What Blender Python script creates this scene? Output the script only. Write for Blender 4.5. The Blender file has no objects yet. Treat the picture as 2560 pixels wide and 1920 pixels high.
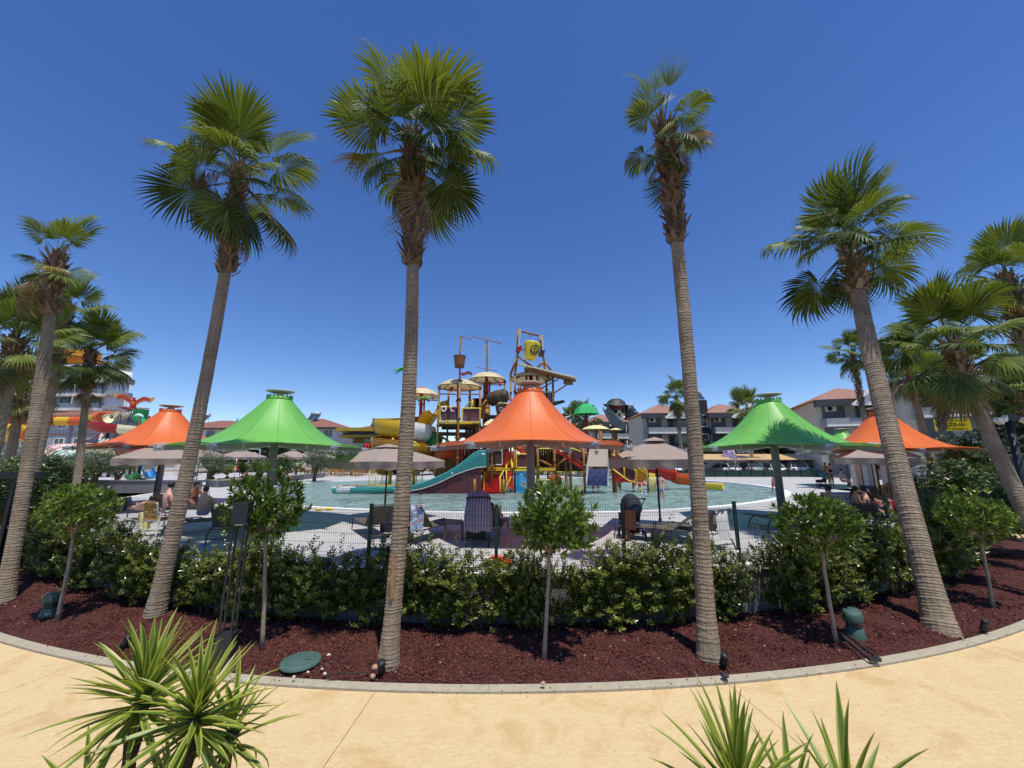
import bpy, math, random
from math import sin, cos, pi, sqrt, atan2, radians
from mathutils import Vector as V, Matrix
random.seed(11)
rnd = random.random
def ru(a, b): return a + (b - a) * rnd()
sc = bpy.context.scene
col = sc.collection
# ------------------------------------------------------------------ camera
FPX, HC, TH = 964.0, 3.0, math.atan(185 / 964.0)
cd = bpy.data.cameras.new('camera'); cam = bpy.data.objects.new('camera', cd); col.objects.link(cam)
cd.sensor_width = 36; cd.lens = 36 * FPX / 2560; cd.clip_end = 4000; cd.clip_start = 0.05
cam.location = (0, 0, HC); cam.rotation_euler = (pi / 2 + TH, 0, 0)
sc.camera = cam
# ------------------------------------------------------------------ sky and sun
SUN_EL, SUN_AZ = radians(74), radians(152)      # azimuth clockwise from +Y (the view direction): behind the camera, a little to its right
w = bpy.data.worlds.new('World'); sc.world = w; w.use_nodes = True
nt = w.node_tree; bg = nt.nodes['Background']
sky = nt.nodes.new('ShaderNodeTexSky'); sky.sky_type = 'NISHITA'; sky.sun_disc = False
sky.sun_elevation = SUN_EL; sky.sun_rotation = SUN_AZ
sky.air_density = 1.0; sky.dust_density = 0.0; sky.ozone_density = 3.6; sky.altitude = 900
hs = nt.nodes.new('ShaderNodeHueSaturation'); hs.inputs['Saturation'].default_value = 1.21; hs.inputs['Hue'].default_value = .512
nt.links.new(sky.outputs[0], hs.inputs['Color']); nt.links.new(hs.outputs[0], bg.inputs[0]); bg.inputs[1].default_value = 0.15
ld = bpy.data.lights.new('sun', 'SUN'); ld.energy = 4.35; ld.angle = radians(0.53); ld.color = (1, 0.955, 0.88)
sun = bpy.data.objects.new('sun', ld); col.objects.link(sun)
sd = V((sin(SUN_AZ) * cos(SUN_EL), cos(SUN_AZ) * cos(SUN_EL), sin(SUN_EL)))
sun.rotation_euler = sd.to_track_quat('Z', 'Y').to_euler(); sun.location = (0, 0, 60)
sc.view_settings.view_transform = 'Standard'; sc.view_settings.look = 'None'
sc.view_settings.exposure = 0; sc.view_settings.gamma = 1
sc.cycles.max_bounces = 6; sc.cycles.transparent_max_bounces = 12; sc.cycles.sample_clamp_indirect = 6
# ------------------------------------------------------------------ places: a pixel of the photo met with the ground or with a plane across the view
def ray(px, py):
    x, u = (px - 1280) / FPX, (960 - py) / FPX
    return V((x, cos(TH) - sin(TH) * u, sin(TH) + cos(TH) * u))
def G(px, py, z=0.0):
    d = ray(px, py); t = (z - HC) / d.z
    return V((d.x * t, d.y * t, z))
def P(px, py, Y):
    d = ray(px, py); t = Y / d.y
    return V((d.x * t, Y, HC + d.z * t))
DK = 0.9                      # level of the pool deck
CX, CY = -0.3, 30.0           # centre that wall, bed, kerb and path share
RW, RK = 22.3, 24.2           # radius of the wall and of the kerb
def AR(a, r, z=0.0):          # a = degrees from the point nearest the camera, + to the right
    t = radians(a); return V((CX + r * sin(t), CY - r * cos(t), z))
# ------------------------------------------------------------------ materials
MT = {}
def srgb(h):
    h = h.lstrip('#'); o = []
    for i in (0, 2, 4):
        c = int(h[i:i + 2], 16) / 255; o.append(c / 12.92 if c <= .04045 else ((c + .055) / 1.055) ** 2.4)
    return tuple(o)
def C4(c, k=1.0): return (min(1, c[0] * k), min(1, c[1] * k), min(1, c[2] * k), 1)
def newmat(name):
    m = bpy.data.materials.new(name); m.use_nodes = True; MT[name] = m
    n = m.node_tree.nodes; return m, n, m.node_tree.links, n['Principled BSDF']
def mixc(n, l, fac, a, b, mode='MIX'):
    x = n.new('ShaderNodeMix'); x.data_type = 'RGBA'; x.blend_type = mode
    if hasattr(fac, 'is_output'): l.new(fac, x.inputs[0])
    else: x.inputs[0].default_value = fac
    for s, v in ((6, a), (7, b)):
        if hasattr(v, 'is_output'): l.new(v, x.inputs[s])
        else: x.inputs[s].default_value = v
    return x.outputs[2]
def noise(n, l, co, scale, det=4, rough=.55, dist=0):
    x = n.new('ShaderNodeTexNoise'); x.inputs['Scale'].default_value = scale; x.inputs['Detail'].default_value = det
    x.inputs['Roughness'].default_value = rough; x.inputs['Distortion'].default_value = dist
    if co is not None: l.new(co, x.inputs['Vector'])
    return x.outputs[0]
def ramp(n, l, f, stops):
    x = n.new('ShaderNodeValToRGB'); e = x.color_ramp.elements
    while len(e) < len(stops): e.new(.5)
    for i, (p, c) in enumerate(stops): e[i].position = p; e[i].color = c
    l.new(f, x.inputs[0]); return x.outputs[0]
def coords(n, l, which='Object', sc3=None):
    t = n.new('ShaderNodeTexCoord').outputs[which]
    if sc3:
        mp = n.new('ShaderNodeMapping'); mp.inputs['Scale'].default_value = sc3; l.new(t, mp.inputs[0]); t = mp.outputs[0]
    return t
def addbump(n, l, b, h, strength, dist=.02):
    x = n.new('ShaderNodeBump'); x.inputs['Strength'].default_value = strength; x.inputs['Distance'].default_value = dist
    l.new(h, x.inputs['Height']); l.new(x.outputs[0], b.inputs['Normal'])
def M(name, c, rough=.6, metal=0, var=.14, scale=2.5, bump=0, bscale=30, spec=.5, sc3=None, coat=0):
    if isinstance(c, str): c = srgb(c)
    m, n, l, b = newmat(name)
    co = coords(n, l, 'Object', sc3)
    f = noise(n, l, co, scale, 6, .65)
    l.new(ramp(n, l, f, [(.3, C4(c, 1 - var)), (.7, C4(c, 1 + var))]), b.inputs['Base Color'])
    b.inputs['Roughness'].default_value = rough; b.inputs['Metallic'].default_value = metal
    b.inputs['Specular IOR Level'].default_value = spec; b.inputs['Coat Weight'].default_value = coat
    if bump: addbump(n, l, b, noise(n, l, co, bscale, 5), bump)
    return m
def leafmat(name, cols, rough=.42, tr=.3, spec=.5):
    m, n, l, b = newmat(name)
    g = n.new('ShaderNodeNewGeometry'); oi = n.new('ShaderNodeObjectInfo')
    ad = n.new('ShaderNodeMath'); ad.operation = 'MULTIPLY_ADD'
    l.new(oi.outputs['Random'], ad.inputs[0]); ad.inputs[1].default_value = .35
    sb = n.new('ShaderNodeMath'); sb.operation = 'MULTIPLY'; l.new(g.outputs['Random Per Island'], sb.inputs[0]); sb.inputs[1].default_value = .65
    l.new(sb.outputs[0], ad.inputs[2])
    k = len(cols)
    c = ramp(n, l, ad.outputs[0], [(i / max(1, k - 1), C4(srgb(x) if isinstance(x, str) else x)) for i, x in enumerate(cols)])
    l.new(c, b.inputs['Base Color']); b.inputs['Roughness'].default_value = rough; b.inputs['Specular IOR Level'].default_value = spec
    t = n.new('ShaderNodeBsdfTranslucent'); l.new(mixc(n, l, 1, c, (1.5, 1.5, .6, 1), 'MULTIPLY'), t.inputs[0])
    mx = n.new('ShaderNodeMixShader'); mx.inputs[0].default_value = tr
    l.new(b.outputs[0], mx.inputs[1]); l.new(t.outputs[0], mx.inputs[2]); l.new(mx.outputs[0], n['Material Output'].inputs[0])
    return m
# plants
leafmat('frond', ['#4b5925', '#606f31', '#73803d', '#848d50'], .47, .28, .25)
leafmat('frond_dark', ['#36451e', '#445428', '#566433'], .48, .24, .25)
leafmat('frond_yellow', ['#7d7a35', '#95803a', '#8a6a30'], .5, .3)
leafmat('frond_dry', ['#6e5a44', '#836c52', '#9a8468'], .7, .2)
leafmat('shrub_leaf', ['#232d11', '#3a4818', '#566220', '#7f8438', '#424f1e'], .3, .15)
leafmat('tree_leaf', ['#34461b', '#506827', '#718638', '#98a455'], .28, .2)
leafmat('hedge_leaf', ['#28381a', '#3a4f22', '#4e6230', '#6d7a3a'], .4, .22)
leafmat('olive_leaf', ['#55624a', '#6d7a60', '#46543a'], .55, .2)
leafmat('dark_leaf', ['#23321d', '#304226', '#3d5030'], .5, .15)
leafmat('cycad_leaf', ['#6b7a2c', '#8a8f35', '#4f6628'], .45, .25)
leafmat('agave_leaf', ['#5c6a60', '#6f7d72'], .5, .1)
leafmat('yucca_mid', ['#566f2a', '#6b8433', '#80943f'], .4, .28)
leafmat('yucca_edge', ['#a4ac48', '#b6b654', '#93a041'], .42, .32)
leafmat('rubble_red', ['#40221e', '#522d27', '#62372f', '#74473b', '#3a1d1a'], .9, 0, .2)
M('dry_bit', '#b3907a', .8)
M('bark_grey', '#8d8272', .85, var=.25, scale=14, bump=.6, bscale=40)
M('bark_brown', '#6a5844', .9, var=.3, scale=9, bump=.6, bscale=30)
M('stem_dark', '#4a4034', .9, var=.3, scale=12, bump=.5, bscale=30)
m, n, l, b = newmat('palm_trunk')
co = coords(n, l, 'Object'); f = noise(n, l, coords(n, l, 'Object', (9, 9, 34)), 1.5, 6, .7)
f2 = noise(n, l, coords(n, l, 'Object', (14, 14, .8)), 1.2, 4, .6)
c = ramp(n, l, f, [(.25, C4(srgb('#6a5a47'))), (.5, C4(srgb('#a08e76'))), (.75, C4(srgb('#bba98f')))])
c = mixc(n, l, .35, c, ramp(n, l, f2, [(.3, C4(srgb('#7b6a56'))), (.7, C4(srgb('#b8a993')))]))
f3 = noise(n, l, co, 1.1, 5, .7, .5)
c = mixc(n, l, ramp(n, l, f3, [(.42, (0, 0, 0, 1)), (.68, (.6, .6, .6, 1))]), c, C4(srgb('#5f503f')))
c = mixc(n, l, ramp(n, l, noise(n, l, co, 7, 6, .8, 1), [(.56, (0, 0, 0, 1)), (.72, (.55, .55, .55, 1))]), c, C4(srgb('#bcae98')))
l.new(c, b.inputs['Base Color']); b.inputs['Roughness'].default_value = .9; addbump(n, l, b, f, .9, .03)
leafmat('palm_boot', ['#4c3a2c', '#6b543f', '#8a735a', '#a8977e'], .85, .05)
M('pale_stone', '#c9c1b2', .8, var=.2, scale=20)
M('palm_scar', '#b08a5c', .9, var=.35, scale=20, bump=.8, bscale=60, sc3=(6, 6, .6))
# ground
m, n, l, b = newmat('stamped_concrete')
co = coords(n, l, 'Object')
n1 = noise(n, l, co, 1.3, 8, .68, .6); n2 = noise(n, l, coords(n, l, 'Object', (5, 7, 5)), 2.2, 8, .75, 1.2); n3 = noise(n, l, co, 55, 3)
c = ramp(n, l, n1, [(.3, C4(srgb('#cba46b'))), (.5, C4(srgb('#dfc492'))), (.75, C4(srgb('#d4b27e')))])
c = mixc(n, l, ramp(n, l, n2, [(.56, (0, 0, 0, 1)), (.76, (.5, .5, .5, 1))]), c, C4(srgb('#b98f5e')))
c = mixc(n, l, ramp(n, l, n2, [(.24, (.45, .45, .45, 1)), (.42, (0, 0, 0, 1))]), c, C4(srgb('#e8d3ab')))
sp_ = noise(n, l, coords(n, l, 'Object', (1, 2.2, 1)), 7.5, 7, .8, 2.2)
c = mixc(n, l, ramp(n, l, sp_, [(.565, (0, 0, 0, 1)), (.66, (.65, .65, .65, 1))]), c, C4(srgb('#a98556')))
fl_ = noise(n, l, co, 26, 5, .7, .6)
c = mixc(n, l, ramp(n, l, fl_, [(.63, (0, 0, 0, 1)), (.74, (.4, .4, .4, 1))]), c, C4(srgb('#b08a58')))
l.new(c, b.inputs['Base Color']); b.inputs['Roughness'].default_value = .7
ad = n.new('ShaderNodeMath'); ad.operation = 'MULTIPLY_ADD'; l.new(n3, ad.inputs[0]); ad.inputs[1].default_value = .25; l.new(n2, ad.inputs[2])
addbump(n, l, b, ad.outputs[0], .6, .04)
M('kerb_stone', '#aca28b', .8, var=.12, scale=9, bump=.5, bscale=50)
M('soil_red', '#482019', .95, var=.35, scale=26, bump=1, bscale=60)
m, n, l, b = newmat('deck_stone')
co = coords(n, l, 'Object'); br = n.new('ShaderNodeTexBrick'); l.new(co, br.inputs[0])
br.inputs['Scale'].default_value = 1; br.inputs['Brick Width'].default_value = .8; br.inputs['Row Height'].default_value = .4
br.inputs['Mortar Size'].default_value = .004; br.inputs['Color1'].default_value = (.52, .505, .485, 1); br.inputs['Color2'].default_value = (.475, .465, .45, 1); br.inputs['Mortar'].default_value = (.36, .35, .34, 1)
c = mixc(n, l, 1, br.outputs[0], ramp(n, l, noise(n, l, co, .55, 8, .7), [(.3, (.86, .85, .84, 1)), (.7, (1.03, 1.03, 1.03, 1))]), 'MULTIPLY')
l.new(c, b.inputs['Base Color']); b.inputs['Roughness'].default_value = .75; addbump(n, l, b, noise(n, l, co, 45, 4), .25, .01)
M('stucco', '#706f6d', .92, var=.18, scale=5, bump=1.0, bscale=26)
M('coping', '#d8d3c8', .8, var=.08, scale=4, bump=.3)
M('asphalt', (.11, .11, .115), .9, var=.25, scale=3, bump=.4, bscale=90)
M('earth', '#8a7a5c', .95, var=.3, scale=.6, bump=.4)
M('pool_floor', '#d8ece6', .6, var=.1, scale=1.2)
M('pool_rim', '#f1efe9', .55, var=.05)
M('granite', '#77777a', .6, var=.3, scale=30, bump=.1)
m, n, l, b = newmat('water')
n.remove(b); co = coords(n, l, 'Object', (1, 1.1, 1))
bp = n.new('ShaderNodeBump'); bp.inputs['Strength'].default_value = 1.0; bp.inputs['Distance'].default_value = 1.0
hh = n.new('ShaderNodeMath'); hh.operation = 'MULTIPLY_ADD'; l.new(noise(n, l, co, .55, 3, .5, 1.6), hh.inputs[0]); hh.inputs[1].default_value = 1.6; l.new(noise(n, l, co, 1.5, 4, .6, 1.0), hh.inputs[2])
l.new(hh.outputs[0], bp.inputs['Height'])
tr = n.new('ShaderNodeBsdfTransparent'); tr.inputs[0].default_value = (.80, .94, .93, 1)
df = n.new('ShaderNodeBsdfDiffuse'); df.inputs[0].default_value = (.56, .76, .71, 1); l.new(bp.outputs[0], df.inputs['Normal'])
gl = n.new('ShaderNodeBsdfGlossy'); gl.inputs['Roughness'].default_value = .06; l.new(bp.outputs[0], gl.inputs['Normal'])
fr = n.new('ShaderNodeFresnel'); fr.inputs[0].default_value = 1.33; l.new(bp.outputs[0], fr.inputs['Normal'])
m1 = n.new('ShaderNodeMixShader'); m1.inputs[0].default_value = .46; l.new(tr.outputs[0], m1.inputs[1]); l.new(df.outputs[0], m1.inputs[2])
m2 = n.new('ShaderNodeMixShader'); l.new(fr.outputs[0], m2.inputs[0]); l.new(m1.outputs[0], m2.inputs[1]); l.new(gl.outputs[0], m2.inputs[2])
l.new(m2.outputs[0], n['Material Output'].inputs[0])
# made things
for nm, c, r in (('fence_green', '#15352a', .5), ('post_black', '#23272b', .5), ('pole_grey', '#6c7072', .45), ('arm_grey', '#8b8d8e', .4),
        ('cap_grey', '#b9bcba', .45), ('speaker_green', '#3f5a52', .6), ('cover_green', '#435f57', .75), ('black', '#141416', .55), ('dark_void', '#1b1c1f', .9),
        ('lounger_frame', '#4a463f', .5), ('lounger_mesh', '#5c564c', .75), ('plastic_taupe', '#6c665f', .5), ('white', '#e9e7e2', .5), ('chrome', '#b9bcc0', .3),
        ('yellow', '#d8a91c', .45), ('yellow_bright', '#e2c834', .45), ('amber', '#9a6a14', .4), ('brown_post', '#8a5d24', .5), ('wood_slat', '#c39443', .6), ('teak', '#b58143', .65),
        ('red', '#c41e12', .45), ('red_dark', '#9b1f1c', .5), ('maroon', '#5a2429', .65), ('teal', '#4aa69d', .35), ('teal_light', '#7fc4bb', .4), ('cream', '#e7dcae', .5), ('cream_yellow', '#eadf9e', .5),
        ('orange_slide', '#d25a1c', .4), ('orange_bright', '#f0581f', .5), ('pink', '#d89a96', .45), ('mint', '#bcd9c4', .45), ('slide_red', '#9c1b17', .4), ('green_tube', '#1f7a3c', .4), ('green_leafy', '#2fae58', .5),
        ('charcoal', '#34343a', .6), ('wood_dark', '#4a3826', .7), ('wood_mid', '#8a5a2a', .65), ('navy', '#2b3566', .7), ('rope_tan', '#b7a690', .9),
        ('mauve_towel', '#8d7a8a', .95), ('blue_towel', '#5aa7cf', .95), ('white_towel', '#dcd8d2', .95), ('red_towel', '#d0182a', .9), ('stripe_towel', '#5b5a66', .95),
        ('rust_cloth', '#5e3422', .95), ('navy_cloth', '#20283a', .85), ('teal_cloth', '#3f6b66', .85), ('basket', '#8f7350', .85),
        ('skin_pink', '#d9a58f', .55), ('skin_tan', '#b98163', .55), ('skin_brown', '#96644a', .55), ('hair_dark', '#1d1512', .6), ('hair_brown', '#3c281c', .6),
        ('cloth_black', '#15151a', .85), ('cloth_blue', '#1f86c4', .8), ('cloth_red', '#c0202a', .85), ('cloth_yellow', '#e0d030', .8), ('cloth_pink', '#cf5fb0', .8), ('cloth_white', '#dedad6', .85), ('cloth_lilac', '#a890b8', .85), ('float_orange', '#f2481c', .4),
        ('wall_grey', '#9a9da0', .85), ('wall_dark', '#6b7076', .85), ('wall_cream', '#cfc8b8', .85), ('wall_white', '#dedcd6', .8), ('wall_char', '#2b2c30', .85), ('trim_white', '#f0eeea', .7), ('fascia', '#3f4244', .7),
        ('mustard', '#a38a2c', .7), ('roof_brown', '#8a5a4a', .85), ('carport_roof', '#e6c894', .7), ('brick_wall', '#a88a66', .85), ('steel', '#9aa0a4', .4), ('solar', '#39424c', .2), ('sign_yellow', '#e6d21a', .6), ('sign_red_dark', '#2c0c0c', .6),
        ('car_white', '#e6e6e4', .25), ('car_silver', '#8f9498', .25), ('car_dark', '#2a2d31', .25), ('car_gold', '#8a7d5c', .25), ('tyre', '#17171a', .85), ('lamp_red', '#8f1414', .25), ('eagle_orange', '#c9491c', .5), ('eagle_tip', '#e8a23c', .5), ('panel_blue', '#4aa3cf', .5), ('panel_blue_dark', '#2f7fb8', .5), ('skull_bone', '#d9cfae', .6), ('bandana', '#7a2c28', .7), ('awning_orange', '#d08a28', .7)):
    M(nm, c, r, var=.07 if r < .5 else .12, scale=3)
for nm in ('teak', 'wood_slat', 'wood_mid'): pass
M('planks', '#5f2b30', .6, var=.3, scale=2.2, sc3=(9, 9, .5), bump=.25, bscale=6)
M('roof_tile', '#98705e', .85, var=.25, scale=5, bump=.7, bscale=14)
M('canopy_taupe', '#9a8a7e', .85, var=.07, scale=6, bump=.12, bscale=40)
M('glass', (.035, .045, .055), .08, var=.3, scale=.6, spec=.8)
M('glass_rail', (.16, .2, .23), .08, var=.2, scale=.6, spec=.8)
M('net_grey', '#a79d8c', .95, var=.3, scale=60, bump=.6, bscale=80)
def fabric(name, h):
    m, n, l, b = newmat(name); c = srgb(h)
    co = coords(n, l); f = noise(n, l, co, 1.2, 5)
    cc = ramp(n, l, f, [(.3, C4(c, .9)), (.7, C4(c, 1.06))]); l.new(cc, b.inputs['Base Color'])
    b.inputs['Roughness'].default_value = .44; b.inputs['Specular IOR Level'].default_value = .4; addbump(n, l, b, noise(n, l, coords(n, l, 'Object', (1, 1, .35)), 5, 4), .25, .03)
    t = n.new('ShaderNodeBsdfTranslucent'); l.new(cc, t.inputs[0]); mx = n.new('ShaderNodeMixShader'); mx.inputs[0].default_value = .22
    l.new(b.outputs[0], mx.inputs[1]); l.new(t.outputs[0], mx.inputs[2]); l.new(mx.outputs[0], n['Material Output'].inputs[0])
fabric('fabric_orange', '#f07a3c'); fabric('fabric_green', '#7cc65c'); fabric('fabric_cream', '#e6d6a6')
m, n, l, b = newmat('led_red'); b.inputs['Base Color'].default_value = (.5, .01, .01, 1); b.inputs['Emission Color'].default_value = (1, .03, .04, 1); b.inputs['Emission Strength'].default_value = 1.6
# ------------------------------------------------------------------ mesh and object helpers
def frame(d):
    d = d.normalized(); a = V((0, 0, 1)) if abs(d.z) < .95 else V((1, 0, 0))
    x = a.cross(d).normalized(); return x, d.cross(x)
class MB:
    def __init__(s): s.v = []; s.f = []; s.m = []; s.k = 0; s.sm = []
    def add(s, vs, fs, smooth=False):
        o = len(s.v); s.v += [tuple(p) for p in vs]
        for q in fs: s.f.append(tuple(i + o for i in q)); s.m.append(s.k); s.sm.append(smooth)
        return s
    def box(s, c, d, rz=0, rx=0, ry=0, bev=0):
        a, b, e = d[0] / 2, d[1] / 2, d[2] / 2
        r = Matrix.Rotation(rz, 3, 'Z') @ Matrix.Rotation(ry, 3, 'Y') @ Matrix.Rotation(rx, 3, 'X'); c = V(c)
        if bev:
            pts = []; h = bev
            for sz in (-1, 1):
                for (x, y) in ((-a + h, -b), (a - h, -b), (a, -b + h), (a, b - h), (a - h, b), (-a + h, b), (-a, b - h), (-a, -b + h)):
                    pts.append(c + r @ V((x, y, sz * e)))
            return s.add(pts, [tuple(range(7, -1, -1)), tuple(range(8, 16))] + [(i, (i + 1) % 8, 8 + (i + 1) % 8, 8 + i) for i in range(8)])
        pts = [c + r @ V((x, y, z)) for z in (-e, e) for (x, y) in ((-a, -b), (a, -b), (a, b), (-a, b))]
        return s.add(pts, [(3, 2, 1, 0), (4, 5, 6, 7), (0, 1, 5, 4), (1, 2, 6, 5), (2, 3, 7, 6), (3, 0, 4, 7)])
    def hexa(s, p):      # eight corners: four below, four above, both counter-clockwise from above
        return s.add(p, [(3, 2, 1, 0), (4, 5, 6, 7), (0, 1, 5, 4), (1, 2, 6, 5), (2, 3, 7, 6), (3, 0, 4, 7)])
    def tube(s, pts, r, n=8, caps=True, smooth=True):
        pts = [V(p) for p in pts]; k = len(pts); rr = r if isinstance(r, (list, tuple)) else [r] * k
        vs = []; ux = None
        for i, p in enumerate(pts):
            d = (pts[min(i + 1, k - 1)] - pts[max(i - 1, 0)])
            if d.length < 1e-6: d = V((0, 0, 1))
            d.normalize()
            if ux is None: ux, uy = frame(d)
            else:
                ux = (ux - d * ux.dot(d)); ux = ux.normalized() if ux.length > 1e-4 else frame(d)[0]; uy = d.cross(ux)
            vs += [p + (ux * cos(2 * pi * j / n) + uy * sin(2 * pi * j / n)) * rr[i] for j in range(n)]
        fs = [(i * n + j, i * n + (j + 1) % n, (i + 1) * n + (j + 1) % n, (i + 1) * n + j) for i in range(k - 1) for j in range(n)]
        s.add(vs, fs, smooth)
        if caps:
            o = len(s.v) - len(vs); s.f.append(tuple(o + j for j in range(n - 1, -1, -1))); s.f.append(tuple(o + (k - 1) * n + j for j in range(n))); s.m += [s.k, s.k]; s.sm += [False, False]
        return s
    def bar(s, a, b, r, n=6): return s.tube([a, b], r, n)
    def beam(s, a, b, wd, ht):       # square beam from a to b
        a, b = V(a), V(b); d = b - a; x, y = frame(d)
        if abs(d.normalized().z) < .95: x, y = x * wd / 2, y * ht / 2
        else: x, y = x * wd / 2, y * ht / 2
        p = [a - x - y, a + x - y, a + x + y, a - x + y]; q = [t + d for t in p]
        return s.add(p + q, [(3, 2, 1, 0), (4, 5, 6, 7), (0, 1, 5, 4), (1, 2, 6, 5), (2, 3, 7, 6), (3, 0, 4, 7)])
    def lathe(s, prof, n=20, c=(0, 0, 0), smooth=True, a0=0, a1=2 * pi, cap=False):
        c = V(c); full = abs(a1 - a0 - 2 * pi) < 1e-6; m_ = n if full else n + 1
        vs = [c + V((r * cos(a0 + (a1 - a0) * j / n), r * sin(a0 + (a1 - a0) * j / n), z)) for r, z in prof for j in range(m_)]
        fs = []
        for i in range(len(prof) - 1):
            for j in range(n):
                jj = (j + 1) % m_; fs.append((i * m_ + j, i * m_ + jj, (i + 1) * m_ + jj, (i + 1) * m_ + j))
        s.add(vs, fs, smooth)
        if cap:
            o = len(s.v) - len(vs)
            for k, fl in ((0, True), (len(prof) - 1, False)):
                q = [o + k * m_ + j for j in range(m_)]; s.f.append(tuple(reversed(q)) if fl else tuple(q)); s.m.append(s.k); s.sm.append(False)
        return s
    def ball(s, c, r, n=10, k=7, rot=None):
        c = V(c); r = (r, r, r) if not isinstance(r, (tuple, list)) else r; vs = []
        for i in range(k + 1):
            t = pi * i / k
            for j in range(n):
                p = V((r[0] * sin(t) * cos(2 * pi * j / n), r[1] * sin(t) * sin(2 * pi * j / n), -r[2] * cos(t)))
                vs.append(c + (rot @ p if rot else p))
        return s.add(vs, [(i * n + j, i * n + (j + 1) % n, (i + 1) * n + (j + 1) % n, (i + 1) * n + j) for i in range(k) for j in range(n)], True)
    def prism(s, poly, z0, z1):      # poly counter-clockwise in XY
        n = len(poly); vs = [(x, y, z0) for x, y in poly] + [(x, y, z1) for x, y in poly]
        return s.add(vs, [tuple(range(n - 1, -1, -1)), tuple(range(n, 2 * n))] + [(i, (i + 1) % n, n + (i + 1) % n, n + i) for i in range(n)])
    def slab(s, pts, nrm):           # polygon given by its corners, thickened along nrm
        n = len(pts); pts = [V(p) for p in pts]; nrm = V(nrm)
        return s.add(pts + [p + nrm for p in pts], [tuple(range(n - 1, -1, -1)), tuple(range(n, 2 * n))] + [(i, (i + 1) % n, n + (i + 1) % n, n + i) for i in range(n)])
    def grid(s, rows, smooth=True, close=False):
        a, b = len(rows), len(rows[0]); vs = [p for r in rows for p in r]; fs = []
        for i in range(a - 1):
            for j in range(b if close else b - 1): fs.append((i * b + j, i * b + (j + 1) % b, (i + 1) * b + (j + 1) % b, (i + 1) * b + j))
        return s.add(vs, fs, smooth)
    def mesh(s, name, mats):
        me = bpy.data.meshes.new(name); me.from_pydata(s.v, [], s.f)
        for x in (mats if isinstance(mats, (list, tuple)) else [mats]): me.materials.append(MT[x])
        me.polygons.foreach_set('material_index', s.m); me.polygons.foreach_set('use_smooth', s.sm); me.update(); return me
    def build(s, name, mats, parent=None, world=False):
        if world and parent is not None:
            o = parent
            loc = V((0, 0, 0))
            while o is not None: loc += V(o.location); o = o.parent
            s.v = [(x - loc.x, y - loc.y, z - loc.z) for x, y, z in s.v]
        return obj(name, s.mesh(name, mats), parent)
def obj(name, me, parent=None, loc=None, rot=None, scale=None):
    o = bpy.data.objects.new(name, me); col.objects.link(o); o.parent = parent
    if loc is not None: o.location = loc
    if rot is not None: o.rotation_euler = rot
    if scale is not None: o.scale = scale if isinstance(scale, (tuple, list)) else (scale,) * 3
    return o
def tag(o, label, cat, group=None):
    o['label'] = label; o['category'] = cat
    if group: o['group'] = group
    return o
def thing(name, label, cat, loc=(0, 0, 0), rz=0, group=None):
    return tag(obj(name, None, None, loc, (0, 0, rz)), label, cat, group)
def struct(o): o['kind'] = 'structure'; return o
def stuff(o): o['kind'] = 'stuff'; return o
def copy_tree(o, parent=None):
    c = o.copy(); col.objects.link(c); c.parent = parent
    for ch in list(o.children): copy_tree(ch, c)
    return c
def place(o, loc=None, rz=None, scale=None, label=None, group=None):
    if loc is not None: o.location = loc
    if rz is not None: o.rotation_euler = (0, 0, rz)
    if scale is not None: o.scale = scale if isinstance(scale, (tuple, list)) else (scale,) * 3
    if label: o['label'] = label
    if group: o['group'] = group
    return o
def smooth_path(pts, k=6):
    pts = [V(p) for p in pts]; out = []
    for i in range(len(pts) - 1):
        p0, p1, p2, p3 = pts[max(i - 1, 0)], pts[i], pts[i + 1], pts[min(i + 2, len(pts) - 1)]
        for j in range(k):
            t = j / k
            out.append(.5 * ((2 * p1) + (p2 - p0) * t + (2 * p0 - 5 * p1 + 4 * p2 - p3) * t * t + (3 * p1 - p0 - 3 * p2 + p3) * t ** 3))
    out.append(pts[-1]); return out
# ================================================================== THE SETTING
g = MB(); g.add([(-2500, -2500, -.08), (2500, -2500, -.08), (2500, 2500, -.08), (-2500, 2500, -.08)], [(0, 1, 2, 3)])
struct(g.build('ground', 'earth'))
# deck: solid slab ending on the arc of the retaining wall; the pool is cut out of it
POOL = [(-9.2, 17.9), (-6.5, 16.9), (-3, 16.15), (0, 15.9), (3.5, 16.1), (7.2, 17), (11, 19), (14.9, 22.2), (17.6, 26), (19, 30.5), (18.6, 36), (15, 40.5), (8, 42.6), (0, 42.4), (-8, 41), (-14, 38.6), (-18, 34.5), (-17.4, 28.5), (-13.5, 21.5)]
pp = smooth_path([(x, y, 0) for x, y in POOL + [POOL[0]]], 5)[:-1]
arc = [AR(a, RW + .02) for a in range(-84, 85, 3)]
outer = [(p.x, p.y) for p in arc] + [(90, 27.7), (90, 62), (-90, 62), (-90, 27.7)]
import bmesh
bm = bmesh.new()
vo = [bm.verts.new((x, y, DK)) for x, y in outer]; vi = [bm.verts.new((p.x, p.y, DK)) for p in pp]
eo = [bm.edges.new((vo[i], vo[(i + 1) % len(vo)])) for i in range(len(vo))]; ei = [bm.edges.new((vi[i], vi[(i + 1) % len(vi)])) for i in range(len(vi))]
bmesh.ops.triangle_fill(bm, use_beauty=True, edges=eo + ei, normal=(0, 0, 1))
for f in list(bm.faces):
    c = f.calc_center_median()
    if f.normal.z < 0: f.normal_flip()
me = bpy.data.meshes.new('pool_deck'); bm.to_mesh(me); bm.free(); me.materials.append(MT['deck_stone'])
struct(obj('pool_deck', me))
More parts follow.
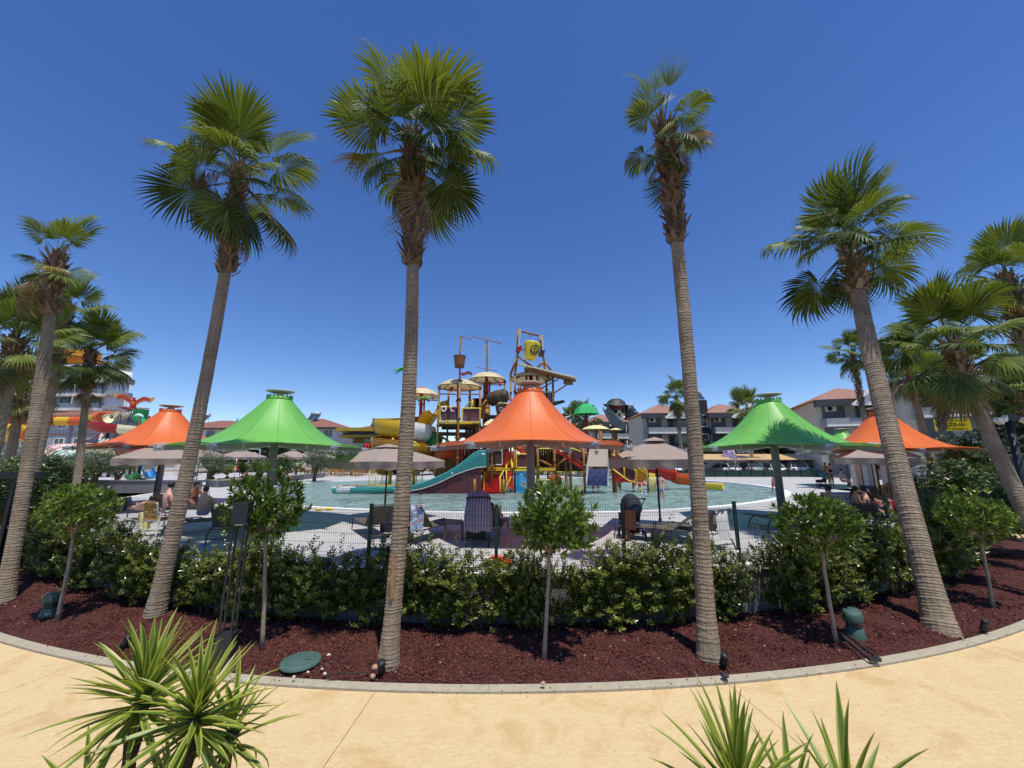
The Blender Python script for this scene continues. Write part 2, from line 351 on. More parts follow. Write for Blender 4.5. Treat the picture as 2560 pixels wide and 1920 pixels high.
# pool: rim, basin, water
rim = MB()
cen = V((1, 29, 0)); inn = [p + (cen - p).normalized() * .02 for p in pp]; ot = [p + (p - cen).normalized() * .34 for p in pp]
def ringrows(rows): return [[tuple(q) for q in r] for r in rows]
rim.grid(ringrows([[V((p.x, p.y, DK + .004)) for p in ot], [V((p.x, p.y, DK + .022)) for p in ot], [V((p.x, p.y, DK + .022)) for p in inn], [V((p.x, p.y, DK - .6)) for p in inn]]), False, True)
struct(rim.build('pool_rim', 'pool_rim'))
fl = MB(); fl.add([(p.x, p.y, DK - .5) for p in pp], [tuple(range(len(pp)))]); struct(fl.build('pool_floor', 'pool_floor'))
WZ = DK - .06
wt = MB(); wt.add([(p.x, p.y, WZ) for p in pp], [tuple(range(len(pp)))]); struct(wt.build('pool_water', 'water'))
g = MB(); g.add([(-2500, 62, DK - .01), (2500, 62, DK - .01), (2500, 2500, DK - .01), (-2500, 2500, DK - .01)], [(0, 1, 2, 3)]); struct(g.build('far_ground', 'earth'))
g = MB(); g.add([(10, 45.2, DK + .012), (70, 45.2, DK + .012), (70, 60, DK + .012), (10, 60, DK + .012)], [(0, 1, 2, 3)]); struct(g.build('car_park', 'asphalt'))
# retaining wall with coping
wl = MB(); rows = []
A_ = [-84 + i for i in range(169)]
wl.grid([[tuple(AR(a, r, z)) for a in A_] for r, z in ((RW, -.08), (RW, DK - .09), (RW - .3, DK - .09))], False)
wall = wl.build('retaining_wall', 'stucco'); tag(wall, 'low rough grey stucco retaining wall curving behind the shrubs', 'wall')
cp = MB(); cp.grid([[tuple(AR(a, r, z)) for a in A_] for r, z in ((RW - .3, DK - .09), (RW + .05, DK - .09), (RW + .05, DK + .006), (RW - .3, DK + .006))], False)
cp.build('coping', 'coping', wall)
# mulch bed
bd = MB(); rows = []
for i in range(11):
    r = RW + (RK - RW) * i / 10
    rows.append([tuple(AR(a * .5, r, .03 + .09 * sin(pi * i / 10) + ru(-.015, .015))) for a in range(-168, 169)])
bd.grid(rows); struct(bd.build('mulch_bed', 'soil_red'))
ch = MB()
def chip(mb, c, s_):
    vs = [];
    for d in ((1, 0, 0), (-.5, .87, 0), (-.5, -.87, 0), (0, 0, .9), (0, 0, -.6)):
        vs.append(V(d) * s_ * ru(.6, 1.3))
    m3 = Matrix.Rotation(ru(0, 6.3), 3, 'Z') @ Matrix.Rotation(ru(-1, 1), 3, 'X')
    mb.add([c + m3 @ p for p in vs], [(0, 1, 3), (1, 2, 3), (2, 0, 3), (1, 0, 4), (2, 1, 4), (0, 2, 4)])
for i in range(34000):
    a = random.gauss(0, 15) if rnd() < .75 else ru(-42, 42)
    if abs(a) > 45: continue
    u = ru(0.02, .985) if i % 260 else ru(.99, 1.12); r = RW + (RK - RW) * u
    chip(ch, AR(a, r, .035 + .09 * sin(pi * min(u, 1)) + (.012 if u > 1 else 0)), ru(.012, .03) if u < 1 else ru(.006, .014))
stuff(ch.build('lava_mulch', 'rubble_red'))
cb = MB()
for i in range(170):
    u = ru(.1, .97); a = ru(-26, 26); chip(cb, AR(a, RW + (RK - RW) * u, .06 + .09 * sin(pi * u)), ru(.008, .024))
stuff(cb.build('pale_pebbles', 'dry_bit'))
# kerb stones
kb = struct(obj('kerb', None, None, tuple(AR(0, RK))))
N = 16
for i in range(-N, N):
    a0, a1 = i * 4.7 + .004, (i + 1) * 4.7 - .004; k = MB(); r0, r1 = RK, RK + .14
    h = .04 + ru(-.002, .002)
    prof = ((r0, -.05), (r0, h), (r1 - .012, h), (r1, h - .012), (r1, -.05))
    k.grid([[tuple(AR(a0 + (a1 - a0) * j / 4, r, z)) for r, z in prof] for j in range(5)], False)
    k.build('kerb_stone', 'kerb_stone', kb, True)
# path slabs, with sawn joints between them
ph = struct(obj('path', None, None, tuple(AR(0, RK + 1))))
for i in range(-5, 6):
    a0, a1 = -3.5 + 11.1 * i + .009, -3.5 + 11.1 * (i + 1) - .009; k = MB()
    rad = [RK + .145, RK + .23] + [RK + .23 + j * .3 for j in range(1, 8)]
    k.grid([[tuple(AR(a0 + (a1 - a0) * j / 12, r, .0)) for r in rad] for j in range(13)], False)
    k.grid([[tuple(AR(a, r, z)) for r in (rad[0], rad[-1])] for a, z in ((a0, -.03), (a0, 0))], False)
    k.grid([[tuple(AR(a, r, z)) for r in (rad[0], rad[-1])] for a, z in ((a1, 0), (a1, -.03))], False)
    k.build('paving_slab', 'stamped_concrete', ph, True)
g = MB(); g.grid([[tuple(AR(a, r, -.035)) for r in (RK + .14, RK + 2.4)] for a in range(-62, 63, 2)], False); struct(g.build('path_bed', 'brick_wall'))
g = MB(); g.grid([[tuple(AR(a, r, -.012)) for r in (RK + 2.33, RK + 5)] for a in range(-62, 63, 2)], False); struct(g.build('planting_bed', 'soil_red'))
# ================================================================== PLANTS
def frond_mesh(name, seed, nseg=26, Lp=.95, Lb=1.15, span=3.9, droop=.9, cup=.25, split=.5, curl=0, wind=0, mat='frond'):
    rs = random.Random(seed); mb = MB()
    pts = [V((Lp * t, 0, .10 * Lp * sin(t * 2.2) - .06 * t * t)) for t in (0, .25, .5, .75, 1)]
    mb.tube(pts, [.034, .024, .018, .015, .013], 5, False)
    hub = pts[-1]; ts = (.03, .2, .36, .5, .64, .78, .9, 1.0)
    for i in range(nseg):
        a = -span / 2 + span * i / (nseg - 1) + rs.uniform(-.015, .015); da = span / (nseg - 1) / 2 * 1.04
        L = Lb * (.76 + .24 * cos(a)) * rs.uniform(.9, 1.06); dr = droop * rs.uniform(.75, 1.3) * (1 + .25 * abs(sin(a)))
        d = V((cos(a), sin(a), 0)); pr = V((-sin(a), cos(a), 0)); pos = hub + V((.12 * Lb * max(0, cos(a)), 0, 0)); pt = 0; rows = []
        sw = rs.uniform(-.12, .12) + wind
        for t in ts:
            ph = cup * abs(sin(a * .5)) * 1.5 - dr * max(0, t - .3) ** 1.6 * 2.6 + .05
            ds = L * (t - pt); pt = t
            dd = (d + pr * sw * max(0, t - .45)).normalized()
            pos = pos + ds * (dd * cos(ph) + V((0, 0, sin(ph))))
            hw = L * t * math.tan(da) if t <= split else L * split * math.tan(da) * (1 - (t - split) / (1 - split)) ** 1.15
            hw = max(hw, .0015); up = V((0, 0, cos(ph))) - d * sin(ph)
            rows.append([pos - pr * hw, pos + up * hw * .55, pos + pr * hw])
        mb.grid(rows, False)
    return mb.mesh(name, mat)
FR = {}
for i in range(3): FR['young%d' % i] = frond_mesh('frond', 10 + i, 42, .9, 1.42, 3.4 + .3 * i, .25 + .14 * i, .5, .70, wind=.05)
for i in range(4): FR['mid%d' % i] = frond_mesh('frond', 20 + i, 42, 1.05, 1.25, 4.0, .6 + .16 * i, .12, .64, wind=-.05 + .05 * i)
for i in range(4): FR['old%d' % i] = frond_mesh('frond', 30 + i, 38, 1.0, 1.25, 3.7, .5 + .14 * i, -.15, .55)
for i in range(2): FR['dry%d' % i] = frond_mesh('frond', 40 + i, 18, .8, 1.0, 1.5, .5, -.5, .3)
def frond_at(root, key, mat, loc, az, el, tw, s):
    d = V((cos(az) * cos(el), sin(az) * cos(el), sin(el))); z = V((-cos(az) * sin(el), -sin(az) * sin(el), cos(el))); y = z.cross(d)
    m3 = Matrix((d, y, z)).transposed() @ Matrix.Rotation(tw, 3, 'X')
    o = obj('frond', FR[key], root, loc, m3.to_euler(), s)
    if mat != 'frond': o.material_slots[0].link = 'OBJECT'; o.material_slots[0].material = MT[mat]
    return o
def palm(label, base, top, r0, r1, boots, nfr, size=1.0, dry=.1, seed=1, group=None, bias=(0, 0), emin=-62, emax=82, skirt=0, bend=.25, name='fan_palm', explicit=None, low=False, rb=1.5, dryy=1):
    rs = random.Random(seed); root = thing(name, label, 'palm tree', base, 0, group)
    T = V(top) - V(base); L = T.length; side = V((bend * L * .08, 0, 0))
    def pos(t): return T * t - side * sin(pi * t)
    def axis(t): return (pos(min(1, t + .01)) - pos(max(0, t - .01))).normalized()
    n = 9 if low else 16; mb = MB(); rows = []; z = 0; step = (.11 if low else .05)
    k = 0; tz = -.3
    def rad(t):
        r = r0 + (r1 - r0) * min(1, t * 1.15)
        return r * (1 + .32 * max(0, 1 - t * L / .9) ** 2)
    wob = [rs.uniform(0, 6.3) for _ in range(6)]
    while tz < L * .99:
        t = tz / L; st = step * rs.uniform(.7, 1.35); c = pos(t); c2 = pos(min(1, (tz + st * .86) / L)); x, y = frame(axis(t))
        ra = rad(t); ov = rs.uniform(1.015, 1.06); am = rs.uniform(.002, .011); w1, w2 = rs.uniform(0, 6.3), rs.uniform(0, 6.3)
        for cc, f in ((c, ov), (c2, .985)):
            row = []
            for j in range(n):
                a = 2 * pi * j / n; jz = am * sin(2 * a + w1) + am * .7 * sin(5 * a + w2)
                rr = ra * f * (1 + .03 * sin(2 * a + wob[2] + tz) + .015 * sin(5 * a + tz * 6))
                row.append(cc + (x * cos(a) + y * sin(a)) * rr + axis(t) * jz)
            rows.append(row)
        tz += st
    mb.grid(rows, False, True); mb.build('trunk', 'palm_trunk', root)
    if boots < 1:
        bt = MB(); nb = int((1 - boots) * L * (40 if low else 105))
        for i in range(nb):
            t = boots + (1.0 - boots) * (i + rs.random()) / nb; a = i * 2.4 + rs.uniform(-.3, .3); c = pos(t); ax = axis(t); x, y = frame(ax)
            o = (x * cos(a) + y * sin(a)); s_ = ax.cross(o); r = rad(t) * rs.uniform(1.0, 1.12 + (rb - 1) * .5); ln = rs.uniform(.12, .3); wd = rs.uniform(.05, .085)
            up = (ax * rs.uniform(.75, 1) + o * rs.uniform(.12, .62)).normalized()
            p0 = c + o * r * .9; p1 = p0 + up * ln * .55 + o * .02; p2 = p0 + up * ln + o * rs.uniform(-.02, .07) + s_ * rs.uniform(-.05, .05)
            bt.grid([[p0 - s_ * wd, p0 + o * .03, p0 + s_ * wd], [p1 - s_ * wd * .6, p1 + o * .028, p1 + s_ * wd * .6], [p2 - s_ * wd * rs.uniform(.1, .5), p2 + o * .01, p2 + s_ * wd * .2]], False)
        bt.build('leaf_bases', 'palm_boot', root)
    hz = pos(.985); ux = axis(1.0)
    def put(key, mat, az, el, tw, s): frond_at(root, key, mat, hz - ux * .1 + ux * (.32 * el / 1.4), az, el, tw, s * size)
    if explicit:
        for (azd, eld, key, mat, s) in explicit: put(key, mat, radians(azd), radians(eld), rs.uniform(-.4, .4), s)
    for i in range(nfr):
        u = (i + .5) / nfr; el = radians(emax + (emin - emax) * u ** .85) + rs.uniform(-.28, .28); az = i * 2.39996 + rs.uniform(-.55, .55)
        d = V((cos(az) * cos(el) + bias[0], sin(az) * cos(el) + bias[1], sin(el))); az = atan2(d.y, d.x); el = math.asin(max(-1, min(1, d.normalized().z)))
        kk = 'young%d' % rs.randrange(3) if u < .22 else ('mid%d' % rs.randrange(4) if u < .6 else 'old%d' % rs.randrange(4))
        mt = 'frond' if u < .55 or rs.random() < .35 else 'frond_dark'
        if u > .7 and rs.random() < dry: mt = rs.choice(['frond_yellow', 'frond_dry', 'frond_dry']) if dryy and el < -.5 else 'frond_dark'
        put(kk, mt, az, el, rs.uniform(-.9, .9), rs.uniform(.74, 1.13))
    for i in range(skirt):
        az = i * 2.4 + rs.uniform(-.3, .3); t = 1 - .25 / L - rs.uniform(0, .9) / L
        o = frond_at(root, 'dry%d' % (i % 2), 'frond_dry', pos(t), az, radians(rs.uniform(-84, -66)), rs.uniform(-.5, .5), rs.uniform(.7, 1.1) * size)
    return root
def gp(px, py, z=0.05): return G(px, py, z)
# the four tall palms of the bed
PG = 'fan palms in the mulch bed'
b_ = gp(385, 1548); palm('tall thick fan palm left of centre with full drooping crown', b_, P(603, 420, b_.y + .1), .135, .1, .72, 27, .78, .2, 3, PG, bias=(.06, -.05), emin=-84, emax=86, bend=-.15, skirt=3)
b_ = gp(970, 1668); palm2 = palm('tallest slender fan palm with scarred trunk, left of the orange canopy', b_, P(1030, 345, b_.y + .1), .125, .1, .70, 27, .72, .14, 8, PG, bias=(.1, -.05), emin=-55, bend=-.2, skirt=4, explicit=[(-25, -84, 'dry0', 'frond_dry', 1.5), (-50, -80, 'dry1', 'frond_dry', 1.35), (0, -78, 'old2', 'frond_dry', 1.0), (185, -14, 'dry1', 'frond_yellow', 1.2)], dryy=0)
sm = MB(); x0 = .122
for i in range(14):
    a = -pi / 2 - .75 + .8 * i / 13; rows = []
for k in range(9):
    z = .95 + .62 * k / 8; wv = .55 * sin(pi * (k + .6) / 9.2) ** .6 * (1 + .2 * sin(k * 2.1))
    sm_row = [(.2 / 7 * 0 + (x0 + .022 + ru(-.004, .012)) * cos(-pi / 2 + .2 + wv * (j / 6 - .5)) + .01, (x0 + .024 + ru(-.004, .012)) * sin(-pi / 2 + .2 + wv * (j / 6 - .5)), z) for j in range(7)]
    rows.append(sm_row)
sm.grid(rows, False); o = sm.build('peeled_scar', 'palm_scar', palm2); o['label'] = 'pale peeled scar low on the trunk'
b_ = gp(1772, 1650); palm('slim fan palm with a small ragged crown and long shaggy neck', b_, P(1660, 312, b_.y + .2), .13, .1, .72, 4, .54, .4, 5, PG, emin=-72, emax=10, bend=-.1,
     explicit=[(95, 84, 'dry0', 'frond', 1.75), (150, 74, 'dry1', 'frond', 1.6), (60, 70, 'dry1', 'frond_dark', 1.4), (-80, 66, 'dry0', 'frond', 1.3), (170, 55, 'young1', 'frond', .8), (175, 38, 'mid1', 'frond', .75), (60, 20, 'mid0', 'frond', .8), (-60, 8, 'mid2', 'frond', .85), (-20, -12, 'old2', 'frond_dry', .8), (-35, -30, 'old0', 'frond', .85), (-100, -20, 'old1', 'frond', .8), (200, -50, 'old3', 'frond_dark', .8), (160, -62, 'old1', 'frond_yellow', .75), (20, -55, 'old0', 'frond_dry', .7), (-70, -66, 'old3', 'frond_dark', .7)])
b_ = gp(2352, 1575); palm('stout fan palm right of the green canopy with wide open crown', b_, P(2118, 600, b_.y + 2.1), .185, .15, .80, 27, .9, .2, 9, PG, emin=-52, bend=.12, skirt=4, bias=(0, -.06))
# palms at the right edge
b_ = V((11.4, 8.6, .05)); palm('leaning fan palm at the right edge beside the round-headed tree', b_, P(2375, 860, 9.4), .155, .115, .86, 26, .76, .16, 14, PG, emin=-45, skirt=4, bend=.1)
b_ = V((13.5, 9.6, .05)); palm('fan palm with shaggy brown neck cut by the right edge of the picture', b_, P(2512, 690, 10.6), .14, .11, .74, 18, .68, .3, 15, PG, emin=-40, skirt=9, bend=.1)
# palms at the left edge
b_ = gp(8, 1512); palm('thin-crowned fan palm at the left edge with one upright fan', b_, P(143, 640, b_.y + .1), .125, .095, .8, 3, .62, .6, 21, PG, emin=-70, emax=-10, bend=-.12,
     explicit=[(80, 72, 'young1', 'frond', 1.0), (60, 62, 'young2', 'frond', .9), (200, 5, 'old1', 'frond_dark', .55), (150, 60, 'dry0', 'frond', 1.2), (-30, 45, 'mid0', 'frond', .8), (-110, 50, 'mid1', 'frond', .7), (170, -20, 'old2', 'frond_dark', .7), (-40, -20, 'old3', 'frond_yellow', .7), (240, -50, 'dry0', 'frond_dry', .9), (300, -60, 'dry1', 'frond_dry', .9), (150, 40, 'dry0', 'frond_dry', .7)])
b_ = V((-13.6, 10.2, .05)); palm('fan palm with bushy crown cut by the left edge of the picture', b_, P(42, 850, 10.6), .19, .15, .86, 24, .76, .2, 22, PG, emin=-50, skirt=6, bend=-.1)
b_ = V((-16.3, 13.5, DK)); palm('fan palm half hidden behind the thin-crowned one at far left', b_, P(168, 770, 13.3), .13, .1, .85, 18, .7, .3, 23, 'fan palms on the deck', emin=-55, skirt=6, bend=-.1)
b_ = G(182, 1298, DK); palm('short fan palm on the deck left of the orange canopy', b_, P(228, 880, b_.y), .12, .09, .74, 24, .72, .2, 24, 'fan palms on the deck', emin=-55, skirt=7, bend=0, bias=(.1, 0))
b_ = V((-21.5, 17, DK)); palm('small fan palm low at the far left behind the others', b_, P(62, 975, 17), .18, .14, .7, 20, .75, .2, 25, 'fan palms on the deck', emin=-55, skirt=4, low=True)
# palms on the right of the deck and by the houses
for (lb, bx, tp, Y, r0, r1, bo, nf, sz, sd, sk) in (
    ('far small fan palm in front of the gabled house', (2180, 1150), (2130, 878), 26, .2, .15, .55, 22, 1.0, 31, 5),
    ('fan palm whose bare trunk rises right of the right orange canopy', (2335, 1240), (2262, 905), 20, .2, .17, .8, 20, 1.1, 32, 6),
    ('fan palm wearing a full skirt of dead brown fronds', (2352, 1240), (2342, 945), 23, .24, .2, .55, 20, 1.1, 33, 26),
    ('fan palm behind the leaning palm with one yellow hanging frond', (2480, 1260), (2428, 925), 17, .2, .16, .7, 16, 1.0, 34, 4),
    ('fan palm low at the right edge behind the floodlight pole', (2600, 1270), (2540, 985), 19, .22, .18, .6, 20, 1.1, 35, 8),
    ('shaggy fan palm with pale dead skirt beside the grey house', (1706, 1150), (1690, 990), 46, .26, .2, .55, 20, 1.35, 36, 22),
    ('upright fan palm left of the right green canopy', (1880, 1150), (1868, 1018), 48, .25, .2, .5, 22, 1.4, 37, 6),
    ('fan palm just left of the pirate skull', (1478, 1150), (1462, 1040), 46, .22, .18, .5, 20, 1.2, 38, 5),
    ('twin fan palm leaning beside its neighbour near the pirate skull', (1448, 1150), (1432, 1050), 48, .2, .17, .5, 16, 1.1, 39, 4)):
    b_ = P(bx[0], 1150, Y); b_.z = DK
    palm(lb, b_, P(tp[0], tp[1], Y), r0 * .85, r1 * .85, bo, nf + 4, sz * .8, .25, sd, 'fan palms beyond the deck', emin=-50, skirt=sk, bend=0, low=True)
# ---------------------------------------------------------------- leaves in general
def leaf(mb, p, d, up, L, W, fold=.25, curve=.15):
    s_ = d.cross(up)
    if s_.length < 1e-3: s_ = V((1, 0, 0))
    s_.normalize(); u = s_.cross(d); mid = p + d * L * .5 + u * curve * L; tip = p + d * L + u * curve * L * .2
    mb.add([p, mid + s_ * W / 2 + u * fold * W, tip, mid - s_ * W / 2 + u * fold * W, mid], [(0, 1, 4), (1, 2, 4), (0, 4, 3), (4, 2, 3)])
def leaf2(mb, p, d, up, L, W):
    s_ = d.cross(up)
    if s_.length < 1e-3: s_ = V((1, 0, 0))
    s_.normalize(); u = s_.cross(d); mid = p + d * L * .55
    mb.add([p, mid + s_ * W / 2 + u * W * .22, p + d * L, mid - s_ * W / 2 + u * W * .22], [(0, 1, 2), (0, 2, 3)])
def rdir(rs): 
    z = rs.uniform(-1, 1); a = rs.uniform(0, 2 * pi); q = sqrt(1 - z * z); return V((q * cos(a), q * sin(a), z))
def rosette_crown(seed, R, H, n=300, L=.1, W=.034, k=9, lumps=7):
    rs = random.Random(seed); mb = MB(); lp = [(rdir(rs), rs.uniform(.75, 1.16)) for _ in range(lumps * 2)]
    for i in range(n):
        d = rdir(rs); f = 1 + .34 * sum((w_ - 1) * max(0, d.dot(q)) ** 4 * 3 for q, w_ in lp); rr = f * (rs.random() ** .33 if i % 3 else rs.uniform(.9, 1.12) if i % 4 else rs.uniform(1.05, 1.3))
        p = V((d.x * R * rr, d.y * R * rr, d.z * H * rr)); ax = (d + V((0, 0, .75)) + rdir(rs) * .4).normalized(); x, y = frame(ax)
        for j in range(k):
            a = j * 2.4 + rs.uniform(-.3, .3); sp = .25 + 1.0 * j / k + rs.uniform(-.1, .15)
            dd = (ax * cos(sp) + (x * cos(a) + y * sin(a)) * sin(sp)).normalized()
            leaf(mb, p + ax * (.03 - .005 * j), dd, ax, L * rs.uniform(.75, 1.15), W * rs.uniform(.85, 1.15), .25, rs.uniform(.02, .14))
    return mb
TC = [rosette_crown(50 + i, .56, .48, 255, .165, .05, 9).mesh('crown', 'tree_leaf') for i in range(3)]
TG = 'round-headed standard trees in the bed'
for i, (px, py, tx, ty, sx, sz, lb) in enumerate(((142, 1556, 197, 1272, .78, .84, 'leftmost round-headed tree with leaning pale trunk'), (655, 1628, 668, 1268, .8, .95, 'round-headed tree behind the black lattice post light'),
        (1360, 1652, 1378, 1308, .98, .98, 'round-headed tree with thin pale trunk in front of the orange canopy'), (2092, 1608, 2045, 1308, .86, .88, 'round-headed tree beside the green mushroom speaker'), (2482, 1520, 2440, 1292, .82, .82, 'rightmost round-headed tree behind the stout palm'))):
    b_ = gp(px, py, .08); t_ = P(tx, ty, b_.y + (.05 if i != 2 else .12)); r_ = thing('round_headed_tree', lb, 'tree', b_, 0, TG); T = t_ - b_
    mb = MB(); side = V((ru(-.03, .03), ru(-.03, .03), 0)); base_h = T * (1 - .42 / T.length)
    pts = [base_h * t + side * sin(pi * t) + V((ru(-.006, .006), 0, 0)) for t in (0, .15, .3, .45, .6, .75, .9, 1)]
    mb.tube(pts, [.04, .034, .03, .03, .028, .028, .026, .024], 8)
    for k in range(14):
        a = k * 2.4; mb.tube([base_h * .98, base_h + V((cos(a) * .18, sin(a) * .18, .16)), base_h + V((cos(a) * .34, sin(a) * .34, .42 + .1 * sin(k)))], [.014, .01, .005], 5)
    mb.build('trunk', 'bark_grey', r_); obj('crown', TC[i % 3], r_, T, (0, 0, i * 1.9), (sx, sx, sz))
# ---------------------------------------------------------------- shrubs against the wall
def shrub_mesh(seed, Wd, Ht, twigs=190, L=.042, W=.026, k=15, dep=.8):
    rs = random.Random(seed); mb = MB(); lp = [(rs.uniform(-1, 1) * Wd * .45, rs.uniform(.12, .97) * Ht, rs.uniform(.18, .36)) for _ in range(16)]
    for i in range(twigs):
        x, z, r = rs.choice(lp); d = rdir(rs); p = V((x, 0, z)) + V((d.x * r, d.y * r * dep, d.z * r * 1.1)) * rs.random() ** .4
        if p.z < .08: p.z = rs.uniform(.06, .4)
        ax = (V((d.x * .7, d.y * .7 - .2, .75)) + rdir(rs) * .5).normalized()
        if rs.random() < .15 and z > .55 * Ht: ln = rs.uniform(.25, .5); kk = k + 6
        else: ln = rs.uniform(.12, .24); kk = k
        x_, y_ = frame(ax)
        for j in range(kk):
            t = j / kk; a = j * 2.4 + rs.uniform(-.4, .4); dd = (ax * .55 + (x_ * cos(a) + y_ * sin(a))).normalized()
            leaf2(mb, p + ax * ln * t, dd, ax, L * rs.uniform(.7, 1.25), W * rs.uniform(.8, 1.2))
    st = MB()
    for i in range(7):
        x, z, r = lp[i]; q = V((rs.uniform(-.18, .18), rs.uniform(-.1, .1), 0)); st.tube([q, q * .6 + V((x * .45, 0, z * .5)), V((x, 0, z))], [.013, .009, .005], 5)
    return mb.mesh('foliage', 'shrub_leaf'), st.mesh('stems', 'stem_dark')
SH = [shrub_mesh(70 + i, 1.15, 1.2 + .12 * (i % 3), 370, .068, .04) for i in range(5)]
SHL = ['shrub at the far left end of the wall', 'yellowish shrub left of the leftmost small tree', 'yellow-green shrub right of the leftmost small tree', 'dense shrub left of the thick left palm', 'bushy shrub just right of the thick left palm', 'dark shrub behind the black post light', 'spreading shrub between post light tree and round cover', 'low shrub above the round green cover', 'shrub left of the scarred palm', 'tall shrub right of the scarred palm', 'full shrub under the grey stool', 'shrub below the orange towel', 'sparse shrub left of the central small tree', 'shrub right of the central small tree', 'broad shrub under the black pushchair', 'tall shrub left of the slim palm', 'thin shrub right of the slim palm', 'ragged shrub in front of bare stucco on the right', 'shrub behind the right small tree', 'dense shrub above the mushroom speaker', 'yellow-green shrub left of the stout palm', 'thick shrub right of the stout palm', 'tall shrub behind the rightmost small tree', 'shrub at the right edge beside the leaning palm', 'outermost shrub on the right']
for i, lb in enumerate(SHL):
    a = [-36, -31.5, -27.5, -23.6, -19.6, -16.6, -13.0, -10.4, -7.6, -3.9, -1.5, .9, 3.1, 5.6, 7.9, 10.1, 12.6, 15.2, 18.0, 20.6, 23.2, 27.2, 30.5, 34, 38][i] - 1.3
    p = AR(a, RW + ru(.32, .5), .06); r_ = thing('shrub', lb, 'shrub', p, radians(a) + ru(-.3, .3), 'shrubs planted along the retaining wall')
    f, s_ = SH[i % 5]; k = ru(.92, 1.12); kz = k * (1.0 if lb.startswith('tall') and i != 9 else ru(.72, .98)) * (1.2 if abs(a) > 20 else 1); kx = k * (.7 if 'thin' in lb or 'sparse' in lb or 'ragged' in lb else 1.2)
    for nm, q in (('foliage', f), ('stems', s_)): obj(nm, q, r_, None, (0, 0, pi if i % 2 else 0), (kx, k, kz))
# ---------------------------------------------------------------- bigger bushes and hedge plants farther off
def bush_mesh(seed, R=1.0, n=420, L=.12, W=.06, mat='hedge_leaf', k=7):
    rs = random.Random(seed); mb = MB(); lp = [(rdir(rs) * .45, rs.uniform(.4, .62)) for _ in range(11)]
    for i in range(n):
        c, r = rs.choice(lp); d = rdir(rs); p = (c + d * r * rs.random() ** .3) * R; ax = (d + V((0, 0, .5)) + rdir(rs) * .4).normalized(); x, y = frame(ax)
        for j in range(k):
            a = j * 2.4; dd = (ax * .5 + (x * cos(a) + y * sin(a))).normalized(); leaf2(mb, p + rdir(rs) * .07 * R, dd, ax, L * rs.uniform(.7, 1.3), W * rs.uniform(.8, 1.2))
    return mb.mesh('crown', mat)
BU = {'hedge': [bush_mesh(90 + i) for i in range(2)], 'olive': [bush_mesh(94 + i, 1, 380, .1, .03, 'olive_leaf', 9) for i in range(2)], 'dark': [bush_mesh(97, 1, 460, .14, .07, 'dark_leaf')]}
def bush(label, px, py, Y, rx, rz_, kind='hedge', name='bush', cat='bush', group=None, base=DK, trunk=True, i=0):
    c = P(px, py, Y); r_ = thing(name, label, cat, (c.x, c.y, base), 0, group)
    obj('crown', BU[kind][i % len(BU[kind])], r_, (0, 0, c.z - base), (0, 0, i * 1.7), (rx, rx, rz_))
    mb = MB(); h = max(.1, c.z - base)
    for k in range(4): mb.tube([(ru(-.1, .1), ru(-.1, .1), 0), (ru(-.15, .15), ru(-.15, .15), h * .55), (rx * .4 * cos(k * 1.6), rx * .4 * sin(k * 1.6), h)], [.05 * rx + .02, .04 * rx + .015, .02], 6)
    mb.build('trunk', 'bark_brown', r_); return r_
HG = 'hedge bushes around the pool deck'
for i, (px, py, Y, rx, rz_, kind, lb) in enumerate((
    (20, 1235, 13, 1.3, 1.2, 'hedge', 'dense hedge bush at left edge under the black beam'), (90, 1215, 15.5, 1.6, 1.3, 'hedge', 'dark green bush right of the thin-crowned palm'), (150, 1190, 20, 1.6, 1.0, 'hedge', 'green bush behind the leftmost small tree'),
    (40, 1160, 24, 2.0, 1.3, 'olive', 'grey-green olive bush at the far left'), (120, 1165, 26, 1.6, 1.2, 'olive', 'small olive bush near the pink slide foot'), (245, 1160, 24, 2.0, 1.35, 'olive', 'wide grey olive bush left of the left taupe parasol'), (300, 1165, 27, 1.6, 1.1, 'olive', 'olive bush behind the left taupe parasol'),
    (530, 1155, 30, 1.7, 1.2, 'olive', 'feathery olive bush under the left green canopy'), (790, 1150, 36, 1.8, 1.6, 'olive', 'twisted olive tree behind the café chairs'), (690, 1165, 31, 1.5, 1.0, 'hedge', 'green bush in the planter by the green canopy pole'),
    (2300, 1240, 15.5, 1.1, .9, 'hedge', 'low yellow-green bush by the brown wall'), (2395, 1215, 14.5, 1.35, 1.1, 'hedge', 'round hedge bush right of the stout palm'), (2490, 1180, 15, 1.5, 1.3, 'hedge', 'tall bush behind the leaning palm trunk'), (2560, 1255, 12.2, 1.3, 1.2, 'hedge', 'bush with sunlit leaves at the right edge'), (2480, 1285, 12.4, .9, .8, 'hedge', 'yellow-green bush above the rightmost small tree'), (2395, 1135, 21, 1.1, 1.2, 'hedge', 'leafy bush behind the right orange canopy arm'), (2460, 1140, 23, 1.6, 1.5, 'hedge', 'bush below the yellow banner'), (2545, 1120, 19, 1.8, 1.6, 'dark', 'dark bush beside the floodlight pole'), (2540, 990, 26, 2.3, 2.2, 'dark', 'dark treetop at the upper right edge'))):
    bush(lb, px, py, Y, rx, rz_, kind, group=HG, i=i)
for i, (px, py, Y, rx, rz_, lb) in enumerate(((1755, 1125, 57, 3.2, 1.8, 'dark bush above the left end of the carport'), (1815, 1122, 58, 2.6, 1.7, 'rounded bush behind the banner pole'), (1935, 1120, 57, 3.4, 2.6, 'dark tree behind the right green canopy pole'), (1985, 1118, 57, 3.0, 2.4, 'dark tree right of the right green canopy pole'), (2050, 1115, 56, 2.4, 2.1, 'dark tree left of the far shed'), (1530, 1140, 60, 3, 2.4, 'dark tree behind the play structure'))):
    bush(lb, px, py, Y, rx, rz_, 'dark', 'tree', 'tree', 'dark trees behind the car park', i=i)
